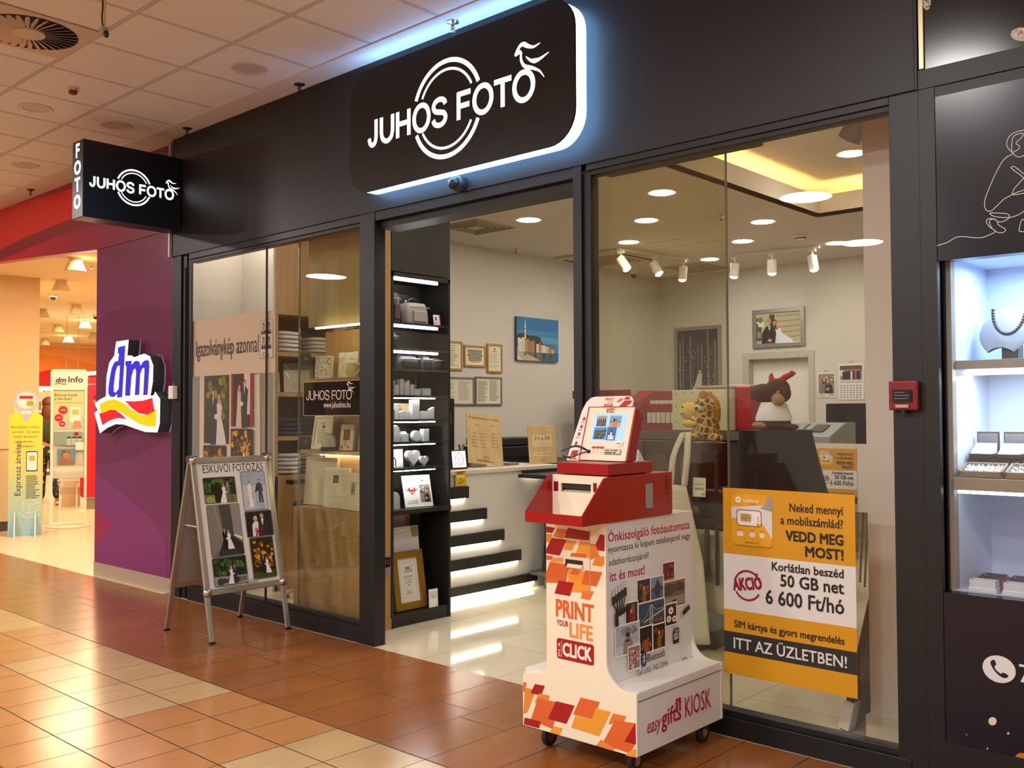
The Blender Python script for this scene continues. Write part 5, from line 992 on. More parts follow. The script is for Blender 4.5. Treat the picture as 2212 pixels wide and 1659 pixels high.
def wrapped(g, W, H): g.tx('xx', .3*W, .12*H, .02, '2a2a28', 'c'); g.lines(.45*W, .1*H, .25*W, .05*H, 3, '8a8880'); g.pg([(.05*W, .02*H), (.3*W, .03*H), (.2*W, .1*H), (.08*W, .12*H)], 'a9a7a2')
panel('wrapped_photo', 'black framed picture wrapped in clear film on the low black table', 'frame', (-4.93, 6.02, .146), .5, .74, .03, -92, 7, mt('e2dfd8', .15), wrapped, fw=.03, fm=BLK)
# ================================================================ pictures on the left wall
XW = -7.16; WF, GF = mt('b08a4e', .45), mt('8f8c86', .35, .5)
def rows(n, seed, head=True, col='77715f'):
    def d(g, W, H):
        if head: g.rc(.3*W, .9*H, .4*W, .02*H, '4a463a')
        g.lines(.08*W, .08*H, .84*W, .76*H, n, col, .35, seed)
    return d
def table(g, W, H):
    g.rc(.05*W, .9*H, .3*W, .015*H, '4a463a'); g.lines(.05*W, .2*H, .38*W, .66*H, 12, '85806e', .35, 3); g.lines(.52*W, .12*H, .4*W, .8*H, 16, '85806e', .35, 6)
wallpic('framed_notice', 'wood framed price notice cut off by the shelf unit, left of the upper row', 'frame', 'x', XW, (950, 735), (997, 801), .02, mt('e6dcc0', .5), rows(16, 4), .022, WF, 'framed notices on the left wall')
wallpic('framed_notice', 'wood framed notice with bold red and black lines, wider than tall', 'frame', 'x', XW, (1000.5, 745), (1047, 794), .02, mt('ece4cc', .5), lambda g, W, H: [g.rc((.5-w/2)*W, (.82-.085*i)*H, w*W, .05*H, c) for i, (w, c) in enumerate(((.8, '5a3028'), (.78, '2a2620'), (.74, '3a3630'), (.8, '2a2620'), (.84, '6a3028'), (.7, '2a2620'), (.74, '2a2620'), (.72, '55503f'), (.45, '8a8470')))], .022, WF, 'framed notices on the left wall')
wallpic('framed_notice', 'narrow wood framed document with a small crest, right of the upper row', 'frame', 'x', XW, (1050, 742), (1083, 806.5), .02, mt('e8dfc4', .5), lambda g, W, H: (g.el(.5*W, .86*H, .05*W, .05*H, '4a3a34', 10), g.rc(.3*W, .76*H, .4*W, .02*H, '3a342c'), g.lines(.08*W, .3*H, .84*W, .4*H, 11, '9a947e', .3, 8), g.lines(.08*W, .1*H, .84*W, .14*H, 4, '9a947e', .3, 2)), .022, WF, 'framed notices on the left wall')
wallpic('framed_notice', 'grey framed table of prices cut off by the shelf unit, lower row', 'frame', 'x', XW, (950, 813), (1022.5, 876), .02, mt('dcd6c0', .5), table, .02, GF, 'framed notices on the left wall')
wallpic('framed_notice', 'grey framed page of two dense text columns, lower row at the right', 'frame', 'x', XW, (1024.5, 813), (1082, 876), .02, mt('e6dfc6', .5), lambda g, W, H: (g.lines(.05*W, .06*H, .42*W, .84*H, 26, '857f6a', .5, 5), g.lines(.54*W, .1*H, .42*W, .84*H, 26, '857f6a', .5, 9)), .02, GF, 'framed notices on the left wall')
wallpic('canvas_print', 'canvas print of a seaside town with a bell tower under a blue sky', 'picture', 'x', XW, (1111, 683.5), (1201, 783), .035, mt('3c5a70', .6), lambda g, W, H: photo(g, 0, 0, W, H, 'harbour'))
t = thing('hanging_bag', (-5.0, 4.8, 1.4), 'black and white patterned bag hanging on the far side of the shelf unit', 'bag')
m, nt, bs, P3, pos = nmat('patterned_cloth', .7); nt.links.new(mixc(nt, (noise(nt, pos, 40)-.5)*6+.4, '1a1a1c', 'a8a49c'), bs.inputs['Base Color'])
B().grid(lambda u, v: (-5.1+.12*math.sin(2*PI*u)*(1-.5*v), 4.802+.032*math.cos(2*PI*u), 1.36+.42*v), 16, 5, m).build('body', t, smooth=True); B().tube([(-5.1, 4.78, 1.78), (-5.1, 4.79, 1.95), (-5.1, 4.776, 1.98)], .006, BLK).build('strap', t)
# ================================================================ A-board
t = thing('a_board', (-5.76, 3.48, 0), 'silver A-frame board of wedding photos standing on the brown floor', 'sign board')
TB, TT = Vector((-5.470, 0, 0)), Vector((-5.735, 0, 1.155))
ay0, ay1 = 3.18, 3.775
def lean(u_, w_, off=0):  # point of the front frame: along y, up the slope 0..1
    n_ = Vector((TT.z-TB.z, 0, TB.x-TT.x)).normalized(); p = TB.lerp(TT, w_)+n_*off; p.y = u_; return p
def back(u_, w_, off=0):
    a_, c_ = Vector((-6.05, 0, 0)), Vector((-5.745, 0, 1.155)); p = a_.lerp(c_, w_); p.x -= off; p.y = u_; return p
def bar(f, y0, y1, w0, w1, o0, o1, m): 
    b = B(); v = [f(y, w, o) for o in (o0, o1) for w in (w0, w1) for y in (y0, y1)]; return b.add(v, [(0, 2, 3, 1), (4, 5, 7, 6), (0, 1, 5, 4), (2, 6, 7, 3), (0, 4, 6, 2), (1, 3, 7, 5)], m)
wb = .25; FWD = .036
fr = B()
for q in ((ay0, ay0+FWD, wb, 1), (ay1-FWD, ay1, wb, 1), (ay0+FWD, ay1-FWD, wb, wb+.034), (ay0+FWD, ay1-FWD, 1-.034, 1)):
    b = bar(lean, *q, -.006, .014, ALU); fr.add(b.v, b.f, ALU)
fr.build('front_frame', t, bev=.004)
bar(lean, ay0+.02, ay1-.02, wb+.01, .99, -.004, .004, mt('dedad2', .3)).build('poster', t)
for y in (ay0, ay1-FWD*.95):
    b = bar(lean, y, y+FWD*.95, .0, wb, -.008, .010, ALU); b.build('leg', t, bev=.003)
    bar(lean, y-.001, y+FWD*.95+.001, 0, .012, -.009, .0115, BLK).build('foot', t)
for y in (ay0+.004, ay1-FWD*.95-.004):
    bar(back, y, y+FWD*.9, .0, wb, -.008, .010, ALU).build('leg', t, bev=.003); bar(back, y-.001, y+FWD*.9+.001, 0, .012, -.009, .0115, BLK).build('foot', t)
bk = B()
for q in ((ay0, ay0+FWD, wb, 1), (ay1-FWD, ay1, wb, 1), (ay0+FWD, ay1-FWD, wb, wb+.034), (ay0+FWD, ay1-FWD, .966, 1)):
    b = bar(back, *q, -.006, .014, ALU); bk.add(b.v, b.f, ALU)
bk.build('back_frame', t, bev=.003); bar(back, ay0+.02, ay1-.02, wb+.01, .99, -.002, .006, mt('8b7f78', .6)).build('back_panel', t)
for y in (ay0+.018, ay1-.018):
    for f, w in ((lean, .985), (lean, wb+.018)): p = f(y, w, .010); B().ell(p, (.026, .030, .030), CHROME, 14, 8).build('corner_cap', t, smooth=True)
    p = lean(y, 1.0); B().cyl((-5.74, y-.03, 1.15), .022, .06, mt('77747a', .25, .8), 'y', 14).build('hinge', t, smooth=True)
B().tube([lean(ay0+.03, .62, -.008), back(ay0+.03, .62, 0)], .006, ALU).build('brace', t)
o_ = lean(ay0, wb, .0045); v_ = (TT-TB).normalized(); n_ = Vector((TT.z-TB.z, 0, TB.x-TT.x)).normalized(); AW, AH = ay1-ay0, (TT-TB).length*(1-wb)
g = G(o_, (0, 1, 0), v_, n_, .3)
g.tx('ESKÜVŐI FOTÓZÁS', .14*AW, .885*AH, .052*AH/.9, '2a2522', w=.76*AW)
for x, y, w, h, k, sd in ((.13, .66, .385, .185, 'horse', 2), (.60, .585, .30, .29, 'snow', 3), (.135, .27, .39, .37, 'concrete', 4), (.595, .385, .33, .185, 'dark', 5), (.13, .06, .40, .195, 'forest', 6), (.61, .075, .29, .295, 'autumn', 7)):
    g.rr((x-.008)*AW, (y-.006)*AH, (w+.016)*AW, (h+.012)*AH, .012, '6b655e'); photo(g, x*AW, y*AH, w*AW, h*AH, k, sd)
g.tx('www.juhosfoto.hu', .22*AW, .022*AH+.012, .016, '2a2522', w=.22*AW); logo(g, .50*AW, .042*AH+.005, .15*AW, '2a2522', bird=False)
g.build('print', t)
# ================================================================ photo kiosk
KX0, KX1, KXB0, KXB1, KY0, KY1 = -2.65, -2.335, -2.785, -2.19, 3.11, 3.762
KB, KS, KT = .098, .343, .995
t = thing('photo_kiosk', (-2.49, 3.43, 0), 'red and white self-service photo kiosk on castors in front of the right window', 'kiosk')
KW = mt('ddd7cf', .35)
def fillet(cx, cz, r, a0, a1, n=8): return [(cx+r*math.cos(math.radians(a0+(a1-a0)*i/n)), cz+r*math.sin(math.radians(a0+(a1-a0)*i/n))) for i in range(n+1)]
R1, R2 = .085, .03
prof = [(KXB0, KB), (KXB1, KB), (KXB1, KS)]+[(KX1+.10-.0, KS)]+fillet(KX1+.10, KS+.10, .10, 270, 180)+[(KX1, KT)]+[(KX0, KT)]+fillet(KX0-.07, KS+.035, .07, 0, -90)[0:1]+[(KX0, KS+.02), (KX0-.02, KS), (KXB0+.01, KS-.018), (KXB0, KS-.03)]
B().prism(prof, 'y', KY0, KY0+.016, KW, cap=CREAM).build('front_panel', t, bev=.002); B().prism(prof, 'y', KY1-.016, KY1, KW).build('back_panel', t, bev=.002)
B().box(KX0, KX1, KY0+.016, KY1-.016, KS, KT, KW).box(KXB0+.002, KXB1-.002, KY0+.016, KY1-.016, KB, KS-.002, KW).build('cabinet', t)
B().box(KX1, KXB1-.003, KY0+.017, KY1-.017, KS-.002, KS+.001, KW).box(KXB1, KXB1+.002, KY0+.012, KY1-.012, KS-.034, KS-.031, mt('6a6862', .5)).build('base_lid', t)
# front print
g = G((0, KY0-.0006, 0), (1, 0, 0), (0, 0, 1), (0, -1, 0), .35); CRM, O1, O2, O3, RDK = 'a00a12', 'e07a2c', 'e2952f', 'd2602a', '8c0810'
gp = pxg(0, 'y', KY0-.0006, (0, -1, 0), .35); gp2 = pxg(0, 'y', KY0-.0006, (0, -1, 0), .35)
def k8(pts): return [(1100+x/3.078, 1120+y/3.078) for x, y in pts]
for pts, c in (([(246, 52), (305, 62), (285, 97), (246, 92)], CRM), ([(318, 65), (390, 75), (352, 136), (290, 120)], 'd8742c'), ([(390, 62), (537, 88), (530, 148), (365, 128)], CRM), ([(282, 128), (382, 142), (335, 247), (246, 232), (246, 205)], CRM), ([(246, 102), (284, 105), (268, 160), (246, 155)], O2), ([(383, 142), (447, 150), (415, 213), (362, 206)], O2), ([(470, 150), (535, 158), (535, 265), (440, 245)], O2), ([(605, 105), (634, 112), (634, 218), (558, 208)], CRM), ([(540, 170), (575, 172), (600, 250), (540, 275)], 'd8742c'), ([(415, 228), (515, 235), (510, 262), (405, 252)], O3), ([(575, 255), (632, 250), (632, 300), (615, 320), (552, 310)], 'dc8230'),
    ([(246, 245), (290, 250), (280, 275), (246, 272)], O3), ([(290, 260), (360, 262), (360, 290), (275, 290)], O2), ([(270, 290), (400, 305), (375, 430), (246, 425), (246, 365)], O3), ([(395, 330), (500, 350), (540, 360), (540, 495), (390, 480)], 'e0922e'), ([(425, 335), (475, 345), (460, 375), (405, 370)], O3), ([(505, 345), (618, 357), (580, 452), (480, 437)], O3), ([(330, 412), (432, 428), (404, 515), (302, 498)], CRM), ([(490, 475), (563, 485), (535, 542), (477, 530)], 'd8742c'),
    ([(93, 1088), (115, 1092), (105, 1150), (93, 1155)], O3), ([(105, 1125), (178, 1140), (120, 1290), (93, 1300)], 'd8842e'), ([(170, 1100), (237, 1113), (212, 1178), (142, 1162)], CRM), ([(195, 1163), (270, 1178), (255, 1220), (168, 1225)], 'd8842e'), ([(190, 1195), (325, 1222), (290, 1400), (143, 1340)], O3), ([(312, 1214), (435, 1245), (380, 1366), (257, 1332)], CRM), ([(103, 1323), (212, 1350), (198, 1395), (97, 1368)], CRM), ([(300, 1382), (355, 1395), (335, 1440), (265, 1422)], O2), ([(475, 1190), (602, 1220), (555, 1335), (425, 1302)], O3), ([(440, 1310), (550, 1335), (575, 1262), (676, 1285), (597, 1448), (412, 1390)], O2), ([(690, 1295), (778, 1315), (762, 1350), (705, 1340), (680, 1370), (660, 1365)], 'd8742c'), ([(705, 1340), (838, 1362), (835, 1505), (800, 1560), (617, 1500)], O3), ([(840, 1358), (842, 1503), (765, 1485)], CRM), ([(610, 1470), (700, 1525), (690, 1545), (577, 1510)], 'dc8230'), ([(790, 1555), (841, 1530), (842, 1590), (775, 1575)], O2)):
    (gp if pts[0][1] < 800 else gp2).pg(k8(pts), c)
gp.ln(k8([(535, 75), (540, 500), (415, 487)]), 1.0, 'a8a296')
gp.build('front_pattern', t); gp2.build('base_pattern', t)
xa, za = at(1202, 1330, 'y', KY0).x, at(1202, 1330, 'y', KY0).z
FW2 = at(1282, 1340, 'y', KY0).x-xa
g.tx('PRINT', xa, za+.0, .068, 'd2602a', w=FW2, bold=.03); g.tx('YOUR', xa+.003, za-.038, .023, '8c1018', w=FW2*.31, bold=.02); g.tx('LIFE', xa+FW2*.37, za-.076, .058, 'dd8a48', w=FW2*.60, bold=.03)
g.rr(xa+.002, za-.175, FW2*1.0, .085, .012, 'a00a12'); g.tx('CLICK', xa+FW2*.18, za-.158, .052, 'ece4d6', w=FW2*.76, bold=.03); g.tx('IN A', xa+FW2*.11, za-.165, .014, 'ece4d6', w=.058, rot=PI/2); g.rc(xa+FW2*.14, za-.168, .0015, .07, 'ece4d6')
g.build('front_lettering', t)
s_ = k8([(375, 268), (490, 285), (490, 340), (375, 322)]); p0, p1 = at(*s_[0], 'y', KY0), at(*s_[2], 'y', KY0)
B().box(p0.x, p1.x, KY0-.0022, KY0-.0012, p1.z+.003, p0.z, mt('141210', .6)).prism([(KY0-.002, p1.z+.0), (KY0-.012, p1.z+.004), (KY0-.002, p1.z+.018)], 'x', p0.x+.012, p1.x, CREAM).build('slot', t)
# side poster
g = G((KX1+.0012, 0, 0), (0, 1, 0), (0, 0, 1), (1, 0, 0), .35)
B().add([(KX1+.0006, y, z) for y, z in ((KY0+.018, KT-.006), (KY1-.018, KT-.006), (KY1-.018, KS+.008), (KY0+.018, KS+.008))], [(0, 1, 2, 3)], mt('dcdad6', .3)).build('side_poster', t)
def sy(px, py): p = at(px, py, 'x', KX1); return p.y, p.z
def c2(x, y): return (1300+x/4.146, 1120+y/4.146)
MAG, INK = 'b0123c', '221e1e'
def stx(s, a, e, h, c, bold=0):  # a text line between the two pixels where it begins and ends
    (y0, z0), (y1, z1) = sy(*c2(*a)), sy(*c2(*e)); g.tx(s, y0, z0, h, c, w=y1-y0, bold=bold, rot=math.atan2(z1-z0, y1-y0)*.0); return z0
stx('Önkiszolgáló fotóautomata', (55, 212), (785, 95), .037, MAG, .01); stx('nyomtassa ki képeit telefonjáról vagy', (57, 310), (790, 195), .027, INK); stx('adathordozójáról!', (62, 425), (418, 358), .027, INK); stx('itt és most!', (70, 565), (380, 505), .038, MAG, .012)
for (a, e), k in zip((((545, 405), (645, 560)), ((315, 560), (430, 755)), ((433, 535), (545, 725)), ((552, 578), (740, 760)), ((208, 765), (312, 935)), ((322, 772), (552, 972)), ((562, 778), (658, 935)), ((115, 978), (322, 1175)), ((328, 985), (440, 1180)), ((447, 960), (555, 1140)), ((225, 1158), (326, 1325))), ('red_flowers', 'warm', 'mount', 'lake', 'window', 'bridge', 'daisy', 'mono', 'night', 'warm', 'pink')):
    y0, z0 = sy(*c2(*a)); y1, z1 = sy(*c2(*e)); z1 += 0
    g.rc(y0-.006, z1-.006, y1-y0+.012, z0-z1+.012, 'efece8'); photo(g, y0, z1, y1-y0, z0-z1, k, 3)
# charging cables, stick, memory card, badge
for i in range(5):
    y0, z0 = sy(*c2(90+26*i, 700-20*i)); y1, z1 = sy(*c2(130+8*i, 850)); g.rc(y0-.008, z0, .016, .03, 'c9c9cb'); g.rc(y0-.010, z0-.032, .02, .034, '232325'); g.ln([(y0, z0-.03), (y1, z1)], .008, '232325')
y0, z0 = sy(*c2(205, 800)); y1, z1 = sy(*c2(120, 965)); g.ln([tuple(p)[:2] for p in smooth_path([(y0, z0, 0), (y0-.04, z0-.012, 0), (y1, z1+.05, 0), (y1, z1, 0)])], .024, '232325')
a, c = sy(*c2(710, 850)), sy(*c2(770, 785)); g.ln([a, c], .022, '1f1f21'); g.ln([(a[0]-.012, a[1]-.012), a], .017, 'a9aaac')
y0, z0 = sy(*c2(622, 985)); y1, z1 = sy(*c2(675, 1105)); g.pg([(y0, z1), (y1, z1), (y1, z0), (y0+.01, z0), (y0, z0-.015)], '1b1b1d'); g.tx('SD', (y0+y1)/2, z1+.018, .024, 'dcdcdc', 'c', w=(y1-y0)*.7, bold=.03)
for i in range(4): g.rc(y0+.012+.011*i, z0-.02, .006, .014, 'c0b27a')
y0, z0 = sy(*c2(360, 1255)); g.rr(y0-.018, z0-.032, .036, .064, .016, '1c2a5a'); g.ln([(y0-.008, z0-.012), (y0+.008, z0+.010), (y0, z0+.022), (y0, z0-.022), (y0+.008, z0-.010), (y0-.008, z0+.012)], .003, 'e9eaf0')
stx('Bluetooth', (390, 1280), (548, 1240), .030, INK, .01); stx('Tel.:(30) 742-3396', (298, 1408), (575, 1328), .022, INK); stx('www.juhosfoto.hu', (335, 1455), (545, 1385), .016, INK); stx('email: center@juhosfoto.hu', (272, 1545), (605, 1425), .017, INK)
y0, z0 = sy(*c2(650, 1320)); y1, z1 = sy(*c2(800, 1265)); logo(g, y0, z0-.012, y1-y0, INK)
g.build('side_lettering', t)
g = G((KXB1+.0006, 0, 0), (0, 1, 0), (0, 0, 1), (1, 0, 0), .35); pB = lambda x, y: at(1100+x/2.026, 840+y/2.026, 'x', KXB1)
a, c, d_ = pB(605, 1510), pB(752, 1430), pB(882, 1345)
g.tx('easy', a.y, a.z, .058, MAG, w=(pB(665, 1470).y-a.y), sh=.25); g.tx('gifts', pB(668, 1500).y, pB(668, 1480).z, .068, MAG, w=pB(752, 1440).y-pB(668, 1500).y, bold=.01); p = pB(770, 1440); g.tx('KIOSK', p.y, p.z, .082, MAG, w=pB(882, 1380).y-p.y, bold=.0)
p = pB(740, 1390); g.rc(p.y-.018, p.z-.018, .036, .03, MAG); g.rc(p.y-.022, p.z+.012, .044, .008, MAG); g.rc(p.y-.003, p.z-.02, .006, .04, 'ddd7cf'); g.el(p.y-.01, p.z+.028, .01, .008, MAG, 10); g.el(p.y+.01, p.z+.028, .01, .008, MAG, 10); g.build('base_lettering', t)
# castors
for x, y in ((-2.72, 3.20), (-2.27, 3.20), (-2.25, 3.68), (-2.72, 3.68)):
    c_ = B().box(x-.03, x+.03, y-.03, y+.03, KB-.008, KB, CHROME).box(x-.018, x-.015, y-.012, y+.018, .03, KB-.006, CHROME).box(x+.015, x+.018, y-.012, y+.018, .03, KB-.006, CHROME).build('castor', t)
    B().lathe((x-.012, y+.01, .044), [(.040, 0), (.044, .004), (.044, .020), (.040, .024)], mt('1e1d1c', .5), 24, 'x').build('wheel', c_, smooth=True); B().lathe((x-.0135, y+.01, .044), [(.020, 0), (.026, .004), (.026, .023), (.02, .027)], mt('a9a59c', .3, .6), 20, 'x').build('hub', c_, smooth=True)
# printer head: red cheeks, cream front, tray
HY0, HY1, HZ0, HZ1, HX0, HX1 = 2.945, 3.578, .996, 1.181, -2.622, -2.322
RD2 = mt('980509', .28)
side = [(HY0, HZ0), (HY1, HZ0+.004), (HY1, HZ1), (3.11, HZ1), (3.085, HZ1-.004), (HY0, HZ0+.043)]
for x in (HX0, HX1-.006): B().prism(side, 'x', x, x+.006, RD2).build('side_cheek', t, bev=.0015)
B().box(HX0+.006, HX1-.006, HY0, HY0+.006, HZ0, HZ0+.041, RD2).build('tray_lip', t); B().box(HX0+.006, HX1-.006, HY0+.006, 3.15, HZ0, HZ0+.010, CREAM).build('tray', t)
p0, p1 = at(1212, 1042, 'y', 3.12), at(1280, 1068, 'y', 3.12); fx0, fx1 = HX0+.006, HX1-.006; q0, q1 = at(1213, 1043, 'y', 3.12), at(1278, 1066, 'y', 3.12)
b = B()
for x0, x1, z0, z1 in ((fx0, fx1, q0.z, HZ1), (fx0, fx1, HZ0+.01, q1.z), (fx0, q0.x, q1.z, q0.z), (q1.x, fx1, q1.z, q0.z)): b.box(x0, x1, 3.115, 3.125, z0, z1, CREAM)
b.build('printer_front', t); B().box(q0.x, q1.x, 3.15, 3.155, q1.z, q0.z, mt('8a8270', .4)).box(q0.x, q1.x, 3.126, 3.15, q0.z-.022, q0.z-.004, mt('2b2620', .4)).prism([(3.124, q1.z), (3.15, q1.z), (3.15, q1.z+.016)], 'x', q0.x, q1.x, mt('b8ae98', .3)).build('print_slot', t)
p = at(1201, 1050, 'y', 3.114); B().box(p.x-.012, p.x+.012, 3.1135, 3.1148, p.z-.02, p.z+.02, mt('7a0c28', .3)).build('side_window', t)
p = at(1283, 1052, 'y', 3.114); B().box(p.x-.004, p.x+.014, 3.1135, 3.1148, p.z-.02, p.z+.016, mt('7a0c28', .3)).build('side_window', t)
B().box(HX0+.006, HX1-.006, 3.125, HY1, HZ1-.006, HZ1, RD2).box(HX0+.006, HX1-.006, HY1-.006, HY1, HZ0, HZ1, RD2).box(HX0+.006, HX1-.006, 3.15, HY1, HZ0, HZ0+.006, RD2).build('housing', t)
a, c = at(1394, 1045, 'x', HX1), at(1410, 1096, 'x', HX1); b = B().box(HX1+.0004, HX1+.0012, a.y, c.y, c.z, a.z, mt('3a3432', .5))
for k in range(22): z = c.z+(a.z-c.z)*(k+.2)/22; b.box(HX1+.0012, HX1+.002, a.y, c.y, z, z+(a.z-c.z)*.026, mt('b9b2aa', .3))
b.build('fan_grille', t); p = at(1324, 1080, 'x', HX1); B().cyl((HX1, p.y, p.z), .007, .003, mt('4a4440', .3), 'x', 12).build('lock', t)
b = B()
for k in range(9): p = at(1440, 1030+4.6*k, 'x', HX1); b.box(HX1+.0003, HX1+.001, p.y-.012, p.y+.012, p.z-.002, p.z+.002, mt('3a0305', .4))
b.build('vent_slots', t)
g = G((0, HY0+.03, HZ0+.0108), (1, 0, 0), (0, 1, 0), (0, 0, 1), .5); g.tx('Nyomtatás után kérem, várjon!', HX0+.03, .07, .012, '7a4438', w=.2, sh=.2); g.tx('Ne húzza ki', HX1-.12, .09, .010, '7a4438', sh=.2); g.build('tray_lettering', t)
# stand box, screen, header arch
B().box(-2.605, -2.335, 3.13, 3.445, 1.184, 1.232, RD2).build('stand_box', t, bev=.003); B().box(-2.58, -2.36, 3.16, 3.43, 1.181, 1.185, BLK).build('spacer', t)
SA = math.atan2(.075, .232); u, v, n = Vector((1, 0, 0)), Vector((0, math.sin(SA), math.cos(SA))), Vector((0, -math.cos(SA), math.sin(SA)))
bl, br = at(1247, 994.5, 'z', 1.233), at(1350.5, 998.4, 'z', 1.233); S0 = Vector((-2.617, 3.29, 1.233)); SWD = .258; SH = .247
M4 = Matrix(((u.x, n.x, v.x, S0.x), (u.y, n.y, v.y, S0.y), (u.z, n.z, v.z, S0.z), (0, 0, 0, 1)))
B().prism([(0, 0), (-.055, .012), (-.062, SH-.03), (0, SH)], 'x', 0, SWD, RD2).xf(Matrix(((u.x, n.x, v.x, S0.x), (u.y, n.y, v.y, S0.y), (u.z, n.z, v.z, S0.z), (0, 0, 0, 1)))).build('screen_housing', t, bev=.003)
B().box(.010, SWD-.006, .0, .003, .002, SH-.006, CREAM).xf(M4).build('screen_bezel', t, bev=.002)
LX0, LX1, LZ0, LZ1 = .045, .222, .088, .212
SCR = mt('8fb2e6', .3, 0, .75); B().box(LX0, LX1, .003, .0036, LZ0, LZ1, SCR).xf(M4).build('screen', t)
def em(h, e=.6): return mt(h, .4, 0, e)
g = G(S0+n*.0041, u, v, n, .4)
for (x, y, w, h, k) in ((.065, .155, .055, .048, 'party'), (.135, .150, .060, .052, 'beach'), (.062, .096, .065, .055, 'sea'), (.132, .092, .048, .058, 'kids')): photo(g, x, y, w, h, k, 2)
g.tx('quick', .128, .2275, .012, 'b0201c', 'c', bold=.02); g.tx('& easy', .128, .2165, .010, 'b0201c', 'c', bold=.02); g.arc(.152, .232, .0055, .0068, 0, 330, 'b0201c', 14)
g.rr(.193, .066, .035, .022, .003, 'f0ece2'); g.tx('PNG', .210, .0715, .011, '1c1816', 'c', bold=.01, sh=.2)
for i in range(3):
    g.rc(.068+.022*i, .055, .018, .008, 'b01a1c'); g.arc(.077+.022*i, .043, .005, .0058, 200, 520, 'c9a070', 12); g.ln([(.077+.022*i, .05), (.077+.022*i, .030)], .0012, 'c9a070')
g.rc(.138, .030, .086, .022, '5a5240'); g.rc(.140, .032, .082, .018, 'c9c6ba'); g.rc(.143, .043, .022, .005, '3f6a50'); g.rc(.170, .043, .010, .006, 'b03a34'); g.rc(.184, .043, .022, .006, 'b03a34'); g.rc(.143, .034, .036, .005, '1a1a1a'); g.rc(.184, .034, .016, .005, '1a1a1a')
g.build('screen_print', t)
b = B().tube(smooth_path([S0+u*.052+v*.040+n*.004, S0+u*.035+v*.052+n*.03, S0+u*.01+v*.055+n*.04, S0-u*.02+v*.05+n*.035]), .0025, BLK, 6).tube(smooth_path([S0+u*.052+v*.040+n*.004, S0+u*.02+v*.048+n*.05, S0-u*.025+v*.035+n*.055, S0-u*.06+v*.026+n*.05]), .0025, BLK, 6).tube(smooth_path([S0+u*.052+v*.040+n*.004, S0+u*.04+v*.02+n*.04, S0+u*.015+v*.004+n*.05, S0-u*.01+v*.004+n*.04]), .0025, mt('3a0c10', .4), 6)
b.ell(S0+u*.054+v*.040+n*.005, .008, BLK, 12, 8).build('cable_bundle', t, smooth=True)
B().tube([S0-u*.01+v*.0+n*.045, S0-u*.045+v*.004+n*.05], .0055, BLK).build('plug', t); B().tube([S0-u*.0+v*.055+n*.036, S0-u*.028+v*.05+n*.033], .0045, BLK).build('plug', t)
# printed surround behind the screen
hp = [(-.045, -.0), (.012, 0), (.012, SH), (SWD-.01, SH)]
arch = [(-.068, 0), (.0, 0), (.0, SH-.01), (SWD*.9, SH-.01), (SWD*.9, SH+.02)]+[(SWD*.9-.03+.03*math.cos(a), SH+.02+.028*math.sin(a)) for a in (.4, .8, 1.2, 1.57)]+[(.02, SH+.046), (.0, SH+.04), (-.02, SH+.02), (-.035, SH-.02)]
MA = Matrix(((u.x, n.x, v.x, S0.x-.0), (u.y, n.y, v.y, S0.y-.0), (u.z, n.z, v.z, S0.z), (0, 0, 0, 1)))
B().prism(arch, 'y', -.012, -.004, mt('e4dcd0', .35)).xf(MA).build('surround', t)
g = G(S0-n*.0035, u, v, n, .4)
for i, z in enumerate((.19, .155, .12, .078)): x = -.018-.006*i; g.el(x+.004, z, .0085, .0085, 'b0122a', 16); g.el(x-.005, z+.003, .0045, .0045, 'e6ddd4', 10); g.rc(x-.010, z-.018, .022, .004, '8a827a')
g.pg([(-.045, .045), (-.012, .045), (-.018, .020), (-.052, .020)], 'a80c18'); g.pg([(-.052, .018), (-.02, .018), (-.012, .004), (-.055, .004)], 'd2602a')
g.tx('PRINT', .085, SH+.028, .012, 'd2602a', w=.045, bold=.02); g.tx('LIFE', .1, SH+.016, .009, 'dd8a48', w=.028); g.rr(.083, SH+.0, .045, .012, .002, 'a80c18'); g.tx('CLICK', .088, SH+.002, .008, 'ece4d6', w=.036, bold=.02)
g.pg([(.145, SH+.02), (.165, SH+.036), (.18, SH+.036), (.165, SH+.02)], 'd2602a'); g.pg([(.165, SH+.0), (.19, SH+.026), (.228, SH+.026), (.222, SH+.012), (.2, SH+.0)], 'b0121c'); g.pg([(.183, SH+.03), (.195, SH+.044), (.212, SH+.042), (.215, SH+.03)], 'b0123c')
g.build('surround_print', t)
B().prism([(0, 0), (.05, 0), (.01, .05)], 'x', -2.36, -2.352, mt('d9d4cb', .4)).xf(Matrix.Translation((0, 3.36, 1.233))).build('rear_bracket', t)
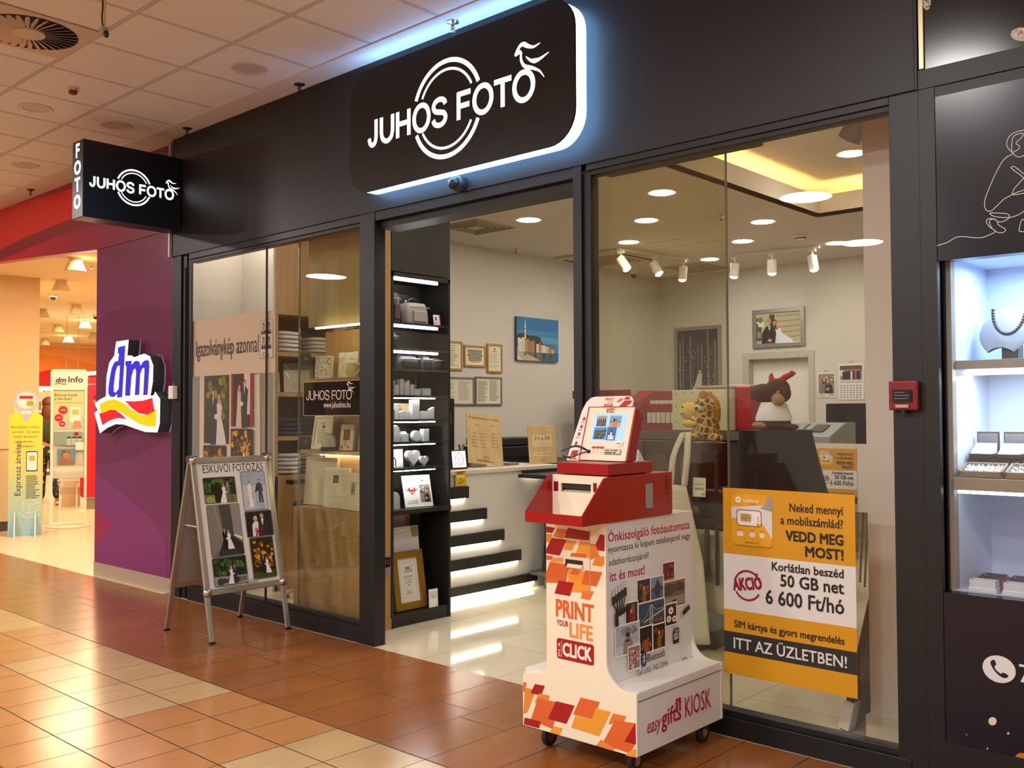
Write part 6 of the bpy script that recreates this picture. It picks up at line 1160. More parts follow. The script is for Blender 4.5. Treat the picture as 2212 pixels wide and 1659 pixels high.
# ================================================================ phone offer posters
def offer(g, W, H):
    OR_, K, CRD = 'd29410', '221e1a', '8c1030'
    g.rc(0, 0, W, H, OR_); g.rc(0, .345*H, W, .30*H, 'dcd9d4'); g.rc(0, .115*H, W, .112*H, '2a2724')
    g.rr(.075*W, .69*H, .325*W, .27*H, .02, 'b57a0c'); g.rr(.07*W, .70*H, .325*W, .27*H, .02, 'e0a21c'); g.pg([(.07*W, .90*H), (.07*W, .84*H), (.30*W, .84*H), (.395*W, .74*H), (.395*W, .92*H)], 'd6d3ce'); g.pg([(.30*W, .90*H), (.395*W, .885*H), (.395*W, .955*H), (.36*W, .968*H), (.34*W, .92*H)], '9b9790')
    g.el(.125*W, .94*H, .024*W, .017*H, 'e9e6e0', 16); g.rc(.113*W, .937*H, .024*W, .006*H, 'd29410'); g.tx('netfone', .165*W, .93*H, .017*H, 'ece9e4', w=.125*W); g.lines(.21*W, .917*H, .09*W, .006*H, 1, '6a4a0a')
    for q in ((.112, .80, .20, .088),): g.rr(q[0]*W, q[1]*H, q[2]*W, q[3]*H, .014, '7a4a1c'); g.rr((q[0]+.006)*W, (q[1]+.0045)*H, (q[2]-.012)*W, (q[3]-.009)*H, .012, 'e6e3de')
    g.rr(.145*W, .825*H, .085*W, .042*H, .006, 'b89a5a'); g.rc(.145*W, .845*H, .085*W, .002*H, '6a5530'); g.rc(.186*W, .825*H, .003*W, .042*H, '6a5530'); g.el(.187*W, .846*H, .018*W, .014*H, 'a88a4a', 12); g.el(.285*W, .812*H, .012*W, .008*H, 'c98a1a', 10); g.rc(.278*W, .825*H, .014*W, .03*H, 'd9b878')
    for i, (x, w) in enumerate(((.115, .05), (.215, .045), (.295, .038))): g.rr(x*W, .745*H, w*W, .024*H, .006, 'e0dcd4'); g.tx(('Standard', 'Micro', 'Nano')[i], (x+w/2)*W, .778*H, .006*H, '5a3a10', 'c')
    g.tx('Ügyfélszolgálat: 1213', .235*W, .712*H, .007*H, '5a3a10', 'c')
    T = lambda s, y, h, w, b, c=K: g.tx(s, .915*W, y*H, h*H, c, 'r', w=w*W, bold=b)
    T('Neked mennyi', .895, .043, .385, .012); T('a mobilszámlád?', .828, .043, .455, .012); T('VEDD MEG', .745, .050, .415, .03); T('MOST!', .672, .050, .27, .03)
    T('Korlátlan beszéd', .583, .042, .525, .02); T('50 GB net', .505, .060, .46, .02); T('6 600 Ft/hó', .405, .072, .575, .015)
    g.arc(.195*W, .485*H, .098*W, .112*W, 15, 165, CRD, 16); g.arc(.195*W, .485*H, .098*W, .112*W, 210, 330, CRD, 16); g.tx('AKCIÓ', .085*W, .45*H, .062*H, CRD, w=.23*W, bold=.03, rot=.16)
    g.tx('SIM kártya és gyors megrendelés', .085*W, .255*H, .036*H, K, w=.83*W, bold=.012); g.tx('ITT AZ ÜZLETBEN!', .08*W, .142*H, .056*H, 'dcd9d4', w=.85*W, bold=.012)
    g.rc(.17*W, .0, 0.001, .001, OR_)
YP = 3.8545
a, c = at(1562, 1051, 'y', YP), at(1847, 1076, 'y', YP); d_ = at(1566, 1452, 'y', YP); e_ = at(1848, 1514, 'y', YP)
t = thing('window_poster', ((a.x+c.x)/2, YP, d_.z), 'large orange and white phone offer poster stuck on the right window', 'poster')
W_, H_ = c.x-a.x, (a.z+c.z-d_.z-e_.z)/2
B().box(a.x, c.x, YP-.002, YP-.0008, d_.z, d_.z+H_, mt('d29410', .45)).build('sheet', t)
g = G((a.x, YP-.0022, d_.z), (1, 0, 0), (0, 0, 1), (0, -1, 0), .45); offer(g, W_, H_); g.build('print', t)
# ================================================================ right side of the shop
DKG, SG = mt('34342f', .55), mt('4a4a46', .5)
# old studio camera under a cloth
t = thing('studio_camera', (-3.3, 5.5, 0), 'old dark wooden studio camera on a grey stand behind the kiosk', 'camera')
B().box(-3.56, -3.2, 5.12, 5.6, .96, 1.245, BROWNWOOD).build('body', t, bev=.01)
B().box(-3.60, -3.16, 5.08, 5.12, .93, 1.262, BROWNWOOD).box(-3.56, -3.50, 5.06, 5.08, .93, 1.26, BROWNWOOD).box(-3.26, -3.2, 5.06, 5.08, .93, 1.26, BROWNWOOD).build('front_frame', t, bev=.004)
B().lathe((-3.40, 5.06, 1.10), [(.085, 0), (.09, .01), (.07, .02), (.065, .01)], mt('4a2c1e', .3), 28, 'y').cyl((-3.40, 5.062, 1.10), .065, .004, mt('0d0a09', .2), 'y').build('lens_ring', t, smooth=True)
B().box(-3.62, -3.0, 5.06, 5.58, .74, .80, BROWNWOOD).box(-3.62, -3.05, 5.1, 5.58, .80, .93, mt('1c100c', .4)).build('bed', t, bev=.004)
q = at(1528, 1180, 'y', 5.01).x; B().box(q-.012, q+.012, 4.998, 5.018, .60, .74, BROWNWOOD).cyl((q, 5.008, .60), .012, -.13, BROWNWOOD, n=10, r2=.022).build('tripod_handle', t)
B().cyl((at(1549, 1200, 'y', 5.012).x, 5.012, .42), .012, .8, mt('3a332c', .3, .5), n=12).build('long_rod', t)
B().tube(smooth_path([(-3.18, 5.03, 1.19), (-3.17, 5.0, 1.05), (-3.13, 5.0, .92), (-3.11, 5.02, .86)]), .014, mt('4a2418', .35)).ell((-3.10, 5.02, .85), (.035, .03, .03), mt('5a2c1c', .3), 12, 8).build('crank', t, smooth=True)
B().box(-3.42, -3.32, 5.4, 5.5, .05, .74, DKG).build('column', t, bev=.006); B().box(-3.72, -3.05, 5.15, 6.2, .0, .11, DKG).box(-3.68, -3.1, 5.055, 5.2, .0, .05, SG).build('base', t, bev=.01)
B().box(-3.22, -3.0, 5.92, 6.22, .9, 1.27, mt('262521', .6)).box(-3.2, -3.05, 6.0, 6.12, .11, .9, DKG).build('rear_standard', t, bev=.006)
def cloth(u, v):
    a = 2*PI*u; r = lambda q: math.copysign(abs(q)**.55, q); k = 1+.55*v**1.2+.05*v*math.sin(7*a+1); 
    return (-3.10+.19*r(math.cos(a))*k+.10*v, 6.06+.27*r(math.sin(a))*k, 1.318-.85*v-.01*math.sin(9*a)*v)
BC = mt('0c0c0b', .85); b = B().grid(cloth, 48, 14, BC); b.poly([cloth(i/48, 0) for i in range(48)], BC)
tag(b.build('dark_cloth', smooth=True), 'black cloth draped over the rear of the studio camera, under the bull toy', 'cloth')
m, nt, bs, P3, pos = nmat('giraffe_plush', .9)
vo = nt.nodes.new('ShaderNodeTexVoronoi'); vo.feature = 'DISTANCE_TO_EDGE'; vo.inputs['Scale'].default_value = 27; nt.links.new(pos, vo.inputs['Vector'])
nt.links.new(mixc(nt, NX(nt, vo.outputs[0]) > .13, 'c9a860', '6a3c16'), bs.inputs['Base Color']); GIR = m
YEL, TANP = mt('d9b84e', .9), mt('a87428', .9)
gx, gy, gz = -3.29, 5.46, 1.262
t = thing('plush_giraffe', (gx, gy, gz), 'spotted giraffe soft toy with yellow muzzle sitting on the studio camera', 'soft toy')
b = B().lathe((gx+.01, gy, gz), [(.05, 0), (.085, .03), (.09, .07), (.078, .12), (.07, .155), (.075, .18)], GIR, 24)
b.ell((gx+.012, gy, gz+.215), (.082, .075, .075), GIR); b.ell((gx+.09, gy-.03, gz+.015), (.06, .04, .03), GIR).ell((gx-.05, gy-.06, gz+.025), (.05, .045, .028), GIR); b.build('body', t, smooth=True)
B().ell((gx-.088, gy-.035, gz+.185), (.070, .058, .060), YEL).build('muzzle', t, smooth=True)
B().ell((gx-.115, gy-.083, gz+.212), (.008, .005, .008), mt('4a2a14', .5), 10, 6).build('nostril', t); B().tube([(gx-.145, gy-.068, gz+.172), (gx-.128, gy-.082, gz+.168), (gx-.10, gy-.09, gz+.17)], .003, mt('2a1a10', .5), 6).build('mouth', t)
B().ell((gx-.01, gy-.07, gz+.205), (.030, .012, .022), mt('e0cfae', .9), 12, 8).ell((gx-.012, gy-.079, gz+.203), (.016, .008, .013), mt('5a3418', .3), 12, 8).build('eye', t, smooth=True)
B().ell((gx+.005, gy-.03, gz+.285), (.032, .014, .034), TANP, 12, 8).build('ear', t, smooth=True); B().tube(smooth_path([(gx+.03, gy, gz+.288), (gx+.075, gy, gz+.255), (gx+.095, gy, gz+.2), (gx+.09, gy, gz+.12)]), .022, TANP).build('mane', t, smooth=True)
B().ell((gx-.062, gy-.085, gz+.105), (.055, .026, .026), YEL, 14, 8).ell((gx-.03, gy-.07, gz+.125), (.04, .028, .03), GIR, 14, 8).build('arm', t, smooth=True); B().ell((gx+.03, gy-.05, gz+.29), (.012, .012, .028), TANP, 10, 6).build('horn', t, smooth=True)
bx, by, bz = -3.08, 6.0, 1.319
BRN, BRL = mt('4a2312', .9), mt('a37b4e', .9)
t = thing('plush_bull', (bx, by, bz), 'brown bull soft toy with red horns and a white shirt on the black cloth', 'soft toy')
b = B().lathe((bx, by, bz), [(.09, 0), (.115, .03), (.11, .08), (.09, .14), (.075, .18)], BRN, 24); b.ell((bx-.06, by-.02, bz+.25), (.10, .075, .065), BRN).ell((bx+.03, by, bz+.275), (.085, .08, .075), BRN)
b.ell((bx+.12, by-.02, bz+.022), (.07, .04, .022), BRN); b.build('body', t, smooth=True)
B().ell((bx+.085, by-.03, bz+.245), (.055, .045, .06), BRN, 14, 8).build('ear', t, smooth=True); B().ell((bx+.065, by-.06, bz+.205), (.046, .042, .045), BRL, 14, 8).build('paw', t, smooth=True); B().ell((bx+.07, by-.055, bz+.255), (.026, .02, .016), BRL, 12, 8).build('eye_patch', t, smooth=True)
B().ell((bx-.05, by-.09, bz+.03), (.065, .045, .027), BRL, 14, 8).build('foot', t, smooth=True)
B().lathe((bx, by, bz+.062), [(.121, 0), (.118, .03), (.10, .08), (.083, .125)], mt('dcdad6', .8), 24).build('shirt', t, smooth=True)
g = G((bx-.108, by-.06, bz+.11), (.83, -.55, 0), (.15, .2, 1), (-.55, -.83, 0)); g.tx('e!', 0, 0, .025, '2a2a30'); g.build('shirt_lettering', t)
RH = mt('a8101c', .7)
B().tube(smooth_path([(bx+.05, by-.01, bz+.325), (bx+.09, by-.015, bz+.35), (bx+.14, by-.015, bz+.375), (bx+.155, by-.015, bz+.39)]), [.022]*9+[.02]*9+[.012], RH, 10).build('horn', t, smooth=True); B().tube([(bx-.01, by, bz+.33), (bx-.015, by, bz+.365), (bx-.012, by, bz+.385)], [.022, .016, .006], RH, 10).build('horn', t, smooth=True)
# aprons hanging from the camera
APR = mt('c9c3b6', .8)
t = thing('white_apron', (-2.99, 4.98, .2), 'plain white apron hanging by its neck strap from the studio camera', 'apron')
ah = lambda px, py, y=4.98: at(px, py, 'y', y)
A0, A1, A2, A3, A4 = ah(1449, 1046), ah(1482, 1050), ah(1520, 1215), ah(1537, 1392), ah(1440, 1400)
def apr(u, v):
    l = A0.lerp(Vector((A0.x-.13, 4.98, A0.z-.28)), min(1, v*2.2)) if v < .45 else Vector((A0.x-.13, 4.98, A0.z-.28)).lerp(Vector((A0.x-.14, 4.98, A4.z)), (v-.45)/.55)
    r = A1.lerp(A2, v*2) if v < .5 else A2.lerp(A3, (v-.5)*2); p = l.lerp(r, u); p.y += .012*math.sin(9*u+2*v)*v; return p
B().grid(apr, 20, 20, APR).build('body', t, smooth=True, solid=.003)
for q in ([ah(1476, 934, 5.04), ah(1455, 985), ah(1449, 1048)], [ah(1486, 934, 5.04), ah(1484, 990), ah(1478, 1050)]):
    b = B(); P_ = smooth_path(q, 5); w = Vector((.022, 0, .004)); v = [p+w*s for p in P_ for s in (-1, 1)]
    b.add(v, [(2*i, 2*i+1, 2*i+3, 2*i+2) for i in range(len(P_)-1)], APR).build('neck_strap', t, smooth=True, solid=.003)
t = thing('printed_apron', (-2.95, 5.03, .3), 'white apron with a faint grey portrait hanging behind the plain apron', 'apron')
B().grid(lambda u, v: (-3.42+.52*u+.02*v, 5.050+.006*math.sin(11*u), .735-.49*v), 16, 8, mt('bdb4a6', .8)).build('body', t, smooth=True, solid=.003)
g = G((-3.07, 5.0425, .43), (1, 0, 0), (0, 0, 1), (0, -1, 0), .8); g.rc(0, 0, .12, .28, 'a39a8c'); g.el(.055, .17, .035, .055, 'c2b9aa', 14); g.ln([(.035, .2), (.05, .205)], .006, '8a8174'); g.ln([(.065, .205), (.08, .2)], .006, '8a8174'); g.rc(0, 0, .12, .05, '8d867c'); g.build('print', t)
p = at(1508, 1058, 'y', 5.02)
panel('price_card', 'small white apron price card on the ledge of the studio camera', 'price tag', (p.x, 5.03, .931), .085, .115, .003, -88, 3, PAPER, lambda g, W, H: (g.tx('Fliszkötény', .5*W, .62*H, .011, '3a3028', 'c', w=.7*W), g.tx('4.600.-Ft', .5*W, .36*H, .014, '3a3028', 'c', w=.72*W, bold=.02), g.arc(.8*W, .14*H, .006, .008, 0, 360, '3a3028', 10), g.ln([(.68*W, .14*H), (.94*W, .14*H)], .002, '3a3028')))
# photo lab machine
t = thing('photo_lab', (-5.5, 8.8, 0), 'long dark photo lab machine with a cream cabinet on top, behind the giraffe', 'printing machine')
B().box(-6.55, -4.67, 8.5, 9.25, .0, 1.16, mt('2e2b27', .5)).build('body', t, bev=.01); B().box(-6.6, -4.65, 8.45, 9.3, 1.16, 1.25, mt('55524a', .45)).build('deck', t, bev=.006)
B().box(-5.51, -4.84, 8.5, 9.2, 1.255, 1.67, mt('cdc7ac', .45)).build('cabinet', t, bev=.006)
b = B()
for x, z in ((-5.46, 1.63), (-5.36, 1.645), (-5.26, 1.645), (-5.46, 1.5), (-5.46, 1.34)): b.cyl((x, 8.494, z), .006, .006, BLK, 'y', 8)
b.build('screw', t)
B().box(-4.83, -4.66, 8.6, 9.15, 1.26, 1.70, mt('9c1a1c', .35)).box(-5.3, -4.66, 8.62, 9.1, 1.68, 1.715, mt('8d8377', .4)).build('end_cap', t, bev=.02)
B().add([(-5.15, 8.4985, 1.60), (-4.9, 8.4985, 1.60), (-4.9, 8.4985, 1.66), (-5.15, 8.4985, 1.66)], [(0, 1, 2, 3)], mt('d9cfa6', .5)).box(-5.10, -5.03, 8.496, 8.4975, 1.61, 1.65, mt('d8742c', .5)).build('notice', t)
b = B()
for k in range(14): b.box(-6.4+.09*k, -6.37+.09*k, 8.44, 8.45, 1.0, 1.14, mt('1c1a18', .3))
b.build('roller', t); B().box(-6.5, -5.7, 8.40, 8.5, .78, .9, mt('d6d2ca', .4)).build('paper_tray', t); B().box(-6.45, -5.75, 8.30, 8.46, .90, .915, PAPER).build('paper_stack', t)
t = thing('print_sorter', (-6.2, 8.8, 1.25), 'red print sorter with a row of white slots left of the cream cabinet', 'machine')
RS = mt('8f1a1c', .4)
B().prism([(8.5, 1.252), (9.2, 1.252), (9.2, 1.68), (8.75, 1.68), (8.5, 1.55)], 'x', -6.1, -5.93, RS).build('side', t, bev=.01); B().box(-6.9, -6.1, 8.6, 9.15, 1.62, 1.69, mt('a3a49e', .4)).box(-6.9, -6.1, 8.58, 8.6, 1.6, 1.69, RS).build('hood', t); B().box(-5.93, -5.53, 8.62, 8.72, 1.46, 1.53, RS).box(-5.93, -5.53, 8.55, 8.7, 1.252, 1.315, RS).box(-5.56, -5.53, 8.6, 8.72, 1.53, 1.58, RS).build('rail', t); B().box(-6.9, -6.1, 8.65, 9.1, 1.252, 1.28, RS).build('base', t)
for k in range(6): B().box(-5.89+.06*k, -5.845+.06*k, 8.6, 8.66, 1.33, 1.44, mt('d8d6d0', .4)).box(-5.89+.06*k, -5.845+.06*k, 8.66, 8.7, 1.532, 1.57, mt('d8d6d0', .4)).build('slot', t)
t = thing('draped_cover', (-5.0, 7.0, 0), 'pale cloth cover half hidden behind the red kiosk head', 'cover')
def drape(u, v): a = 2*PI*u; return (-4.28+.2*math.cos(a)*(1+.3*v), 6.6+.14*math.sin(a)*(1+.3*v), 1.10+.05*math.sin(a*2)*(1-v)-.9*v+.02*math.sin(6*a))
b = B().grid(drape, 28, 8, mt('b8b0a2', .8)); b.poly([drape(i/28, 0) for i in range(28)], mt('b8b0a2', .8)).build('cloth', t, smooth=True); B().box(-4.36, -4.2, 6.52, 6.68, 0, .95, SG).build('stand', t)
# grey printer cabinet
t = thing('grey_printer', (-4.4, 9.2, 0), 'grey floor standing photo printer with a slanted lid beside the white door', 'printer')
PG, PG2 = mt('8b8b86', .45), mt('6f706c', .45)
B().box(-4.62, -4.0, 9.0, 9.6, .02, 1.06, PG).build('cabinet', t, bev=.01); B().box(-4.6, -4.24, 8.995, 9.0, .1, 1.0, PG2).build('front_panel', t); B().prism([(8.98, 1.07), (9.6, 1.07), (9.6, 1.33), (9.3, 1.32), (8.98, 1.22)], 'x', -4.62, -4.38, PG).build('upper_body', t, bev=.01); B().prism([(8.98, 1.07), (9.6, 1.07), (9.6, 1.33), (9.35, 1.33), (8.98, 1.20)], 'x', -4.37, -4.02, PG).build('lid', t, bev=.01)
u = Vector((1, 0, 0)); B().prism([(9.08, 1.242), (9.26, 1.305), (9.26, 1.312), (9.08, 1.249)], 'x', -4.28, -4.14, mt('2a2b2a', .2)).build('display', t)
t = thing('grey_cabinet', (-5.0, 9.75, 0), 'low grey cabinet in front of the white door', 'cabinet')
B().box(-5.35, -4.64, 9.5, 10.1, .02, 1.0, mt('8d8a80', .5)).build('body', t, bev=.006); B().box(-5.36, -4.63, 9.48, 10.12, 1.0, 1.03, mt('9a968a', .4)).build('top', t)
# office chair
t = thing('office_chair', (-3.45, 7.15, 0), 'black office chair between the grey printer and the poster easel', 'office chair')
cx, cy = -3.40, 7.3; ch = mt('15161a', .7)
def cb(u, v): return (cx-.02-.27+.46*u*(1-.12*(2*v-1)**2)+.03, cy-.25-.03*math.sin(PI*u), .80+.32*v+.02*math.sin(PI*u))
p0, p1 = at(1688, 982, 'y', 7.05), at(1762, 1054, 'y', 7.05)
B().grid(lambda u, v: (p0.x+(p1.x-p0.x)*(u-.5)*(1-.18*abs(2*v-1)**3)+(p1.x-p0.x)*.5, 7.05-.05*math.sin(PI*u), p1.z+(p0.z-p1.z)*v-.03*(2*u-1)**2*(1 if v > .5 else -1)), 12, 10, ch).build('backrest', t, smooth=True, solid=.06)
b = B(); mx_ = (p0.x+p1.x)/2
b.tube([(mx_, 7.09, p1.z+.05), (mx_, 7.12, .60), (mx_, 7.2, .47)], .022, BLK).build('back_stem', t); B().ell((mx_, 7.32, .48), (.24, .23, .05), ch, 24, 10).build('seat', t, smooth=True); B().cyl((mx_, 7.32, .10), .03, .36, BLK).build('column', t)
for k in range(5):
    a_ = 2*PI*k/5-.35; e_ = Vector((mx_+.3*math.cos(a_), 7.32+.3*math.sin(a_), .055)); B().tube(smooth_path([(mx_, 7.32, .12), tuple(Vector((mx_, 7.32, .12)).lerp(e_, .6)+Vector((0, 0, .015))), tuple(e_)]), .017, CHROME, 10).build('base_leg', t, smooth=True); B().ell(e_-Vector((0, 0, .027)), (.03, .03, .027), BLK, 12, 8).build('castor', t, smooth=True)
# easel with the smaller offer poster
t = thing('poster_easel', (-3.45, 8.0, 0), 'white board on a thin legged easel holding the small offer poster', 'easel')
E0, E1, E2 = at(1756, 957, 'y', 8.0), at(1879, 961, 'y', 8.0), at(1881, 1108, 'y', 8.0)
B().box(E0.x, E1.x, 8.0, 8.012, E2.z, E0.z, mt('d6d0c6', .5)).build('board', t)
q0, q1 = at(1868, 1108, 'y', 8.0), at(1845, 1262, 'z', 0)
for q in (((q0.x, 8.022, q0.z+.3), (q1.x, q1.y+.12, 0)), ((E1.x-.03, 8.022, E2.z+.05), (E1.x+.02, 7.80, 0)), ((E0.x+.03, 8.022, E2.z+.05), (E0.x-.02, 8.4, 0))): B().tube(q, .009, mt('3a3834', .4)).build('leg', t)
a, c = at(1764.5, 968, 'y', 7.997), at(1852, 1092, 'y', 7.997); W_ = c.x-a.x; H_ = W_*1.49; z0 = a.z-H_
t = thing('offer_poster', ((a.x+c.x)/2, 7.996, z0), 'smaller orange and white phone offer poster on the white easel board', 'poster')
B().box(a.x, c.x, 7.9965, 7.9985, z0, a.z, mt('d29410', .45)).build('sheet', t); g = G((a.x, 7.996, z0), (1, 0, 0), (0, 0, 1), (0, -1, 0), .45); offer(g, W_, H_); g.build('print', t)
# back wall: pictures, calendars, screen on a desk
YB = 10.75; SIL = mt('a3a09c', .3, .7)
wallpic('framed_photo', 'silver framed photo of a couple before a pale building, above the white door', 'picture', 'y', YB, (1628, 753), (1739, 662), .03, WHITE, lambda g, W, H: photo(g, 0, 0, W, H, 'facade'), .05, SIL)
wallpic('framed_photo', 'tall silver framed dark forest photo left of the white door', 'picture', 'y', YB, (1460, 858), (1559, 702), .03, BLK, lambda g, W, H: photo(g, 0, 0, W, H, 'birch', 5), .045, SIL)
def cal1(g, W, H): photo(g, .06*W, .16*H, .88*W, .78*H, 'two', 6); g.tx('2026', .62*W, .06*H, .035, '2a2622', w=.3*W, sh=.2); g.lines(.1*W, .05*H, .35*W, .08*H, 3, '9a958c')
def cal2(g, W, H):
    photo(g, .06*W, .54*H, .88*W, .40*H, 'people'); g.rc(.05*W, .47*H, .9*W, .04*H, 'b5b2ac')
    for i in range(7):
        for j in range(6): g.rc((.08+.125*i)*W, (.05+.065*j)*H, .06*W, .03*H, 'b0404a' if (i+j) % 5 == 0 else '85827c'); g.l -= 1
    g.l += 1
def ringtop(o_, x, z, m=GREY): B().tube([(x-.03, YB-.012, z), (x-.02, YB-.012, z+.012), (x, YB-.012, z+.02), (x+.02, YB-.012, z+.012), (x+.03, YB-.012, z)], .003, m, 6).build('hanger', o_)
for args in (('wall calendar with a photo of two embracing women, marked 2026, nearest to the door', (1767, 859), (1805, 804), cal1), ('large wall calendar with a group photo above a month grid', (1812.5, 864), (1866, 784), cal2), ('wall calendar half hidden by the white column', (1876, 843), (1900, 805), cal1)):
    o_ = wallpic('wall_calendar', args[0], 'calendar', 'y', YB, args[1], args[2], .006, WHITE, args[3], group='wall calendars'); q = at((args[1][0]+args[2][0])/2, args[2][1], 'y', YB); ringtop(o_, q.x, q.z)
t = thing('screen', (-4.3, 10.2, 0.75), 'large black screen standing on the desk at the back wall', 'monitor')
B().box(-4.52, -3.92, 10.0, 10.04, 1.09, 1.53, mt('0d0e12', .15)).build('panel', t, bev=.006); B().box(-4.26, -4.18, 10.04, 10.08, .77, 1.2, BLK).build('stand', t); B().box(-4.4, -4.04, 9.95, 10.15, .752, .77, BLK).build('base', t)
t = thing('desk', (-4.0, 10.3, 0), 'pale desk against the back wall under the calendars', 'desk')
B().box(-3.99, -2.9, 9.85, 10.6, .72, .75, mt('cfc6b4', .4)).box(-4.5, -3.99, 9.85, 10.6, .72, .75, mt('cfc6b4', .4)).build('top', t)
for x in (-3.93, -2.95): B().box(x-.02, x+.02, 9.9, 10.55, 0, .72, mt('b9b0a0', .5)).build('leg', t)
panel('leaning_picture', 'dark framed picture with a white corner guard leaning on the white column', 'picture', (-1.865, 4.50, 0), .55, .66, .035, 180, 13, mt('55504a', .6), None, fw=.04, fm=mt('2e2620', .4))
o_ = bpy.data.objects['leaning_picture']
u_, v_, n_ = frame3(180, 13); P0 = Vector(ORG['leaning_picture'])+Vector((0, 0, .009)); M4 = Matrix(((u_.x, n_.x, v_.x, P0.x), (u_.y, n_.y, v_.y, P0.y), (u_.z, n_.z, v_.z, P0.z), (0, 0, 0, 1)))
B().box(.20, .279, -.042, .006, -.001, .13, mt('d6d2ca', .6)).xf(M4).build('corner_guard', o_)
# ================================================================ jeweller's window
YJ = 4.36; JB = mt('c4d4ee', .6); JF = mt('8d8983', .4)
sb = struct('wall_showcase', b=B().box(-1.262, -1.25, 3.95, YJ, .75, 2.05, JB).box(-1.262, .6, YJ, YJ+.02, .75, 2.05, JB).box(-1.262, .6, 3.9, YJ+.02, .735, .752, JB).box(-1.262, .6, 3.9, YJ+.02, 2.04, 2.06, JB).box(-1.268, -1.25, 3.905, 3.95, .75, 2.05, JF))
w3 = struct('window_3', (-.5, 3.88, .75)); B().box(-1.275, .6, 3.868, 3.874, .75, 2.02, GLASS).build('pane', w3); B().box(-1.29, -1.275, 3.86, 3.90, .75, 2.02, mt('6a7078', .15)).build('edge', w3)
zj = lambda py, y=3.95: at(2100, py, 'y', y).z
for z, c, w, x, y in ((2.02, (.62, .80, 1), 14, -.7, 4.1), (zj(806)-.01, (.75, .85, 1), 7, -.8, 4.05), (zj(1050)-.012, (.62, .68, 1), 9, -.7, 4.0)):
    area('showcase_lamp', (x, y, z), .9, w, c, shape='RECTANGLE', sy=.12)
b0 = zj(785)
t = thing('showcase_shelf', (-.6, 4.1, b0), 'grey upper shelf of the jewellery showcase under the necklace bust', 'shelf'); B().box(-1.249, .6, 3.93, YJ-.001, b0-.022, b0+.012, JF).build('board', t, bev=.002)
B().box(at(2100, 806, 'y', 4.1).x, .5, 4.09, 4.12, zj(806, 4.1)-.008, zj(806, 4.1)+.008, mt('ffffff', .4, 0, 10)).build('led_bar', t)
ts = zj(1046); t = thing('showcase_counter', (-.6, 4.1, ts), 'taupe display tray board across the middle of the showcase', 'shelf')
TP = mt('8a7c6a', .6); B().box(-1.2475, .6, 3.885, YJ-.02, ts-.02, ts+.028, TP).build('board', t, bev=.003); B().box(-1.24, .5, 3.91, 3.925, ts-.034, ts-.022, mt('dfe9ff', .4, 0, 9)).build('led_bar', t)
nb = Vector((-1.13, 4.12, 0)); VEL = mt('9aa0ac', .8); zt = b0+.0125
t = thing('necklace_bust', (nb.x, 4.14, zt), 'pale necklace bust wearing a string of dark beads on the upper showcase shelf', 'jewellery stand')
def bust(u, v): a = 2*PI*u; w = .098*math.sin(PI*(.12+.76*v))**.7; return (nb.x+w*math.cos(a)*(1.05 if math.cos(a) < 0 else .95)+.03*v, 4.12+.028*math.sin(a)+.06*v, zt+.055+.16*v-.02*math.cos(a)**2*(1-v))
B().grid(bust, 24, 12, VEL).ell((nb.x+.04, 4.19, zt+.2), (.055, .028, .02), VEL, 16, 8).build('bust', t, smooth=True); B().box(nb.x+.0, nb.x+.06, 4.12, 4.19, zt, zt+.08, mt('3a3c42', .5)).build('stand', t)
b = B()
for k in range(27): a = PI+PI*k/26; b.ell((nb.x+.03+.06*math.cos(a), 4.092+.05*math.sin(a)**2*0+.03*(1+math.sin(a)), zt+.205+.10*math.sin(a)), .0075, mt('3c3a4a', .15), 8, 6)
tag(b.build('bead_necklace', smooth=True), 'string of dark pearls around the pale bust', 'necklace')
WBX = mt('4a3a34', .5); VW = mt('e6ecf4', .7)
ZS = ts+.029
t = thing('display_riser', (-.85, 4.2, ZS), 'low dark step at the back of the taupe tray board', 'stand'); B().box(-1.235, -.3, 4.02, 4.2, ZS, ZS+.065, mt('3a342e', .5)).build('step', t)
bp = None
for px, lb in ((-1.192, 'open dark jewel box with a fine chain, leftmost in the showcase'), (-1.092, 'open dark jewel box with a fine chain, second in the showcase'), (-.992, 'open dark jewel box with a fine chain cut by the photo edge')):
    loc = (px, 4.09, ZS+.066)
    if bp is None:
        bp = thing('jewel_box', loc, lb, 'jewellery box', 'open jewel boxes'); x, y, z = loc
        B().box(x-.042, x+.042, y-.055, y+.055, z, z+.02, WBX).build('tray', bp, bev=.002); B().box(x-.042, x+.042, y+.05, y+.056, z+.02, z+.105, WBX).build('lid', bp, bev=.002); B().box(x-.037, x+.037, y+.047, y+.0495, z+.026, z+.099, mt('77757a', .7)).build('lid_lining', bp)
        B().prism([(y-.05, z+.0205), (y+.03, z+.0205), (y+.03, z+.06)], 'x', x-.038, x+.038, VW).build('cushion', bp); B().tube(smooth_path([(x-.03, y+.018, z+.056), (x-.015, y-.01, z+.043), (x, y-.03, z+.034), (x+.015, y-.01, z+.043), (x+.03, y+.018, z+.056)]), .0012, CHROME, 6).build('chain', bp)
    else: dup(bp, loc, lb)
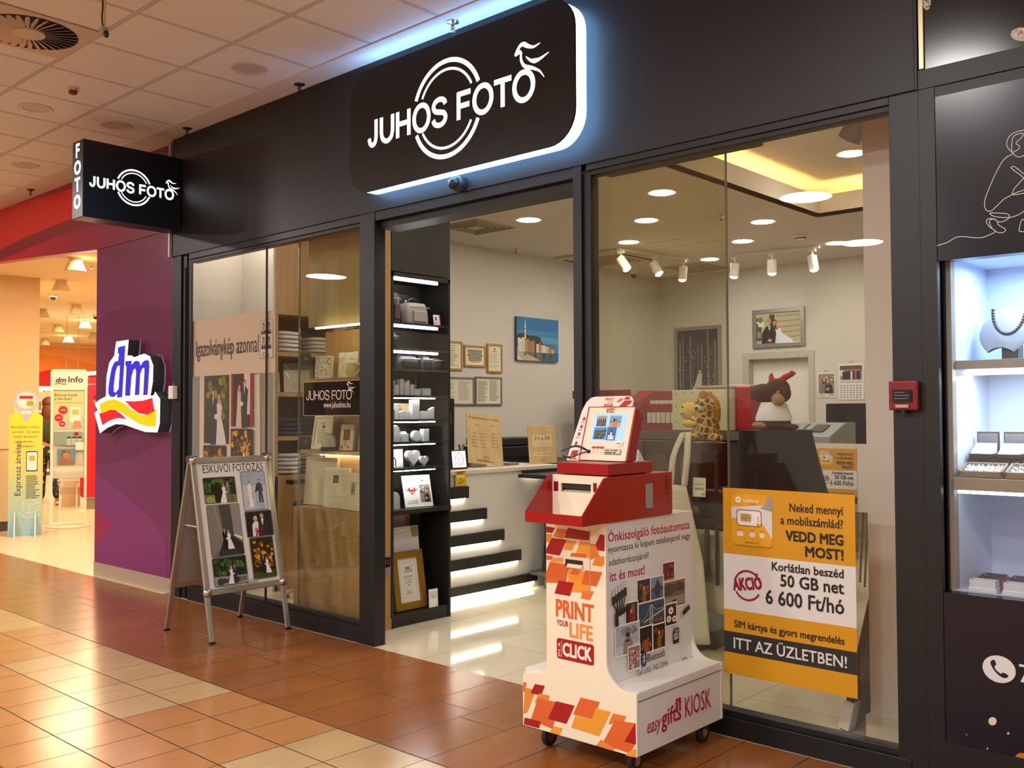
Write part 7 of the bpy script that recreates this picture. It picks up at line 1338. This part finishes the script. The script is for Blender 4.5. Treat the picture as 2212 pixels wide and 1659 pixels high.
for px, lb, kind in ((-1.155, 'tilted taupe tray divided into cells of earrings, left on the tray board', 0), (-.99, 'tilted taupe tray full of rings, right on the tray board', 1)):
    x = px; t = thing('jewel_tray', (x, 4.02, ZS), lb, 'jewellery tray', 'jewel trays'); w, d = .078, .05
    Mt = Matrix.Translation((x, 3.905, ZS+.001)) @ Matrix.Rotation(math.radians(18), 4, 'X')
    b = B().box(-w, w, 0, 2*d, 0, .008, TP)
    for q_ in ((-w, w, 0, .008), (-w, w, 2*d-.008, 2*d), (-w, -w+.008, 0, 2*d), (w-.008, w, 0, 2*d)): b.box(*q_, .008, .024, TP)
    b.xf(Mt).build('frame', t); B().box(-w+.009, w-.009, .009, 2*d-.009, .0085, .012, VW).xf(Mt).build('lining', t); b = B()
    for i in range(4 if kind == 0 else 5):
        for j in range(3):
            X_, Y_ = -w+.024+i*(.035 if kind == 0 else .027), .022+j*.029
            if kind == 0: b.box(X_-.014, X_+.014, Y_-.011, Y_-.009, .012, .02, VW).ell((X_-.006, Y_+.003, .017), .006, CHROME, 8, 6).ell((X_+.008, Y_+.001, .017), .005, CHROME, 8, 6)
            else: b.tube([(X_+.010*math.cos(2*PI*k/12), Y_+.004, .022+.009*math.sin(2*PI*k/12)) for k in range(12)], .0022, CHROME, 6, closed=True)
    o_ = b.xf(Mt).build('jewels', t); o_['kind'] = 'stuff'
bp = None; PUR_ = mt('4a4258', .7)
for px, py, lb in ((-1.175, 1255, 'open plum jewel case with a fine chain, front left on the showcase floor'), (-1.065, 1262, 'open plum jewel case with a fine chain, front right on the showcase floor'), (-1.19, 1236, 'plum jewel case with a chain, rear left on the showcase floor'), (-1.08, 1240, 'plum jewel case with a chain, rear right on the showcase floor')):
    y = 4.03 if py > 1250 else 4.16; loc = (px, y, .7525)
    if bp is None:
        bp = thing('jewel_case', loc, lb, 'jewellery box', 'flat plum jewel cases'); x, y, z = loc
        B().box(x-.05, x+.05, y-.055, y+.055, z, z+.022, mt('8a6a68', .5)).build('case', bp, bev=.002); B().add([(x-.045, y-.05, z+.0225), (x+.045, y-.05, z+.0225), (x+.045, y+.05, z+.030), (x-.045, y+.05, z+.030)], [(0, 1, 2, 3)], PUR_).build('cushion', bp); B().tube(smooth_path([(x-.04, y+.03, z+.032), (x-.02, y-.02, z+.029), (x+.01, y-.015, z+.029), (x+.04, y+.03, z+.032)]), .0015, CHROME, 6).ell((x-.02, y-.025, z+.03), .005, CHROME, 8, 6).build('chain', bp)
    else: dup(bp, loc, lb)
bp = None
for px, lb in ((-1.155, 'small white gift box without lid, left at the showcase glass'), (-1.035, 'small white gift box without lid, right at the showcase glass')):
    loc = (px, 3.93, .7525)
    if bp is None:
        bp = thing('gift_box', loc, lb, 'box', 'small white gift boxes'); x, y, z = loc
        B().box(x-.05, x+.05, y-.028, y+.028, z, z+.018, mt('cfd6e6', .5)).build('base', bp, bev=.002); b = B().box(x-.046, x+.046, y-.025, y-.022, z+.018, z+.046, mt('c4cce0', .5)).box(x-.046, x+.046, y+.022, y+.025, z+.018, z+.046, mt('c4cce0', .5)).box(x-.046, x-.043, y-.022, y+.022, z+.018, z+.046, mt('c4cce0', .5)).box(x+.043, x+.046, y-.022, y+.022, z+.018, z+.046, mt('c4cce0', .5)).build('insert', bp); B().box(x-.042, x+.042, y-.021, y+.021, z+.019, z+.030, mt('3a3648', .7)).build('padding', bp)
    else: dup(bp, loc, lb)
# line drawing, phone mark and printed lights on the panels
YN = 3.8335
def s6(pts, k=5): return [tuple(p)[:2] for p in smooth_path([(2000+x/5.528, 260+y/5.528, 0) for x, y in pts], k)]
g = pxg(0, 'y', YN, (0, -1, 0), .4); LW = 'd8d8d6'
for pts in ([(80, 1510), (250, 1460), (390, 1390), (640, 1403), (750, 1370), (830, 1325), (760, 1270), (720, 1200), (770, 1172), (840, 1190), (870, 1250), (950, 1300), (920, 1340), (840, 1330), (780, 1270), (760, 1200), (810, 1180), (880, 1215), (960, 1190), (1000, 1150), (960, 1115), (800, 1105), (765, 1115), (830, 1150), (990, 1160), (1100, 1130), (1180, 1080)],
    [(1180, 115), (1050, 150), (980, 220), (970, 310), (1030, 385), (1020, 410), (940, 460), (850, 600), (740, 850), (700, 980), (720, 1070), (780, 1080), (860, 1010), (940, 935), (1020, 890), (1060, 810), (1150, 710), (1160, 680), (1030, 580), (1025, 555), (1070, 560), (1170, 640)],
    [(1030, 385), (1025, 280), (1050, 190), (1130, 155), (1165, 165), (1130, 220), (1075, 270), (1120, 310), (1100, 350), (1045, 385), (1080, 430), (1140, 435), (1180, 410)], [(1180, 830), (1100, 855), (1035, 890), (1180, 870)], [(1180, 1180), (1140, 1200), (1115, 1300), (1120, 1325), (1180, 1330)]):
    g.ln(s6(pts), 1.5, LW); g.l -= .5
g2 = g; tag(g.build('line_drawing'), 'white one-line drawing of a seated figure on the navy panel above the showcase', 'wall print')
g = pxg(0, 'y', YN, (0, -1, 0), .4); c8 = lambda pts: [(1812+x/5.53, 1359+y/5.53) for x, y in pts]
cP = at(2158, 1445.5, 'y', YN); gg = G((cP.x, YN-.0004, cP.z), (1, 0, 0), (0, 0, 1), (0, -1, 0), .4); gg.el(0, 0, .0565, .0495, 'd6d3d0', 40)
gg.P0 = gg.P; gq = pxg(0, 'y', YN-.0006, (0, -1, 0), .4); gq.l = 3
gq.pg(c8([tuple(p)[:2] for p in smooth_path([(1812, 385, 0), (1840, 366, 0), (1862, 372, 0), (1880, 425, 0), (1860, 445, 0), (1880, 490, 0), (1938, 533, 0), (1960, 518, 0), (2015, 545, 0), (2022, 570, 0), (1985, 586, 0), (1930, 565, 0), (1860, 500, 0), (1815, 420, 0), (1812, 385, 0)], 3)]), '0b0f1e')
gg.add(gq.v, gq.f, mt('0b0f1e', .4)); a7 = at(2200, 1443, 'y', YN); g7 = G((0, YN-.0004, 0), (1, 0, 0), (0, 0, 1), (0, -1, 0), .4); g7.tx('7', a7.x+.002, a7.z-.05, .065, 'd6d3d0'); tag(g7.build('phone_number'), 'start of a white phone number cut by the photo edge', 'wall print'); tag(gg.build('phone_mark'), 'round white telephone mark on the dark panel below the showcase', 'wall print')
g = pxg(0, 'y', YN, (0, -1, 0), .4)
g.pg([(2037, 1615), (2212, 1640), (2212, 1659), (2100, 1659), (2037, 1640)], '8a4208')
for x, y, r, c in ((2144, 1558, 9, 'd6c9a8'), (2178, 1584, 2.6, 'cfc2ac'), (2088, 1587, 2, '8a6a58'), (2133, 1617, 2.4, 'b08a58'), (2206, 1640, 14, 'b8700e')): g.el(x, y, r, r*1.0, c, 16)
tag(g.build('printed_lights'), 'printed orange glow and pale light dots at the bottom of the dark panel', 'wall print')
g = pxg(0, 'y', 3.8335, (0, -1, 0), .25); R = random.Random(3)
def dia(cx, cy, rx, ry, n):
    g.el(cx, cy, rx, ry, 'b9ae98', 14)
    for i in range(n): a = R.uniform(0, 6.28); r = R.uniform(0, .8); x, y = cx+rx*r*math.cos(a), cy+ry*r*math.sin(a); g.pg([(x-2, y+1), (x+1, y-3), (x+3, y+1), (x, y+3)], R.choice(('f0e8d8', '6a5f50', '8d8270', 'ded2bc', '3a332a')))
dia(2207, 74, 24, 15, 26); tag(g.build('printed_gem'), 'printed sparkling gem at the right of the glossy upper panel', 'wall print')
g = pxg(0, 'y', 3.8335, (0, -1, 0), .25); dia(2002, 6, 9, 16, 14); tag(g.build('printed_gem'), 'printed sparkling gem in the top left corner of the glossy upper panel', 'wall print')
# ================================================================ inside the drugstore
g = pxg(0, 'x', -24.19, (1, 0, 0), .7)
g.pg([(70, 748), (210, 755), (210, 812), (70, 806)], 'f0a060'); g.pg([(70, 762), (120, 768), (210, 790), (210, 830), (70, 826)], 'ee8a3c')
g.pg([tuple(p)[:2] for p in smooth_path([(68, 812, 0), (100, 800, 0), (130, 804, 0), (165, 818, 0), (212, 806, 0)])]+[(212, 836), (68, 834)], 'd8201c'); g.pg([tuple(p)[:2] for p in smooth_path([(120, 834, 0), (160, 818, 0), (212, 814, 0)])]+[(212, 836), (120, 836)], 'f07818')
tag(g.build('wave_mural'), 'red and orange wave band painted high on the back wall of the drugstore', 'wall print')
g = pxg(0, 'x', -24.185, (1, 0, 0), .7); g.pg([(66, 834), (214, 836), (214, 866), (66, 864)], mt('ffe9c4', .5, 0, 1.1))
q = at(92, 854, 'x', -24.18); s_ = at(168, 857, 'x', -24.18)
gg = G((-24.18, 0, 0), (0, 1, 0), (0, 0, 1), (1, 0, 0)); gg.tx('trend', q.y, q.z, .17, '4a3a24'); gg.tx('care', s_.y-.1, s_.z, .24, 'b08a4a'); g.add(gg.v, gg.f, mt('6a5430', .6)); tag(g.build('lit_sign_band'), 'pale lit sign band with thin lettering above the drugstore shelves', 'sign')
t = thing('drugstore_shelf', (-23.5, 10.5, 0), 'long white drugstore shelf rack with rows of small products at the back', 'shelf rack')
SHW = mt('e8dcc4', .5)
B().box(-24.15, -24.1, 7.5, 14, 0, 2.0, SHW).build('back_panel', t)
for z in (.15, .5, .85, 1.2, 1.55): B().box(-24.1, -23.6, 7.5, 14, z-.03, z, SHW).build('shelf', t); B().box(-23.62, -23.6, 7.5, 14, z-.05, z-.03, mt('fff4dc', .4, 0, 3)).build('shelf_light', t)
R = random.Random(5); cols = [mt(c, .4) for c in ('2a2a2c', '8a2a2a', 'c9b48a', 'e6e0d4', '4a6a8a', 'b0602a', '6a2a5a')]; first = {}
for z in (.5, .85, 1.2, 1.55):
    y = 8.6
    while y < 12.4:
        k = R.randrange(7); loc = (-23.7, y, z+.001)
        if k not in first:
            first[k] = B().box(-23.75, -23.65, y-.035, y+.035, z+.001, z+.16+.02*k, cols[k]).build('product_pack'); tag(first[k], 'small %s product pack in the rows of the drugstore shelf' % ('black', 'dark red', 'tan', 'white', 'blue', 'orange', 'plum')[k], 'product', '%s packs on the drugstore shelf' % ('black', 'dark red', 'tan', 'white', 'blue', 'orange', 'plum')[k])
        else: o_ = first[k].copy(); C.objects.link(o_); o_.location = loc
        y += R.choice((.12, .15, .3))
# ceiling spots
CW = mt('e6d6b4', .5); c0 = None
names = ('nearest cone spotlight on the drugstore ceiling', 'second cone spotlight on the drugstore ceiling, left of the nearest', 'cone spotlight right of the first dome camera', 'unlit tilted cone spotlight left of the dome camera', 'cone spotlight near the pier edge, below the dome camera', 'cone spotlight at the end of the ceiling ring', 'cone spotlight above the ring pendant', 'small cone spotlight far back at the middle', 'small cone spotlight far back at the left wall')
for (px, py), lb in zip(((163, 557), (132, 605), (165, 658), (92, 668), (184, 692), (125, 701), (201, 718), (148, 725), (97, 731)), names):
    p = at(px, py, 'z', 3.2)
    if c0 is None:
        c0 = thing('cone_spotlight', (p.x, p.y, 3.2), lb, 'ceiling light', 'cone spotlights of the drugstore'); B().lathe((p.x, p.y, 3.2), [(.08, 0), (.08, -.01), (.06, -.012), (.115, -.15), (.11, -.15)], CW, 24).build('shade', c0, smooth=True); B().cyl((p.x, p.y, 3.052), .105, .006, mt('fff0d0', .4, 0, 9), n=24).build('lens', c0)
    else: dup(c0, (p.x, p.y, 3.2), lb)
for (px, py), lb in (((115, 636), 'dome camera on the drugstore ceiling, near the middle'), ((207, 680), 'dome camera on the drugstore ceiling at the pier edge')):
    p = at(px, py, 'z', 3.2); dome_cam(p.x, p.y, 3.2, lb, 'dome cameras')
p = at(198, 570, 'z', 3.2); sprinkler(p.x, p.y, 3.2, 'small sprinkler beside the nearest cone spotlight in the drugstore', 'drugstore sprinklers')
for (px, py, r), lb in (((203, 806, .48), 'upper glowing ring pendant in the drugstore'), ((206, 822, .30), 'lower glowing ring pendant in the drugstore')):
    p = at(px, py, 'x', -17); t = thing('ring_pendant', (p.x, p.y, p.z), lb, 'pendant lamp', 'ring pendants'); B().tube([(p.x+r*math.cos(2*PI*i/40), p.y+r*math.sin(2*PI*i/40), p.z+.05*math.sin(2*PI*i/40)) for i in range(40)], .03, mt('fff4e0', .4, 0, 7), 8, closed=True).build('ring', t, smooth=True); B().tube([(p.x-r*.5, p.y-r*.8, p.z), (p.x-r*.5, p.y-r*.8, 3.2)], .004, GREY).build('wire', t)
# jamb ledge
t = thing('jamb_cladding', (-12.76, 4.5, 0), 'pale low wall cladding with a dark plinth at the drugstore entrance', 'cladding'); B().box(-12.795, -12.70, 3.92, 5.02, .12, 1.02, mt('cdb488', .6)).build('panel', t); B().box(-12.795, -12.68, 3.92, 5.03, 1.02, 1.05, mt('d9c49a', .5)).build('ledge', t); B().box(-12.795, -12.71, 3.92, 5.0, .0015, .12, mt('4a4238', .6)).build('plinth', t)
# yellow pick-up standee
def standee(g, W, H):
    n = 14
    for i in range(n):
        f = i/(n-1); c = [int(a+(b_-a)*f) for a, b_ in zip((150, 190, 205), (238, 208, 50))]; g.rc(0, H*.80*i/n, W, H*.80/n+.001, '%02x%02x%02x' % tuple(c)); g.l -= 1
    g.l += 1; g.pg([(0, .80*H), (W, .80*H), (.82*W, .825*H), (.18*W, .825*H)], 'eed032')
    g.pg([(.5*W, .755*H), (.14*W, .87*H), (.2*W, .95*H), (.8*W, .95*H), (.86*W, .87*H)], 'b5b0ac'); g.el(.5*W, .90*H, .38*W, .072*H, 'b5b0ac', 26); g.el(.5*W, .905*H, .29*W, .055*H, 'e0d6c8', 24); g.rc(.3*W, .915*H, .4*W, .022*H, 'c8102c'); g.rc(.33*W, .88*H, .34*W, .036*H, 'efe6d8'); g.rc(.52*W, .868*H, .2*W, .035*H, 'e08a1c'); g.rr(.36*W, .815*H, .28*W, .02*H, .006, 'e9dfd0'); g.tx('dm.hu', .5*W, .82*H, .012, '3a342c', 'c')
    for i, s in enumerate(('Rendeljen online,', 'és akár 1,5 órán', 'belül átveheti', 'kedvenc', 'üzletében!')): g.tx(s, .5*W, (.72-.032*i)*H, .026, '3a3420', 'c', w=(.86, .8, .7, .42, .5)[i]*W)
    g.tx('Expressz átvétel', .36*W, .27*H, .062, '28345a', w=.64, rot=PI/2); g.rr(.52*W, .43*H, .34*W, .135*H, .012, '1c1c1e'); g.rr(.54*W, .437*H, .30*W, .121*H, .01, 'e8e2d8'); g.rr(.6*W, .50*H, .18*W, .035*H, .006, 'e0a23c'); g.lines(.52*W, .245*H, .42*W, .16*H, 12, '4a4a34', .4, 3)
    g.ln([(.42*W, .17*H), (.62*W, .15*H), (.9*W, .17*H), (.9*W, .22*H), (.66*W, .25*H), (.44*W, .225*H), (.42*W, .17*H)], .005, 'e6e6dc'); g.ln([(.44*W, .225*H), (.64*W, .2*H), (.9*W, .22*H)], .005, 'e6e6dc'); g.ln([(.64*W, .2*H), (.62*W, .15*H)], .005, 'e6e6dc'); g.ln([(.34*W, .155*H), (.5*W, .125*H), (.75*W, .12*H), (.95*W, .14*H)], .005, 'e6e6dc')
t = panel('floor_standee', 'yellow and pale blue cardboard pickup standee with a pin shaped top', 'standee', (-12.02, 4.55, .0), .36, 1.78, .012, -21, 0, mt('cfc7b0', .6), None)
u, v, n = frame3(-21, 0); P0 = Vector((-12.02, 4.55, .001)); bd = [o for o in t.children][0]; bpy.data.objects.remove(bd)
M4 = Matrix(((u.x, n.x, v.x, P0.x), (u.y, n.y, v.y, P0.y), (u.z, n.z, v.z, P0.z), (0, 0, 0, 1)))
out = [(-.18, 0), (.18, 0), (.18, 1.42), (.12, 1.468)]+[(.137*math.cos(a), 1.60+.128*math.sin(a)) for a in [math.radians(-20+220*i/20) for i in range(21)]]+[(-.12, 1.468), (-.18, 1.42)]
B().prism(out, 'y', -.012, 0, mt('d9cfb4', .6)).xf(M4).build('board', t); g = G(P0+n*.0006-u*.18, u, v, n); standee(g, .36, 1.78); g.build('print', t)
for s in (-1, 1): B().prism([(.002, 0), (.16, 0), (.012, .28), (.002, .28)], 'x', s*.11-.006, s*.11+.006, mt('e6dfd0', .5)).xf(M4).build('support_foot', t)
B().prism([(-.014, 0), (-.15, 0), (-.02, .26), (-.014, .26)], 'x', -.15, -.138, mt('e6dfd0', .5)).xf(M4).build('support_foot', t)
# information stand
IP = Vector((-12.6, 5.3, .001)); u, v, n = frame3(-22, 2); MI = Matrix(((u.x, n.x, v.x, IP.x), (u.y, n.y, v.y, IP.y), (u.z, n.z, v.z, IP.z), (0, 0, 0, 1)))
t = thing('info_stand', IP, 'white leaflet stand headed Info on a round foot in the drugstore entrance', 'leaflet stand')
B().lathe(IP, [(.30, 0), (.30, .015), (.25, .022), (.01, .024)], mt('cfc4b0', .4), 36, sx=1.0, sy=.9).build('foot_plate', t, smooth=True)
IW = mt('e9dfcc', .4); b = B()
for x in (-.215, .185): b.box(x, x+.03, -.03, .03, .024, 1.9, IW)
b.box(-.215, .215, -.015, -.005, .62, 1.98, IW); b.xf(MI).build('frame', t); B().prism(rrect(-.22, .22, 1.76, 2.03, .05), 'y', -.02, .02, IW).xf(MI).build('header', t)
b = B()
for z, h in ((.78, .26), (1.04, .2), (.42, .3)): b.box(-.18, .18, .022, .026, z, z+h, CLEAR).box(-.18, .18, -.004, .024, z, z+.006, CLEAR)
b.xf(MI).build('leaflet_pocket', t); b = B()
for x in (-.10, .10): b.box(x-.008, x+.008, -.02, -.004, .03, .62, IW)
b.box(-.2, .2, -.02, .02, .03, .06, IW).box(-.13, .13, .0, .015, .58, .61, IW); b.xf(MI).build('lower_frame', t)
g = G(IP+n*.0212-u*.22, u, v, n); WW = .44
g.tx('dm', .06, 1.86, .06, '2a1a14', sh=.25, w=.12, bold=.03); g.ln([(.05, 1.835), (.1, 1.848), (.15, 1.835), (.19, 1.84)], .014, 'd8541c'); g.tx('Info', .21, 1.86, .075, '2a2622', w=.17, bold=.02); g.build('header_print', t)
g = G(IP+n*.0005-u*.2, u, v, n); g.rc(.0, 1.25, .40, .50, 'c9c48a'); g.rc(0, 1.25, .4, .16, 'b5bd9a'); g.tx('Bónusz hetek', .03, 1.68, .034, '2a2a20', w=.27, bold=.01); g.tx('a dm-ben!', .03, 1.63, .034, '2a2a20', w=.2, bold=.01); g.rc(.03, 1.59, .33, .012, '9aa06a')
for x, z, r in ((.13, 1.50, .055), (.08, 1.40, .05), (.12, 1.32, .038)): g.el(x, z, r, r, 'b81430', 18); g.rc(x-r*.5, z-.004, r, .010, 'e6c4c4')
g.rr(.21, 1.34, .13, .20, .02, 'e6dfd0'); g.rr(.235, 1.44, .08, .07, .01, 'e0b04a'); g.pg([(.24, 1.26), (.26, 1.36), (.33, 1.36), (.36, 1.27)], 'c98a6a'); g.build('poster', t)
for i in range(5):
    th_ = B().box(-.175+.033*i, -.175+.033*i+.20, .002+.004*i, .0035+.004*i, 1.0475, 1.22, mt('a9b8a4', .5)).xf(MI); o_ = th_.build('leaflet'); tag(o_, ('hindmost blue green voucher leaflet', 'second voucher leaflet from the left', 'middle voucher leaflet', 'fourth voucher leaflet from the left', 'front voucher leaflet with a red spot')[i]+' in the row on the info stand', 'leaflet', 'voucher leaflets on the info stand')
    if i == 4:
        gl = G(IP+n*.0200-u*.043, u, v, n); gl.el(.13, 1.19, .03, .025, 'b81430', 14)
        for a_ in range(3):
            for c_ in range(4): gl.rc(.02+.062*a_, 1.045+.03*c_, .05, .02, 'e6e6dc' if c_ < 3 else '2c3a5a'); gl.l -= .9
        o2 = gl.build('print', o_)
tag(B().box(-.13, .08, .010, .0125, .80, 1.0, mt('7f9db5', .4)).xf(MI).build('magazine'), 'magazine with a laughing woman on its cover in the info stand pocket', 'magazine')
g = G(IP+n*.0130-u*.13+v*.80, u, v, n); photo(g, 0, 0, .21, .2, 'tiger_woman'); g.build('print', bpy.data.objects['magazine'])
tag(B().box(.08, .178, .0275, .029, .98, 1.08, WHITE).xf(MI).build('small_card'), 'small white card with dark red picture clipped on the info stand', 'card')
# red display
DP = at(197, 1100, 'z', 0); t = thing('red_display', (DP.x, DP.y, 0), 'tall red promotional display half hidden by the purple pier', 'display')
u, v, n = frame3(-25, 0); P0 = Vector((DP.x, DP.y, 0)); M4 = Matrix(((u.x, n.x, v.x, P0.x), (u.y, n.y, v.y, P0.y), (u.z, n.z, v.z, P0.z), (0, 0, 0, 1)))
RDD = mt('c8102c', .4); B().prism(rrect(-.16, .5, .18, 2.0, .05), 'y', -.06, 0, RDD).xf(M4).build('board', t); B().box(-.1, .45, -.3, -.02, .002, .17, mt('8d8578', .5)).xf(M4).build('base', t)
g = G(P0+n*.0006, u, v, n); g.ln([(-.1, 1.9), (.3, 1.92)], .01, 'e08a8a'); g.ln([(-.1, 1.9), (-.1, 1.3)], .01, 'e08a8a'); g.tx('dm', .02, 1.68, .09, '2a1010', sh=.25, bold=.03); g.ln([(0, 1.64), (.1, 1.66), (.2, 1.64)], .02, 'e07818'); g.build('print', t)
t = thing('flyer_banner', (DP.x-1.0, DP.y+.1, 0), 'tapered pale banner with dark text beside the red display', 'banner'); q = at(182, 1050, 'z', 0); u2, v2, n2 = frame3(-25, 0)
P1 = Vector((DP.x-.8, DP.y+.02, .0)); M5 = Matrix(((u2.x, n2.x, v2.x, P1.x), (u2.y, n2.y, v2.y, P1.y), (u2.z, n2.z, v2.z, P1.z), (0, 0, 0, 1))); B().prism([(-.1, .3), (.12, .3), (.16, 1.5), (.02, 1.72), (-.22, 1.62), (-.18, 1.2)], 'y', -.01, 0, mt('e6c4a4', .5)).xf(M5).build('sheet', t); B().box(-.12, .14, -.12, .1, 0.002, .3, mt('c9b494', .5)).xf(M5).build('foot', t)
g = G(P1+n2*.0006, u2, v2, n2); g.tx('Kapcsolat', .0, .9, .05, '3a2a20', w=.4, rot=PI/2); g.build('print', t)
# two shoppers seen from behind
def skin_mesh(name, chains, mat, parent, sub=1):
    vs, es, rs = [], [], []
    idx = {}
    for ch in chains:
        prev = None
        for p, r in ch:
            k = tuple(round(c, 4) for c in p)
            if k not in idx: idx[k] = len(vs); vs.append(p); rs.append(r)
            if prev is not None: es.append((prev, idx[k]))
            prev = idx[k]
    me = bpy.data.meshes.new(name); me.from_pydata(vs, es, []); o = bpy.data.objects.new(name, me); C.objects.link(o); o.parent = parent
    o.modifiers.new('skin', 'SKIN')
    for i, r in enumerate(rs): me.skin_vertices[0].data[i].radius = (r, r) if not isinstance(r, tuple) else r
    me.skin_vertices[0].data[0].use_root = True
    q = o.modifiers.new('sub', 'SUBSURF'); q.levels = q.render_levels = sub; me.materials.append(mat); o.modifiers['skin'].use_smooth_shade = True
    return o
def person(loc, az, h, label, top, legs, shoes, hair, hairlen):
    t = thing('person', loc, label, 'person'); t.rotation_euler = (0, 0, az); t.scale = (h/1.72,)*3; SK = mt('c08a68', .6)
    L, Rr = [], []
    def arm(s):
        a = [((0, 0, 1.36), .10), ((s*.17, 0, 1.40), .055), ((s*.21, .03, 1.14), .042), ((s*.16, .20, 1.06), .034), ((s*.10, .30, 1.10), .026), ((s*.085, .36, 1.11), .03)]
        return a
    fin = []
    for s in (-1, 1):
        for k, (dx, dz, ln) in enumerate(((-.025, .012, .06), (-.009, .018, .075), (.008, .016, .07), (.024, .008, .055), (.036*s, -.02, .045))): fin.append([((s*.085, .36, 1.11), .03), ((s*.085+dx, .39, 1.11+dz*.6), .010), ((s*.085+dx*1.2, .36+ln+.02, 1.10+dz), .008)])
    leg = lambda s: [((0, 0, .95), .13), ((s*.09, 0, .88), .085), ((s*.10, .015, .50), .055), ((s*.10+(.04 if s > 0 else 0), -.01, .09), .036), ((s*.10+(.04 if s > 0 else 0), .03, .04), .036), ((s*.11+(.04 if s > 0 else 0), .15, .03), .028)]
    spine = [((0, 0, .95), .13), ((0, 0, 1.15), .115), ((0, 0, 1.36), .10), ((0, .005, 1.48), .05), ((0, .015, 1.56), .07), ((0, .02, 1.64), .082), ((0, .015, 1.70), .055)]
    skin_mesh('body', [spine, arm(-1), arm(1), leg(-1), leg(1)]+fin, SK, t)
    f = lambda ch, d, n0, n1: [(p, r+d) for p, r in ch[n0:n1]]
    skin_mesh('top', [f(spine, .03, 0, 3)+[((0, .0, 1.43), .075)], f(arm(-1), .022, 0, 4), f(arm(1), .022, 0, 4)], top, t); skin_mesh('trousers', [f(leg(-1), .026, 0, 4), f(leg(1), .026, 0, 4)], legs, t)
    for s in (-1, 1): xx = s*.10+(.04 if s > 0 else 0); B().ell((xx*1.03, .06, .035), (.048, .125, .035), shoes, 14, 8).xf(Matrix.Translation(ORG[t.name])).build('shoe', t, smooth=True)
    b = B().ell((0, .0, 1.65), (.10, .105, .10), hair).ell((0, -.045, 1.56-hairlen/2), (.105, .065, .10+hairlen/2), hair); b.xf(Matrix.Translation(ORG[t.name])).build('hair', t, smooth=True)
    b = B().ell((0, .105, 1.62), (.014, .022, .02), SK, 10, 6).ell((-.083, .02, 1.62), (.012, .022, .03), SK, 10, 6).ell((.083, .02, 1.62), (.012, .022, .03), SK, 10, 6); b.xf(Matrix.Translation(ORG[t.name])).build('face', t, smooth=True)
    return t
m, nt, bs, P3, pos = nmat('floral_trousers', .8); nv = noise(nt, pos, 16, det=4); nt.links.new(mixc(nt, (nv-.56)*9, mixc(nt, (noise(nt, pos, 9)-.55)*8, '15160f', '2c4a22'), 'd9c85a'), bs.inputs['Base Color'])
p1 = at(103, 1092, 'z', 0); person((p1.x, p1.y, .002), math.radians(70), 1.70, 'person in a dark olive sweater and floral trousers seen from behind the info stand', mt('3b3a24', .8), m, mt('e0c9a0', .5), mt('6a3418', .6), .12)
p2 = at(168, 1047, 'z', 0); person((p2.x, p2.y, .002), math.radians(60), 1.72, 'person in a black top and cream trousers with pale shoes, right of the info stand', mt('15151a', .8), mt('e0c8a0', .8), mt('efe6d4', .5), mt('8a4c20', .6), .2)
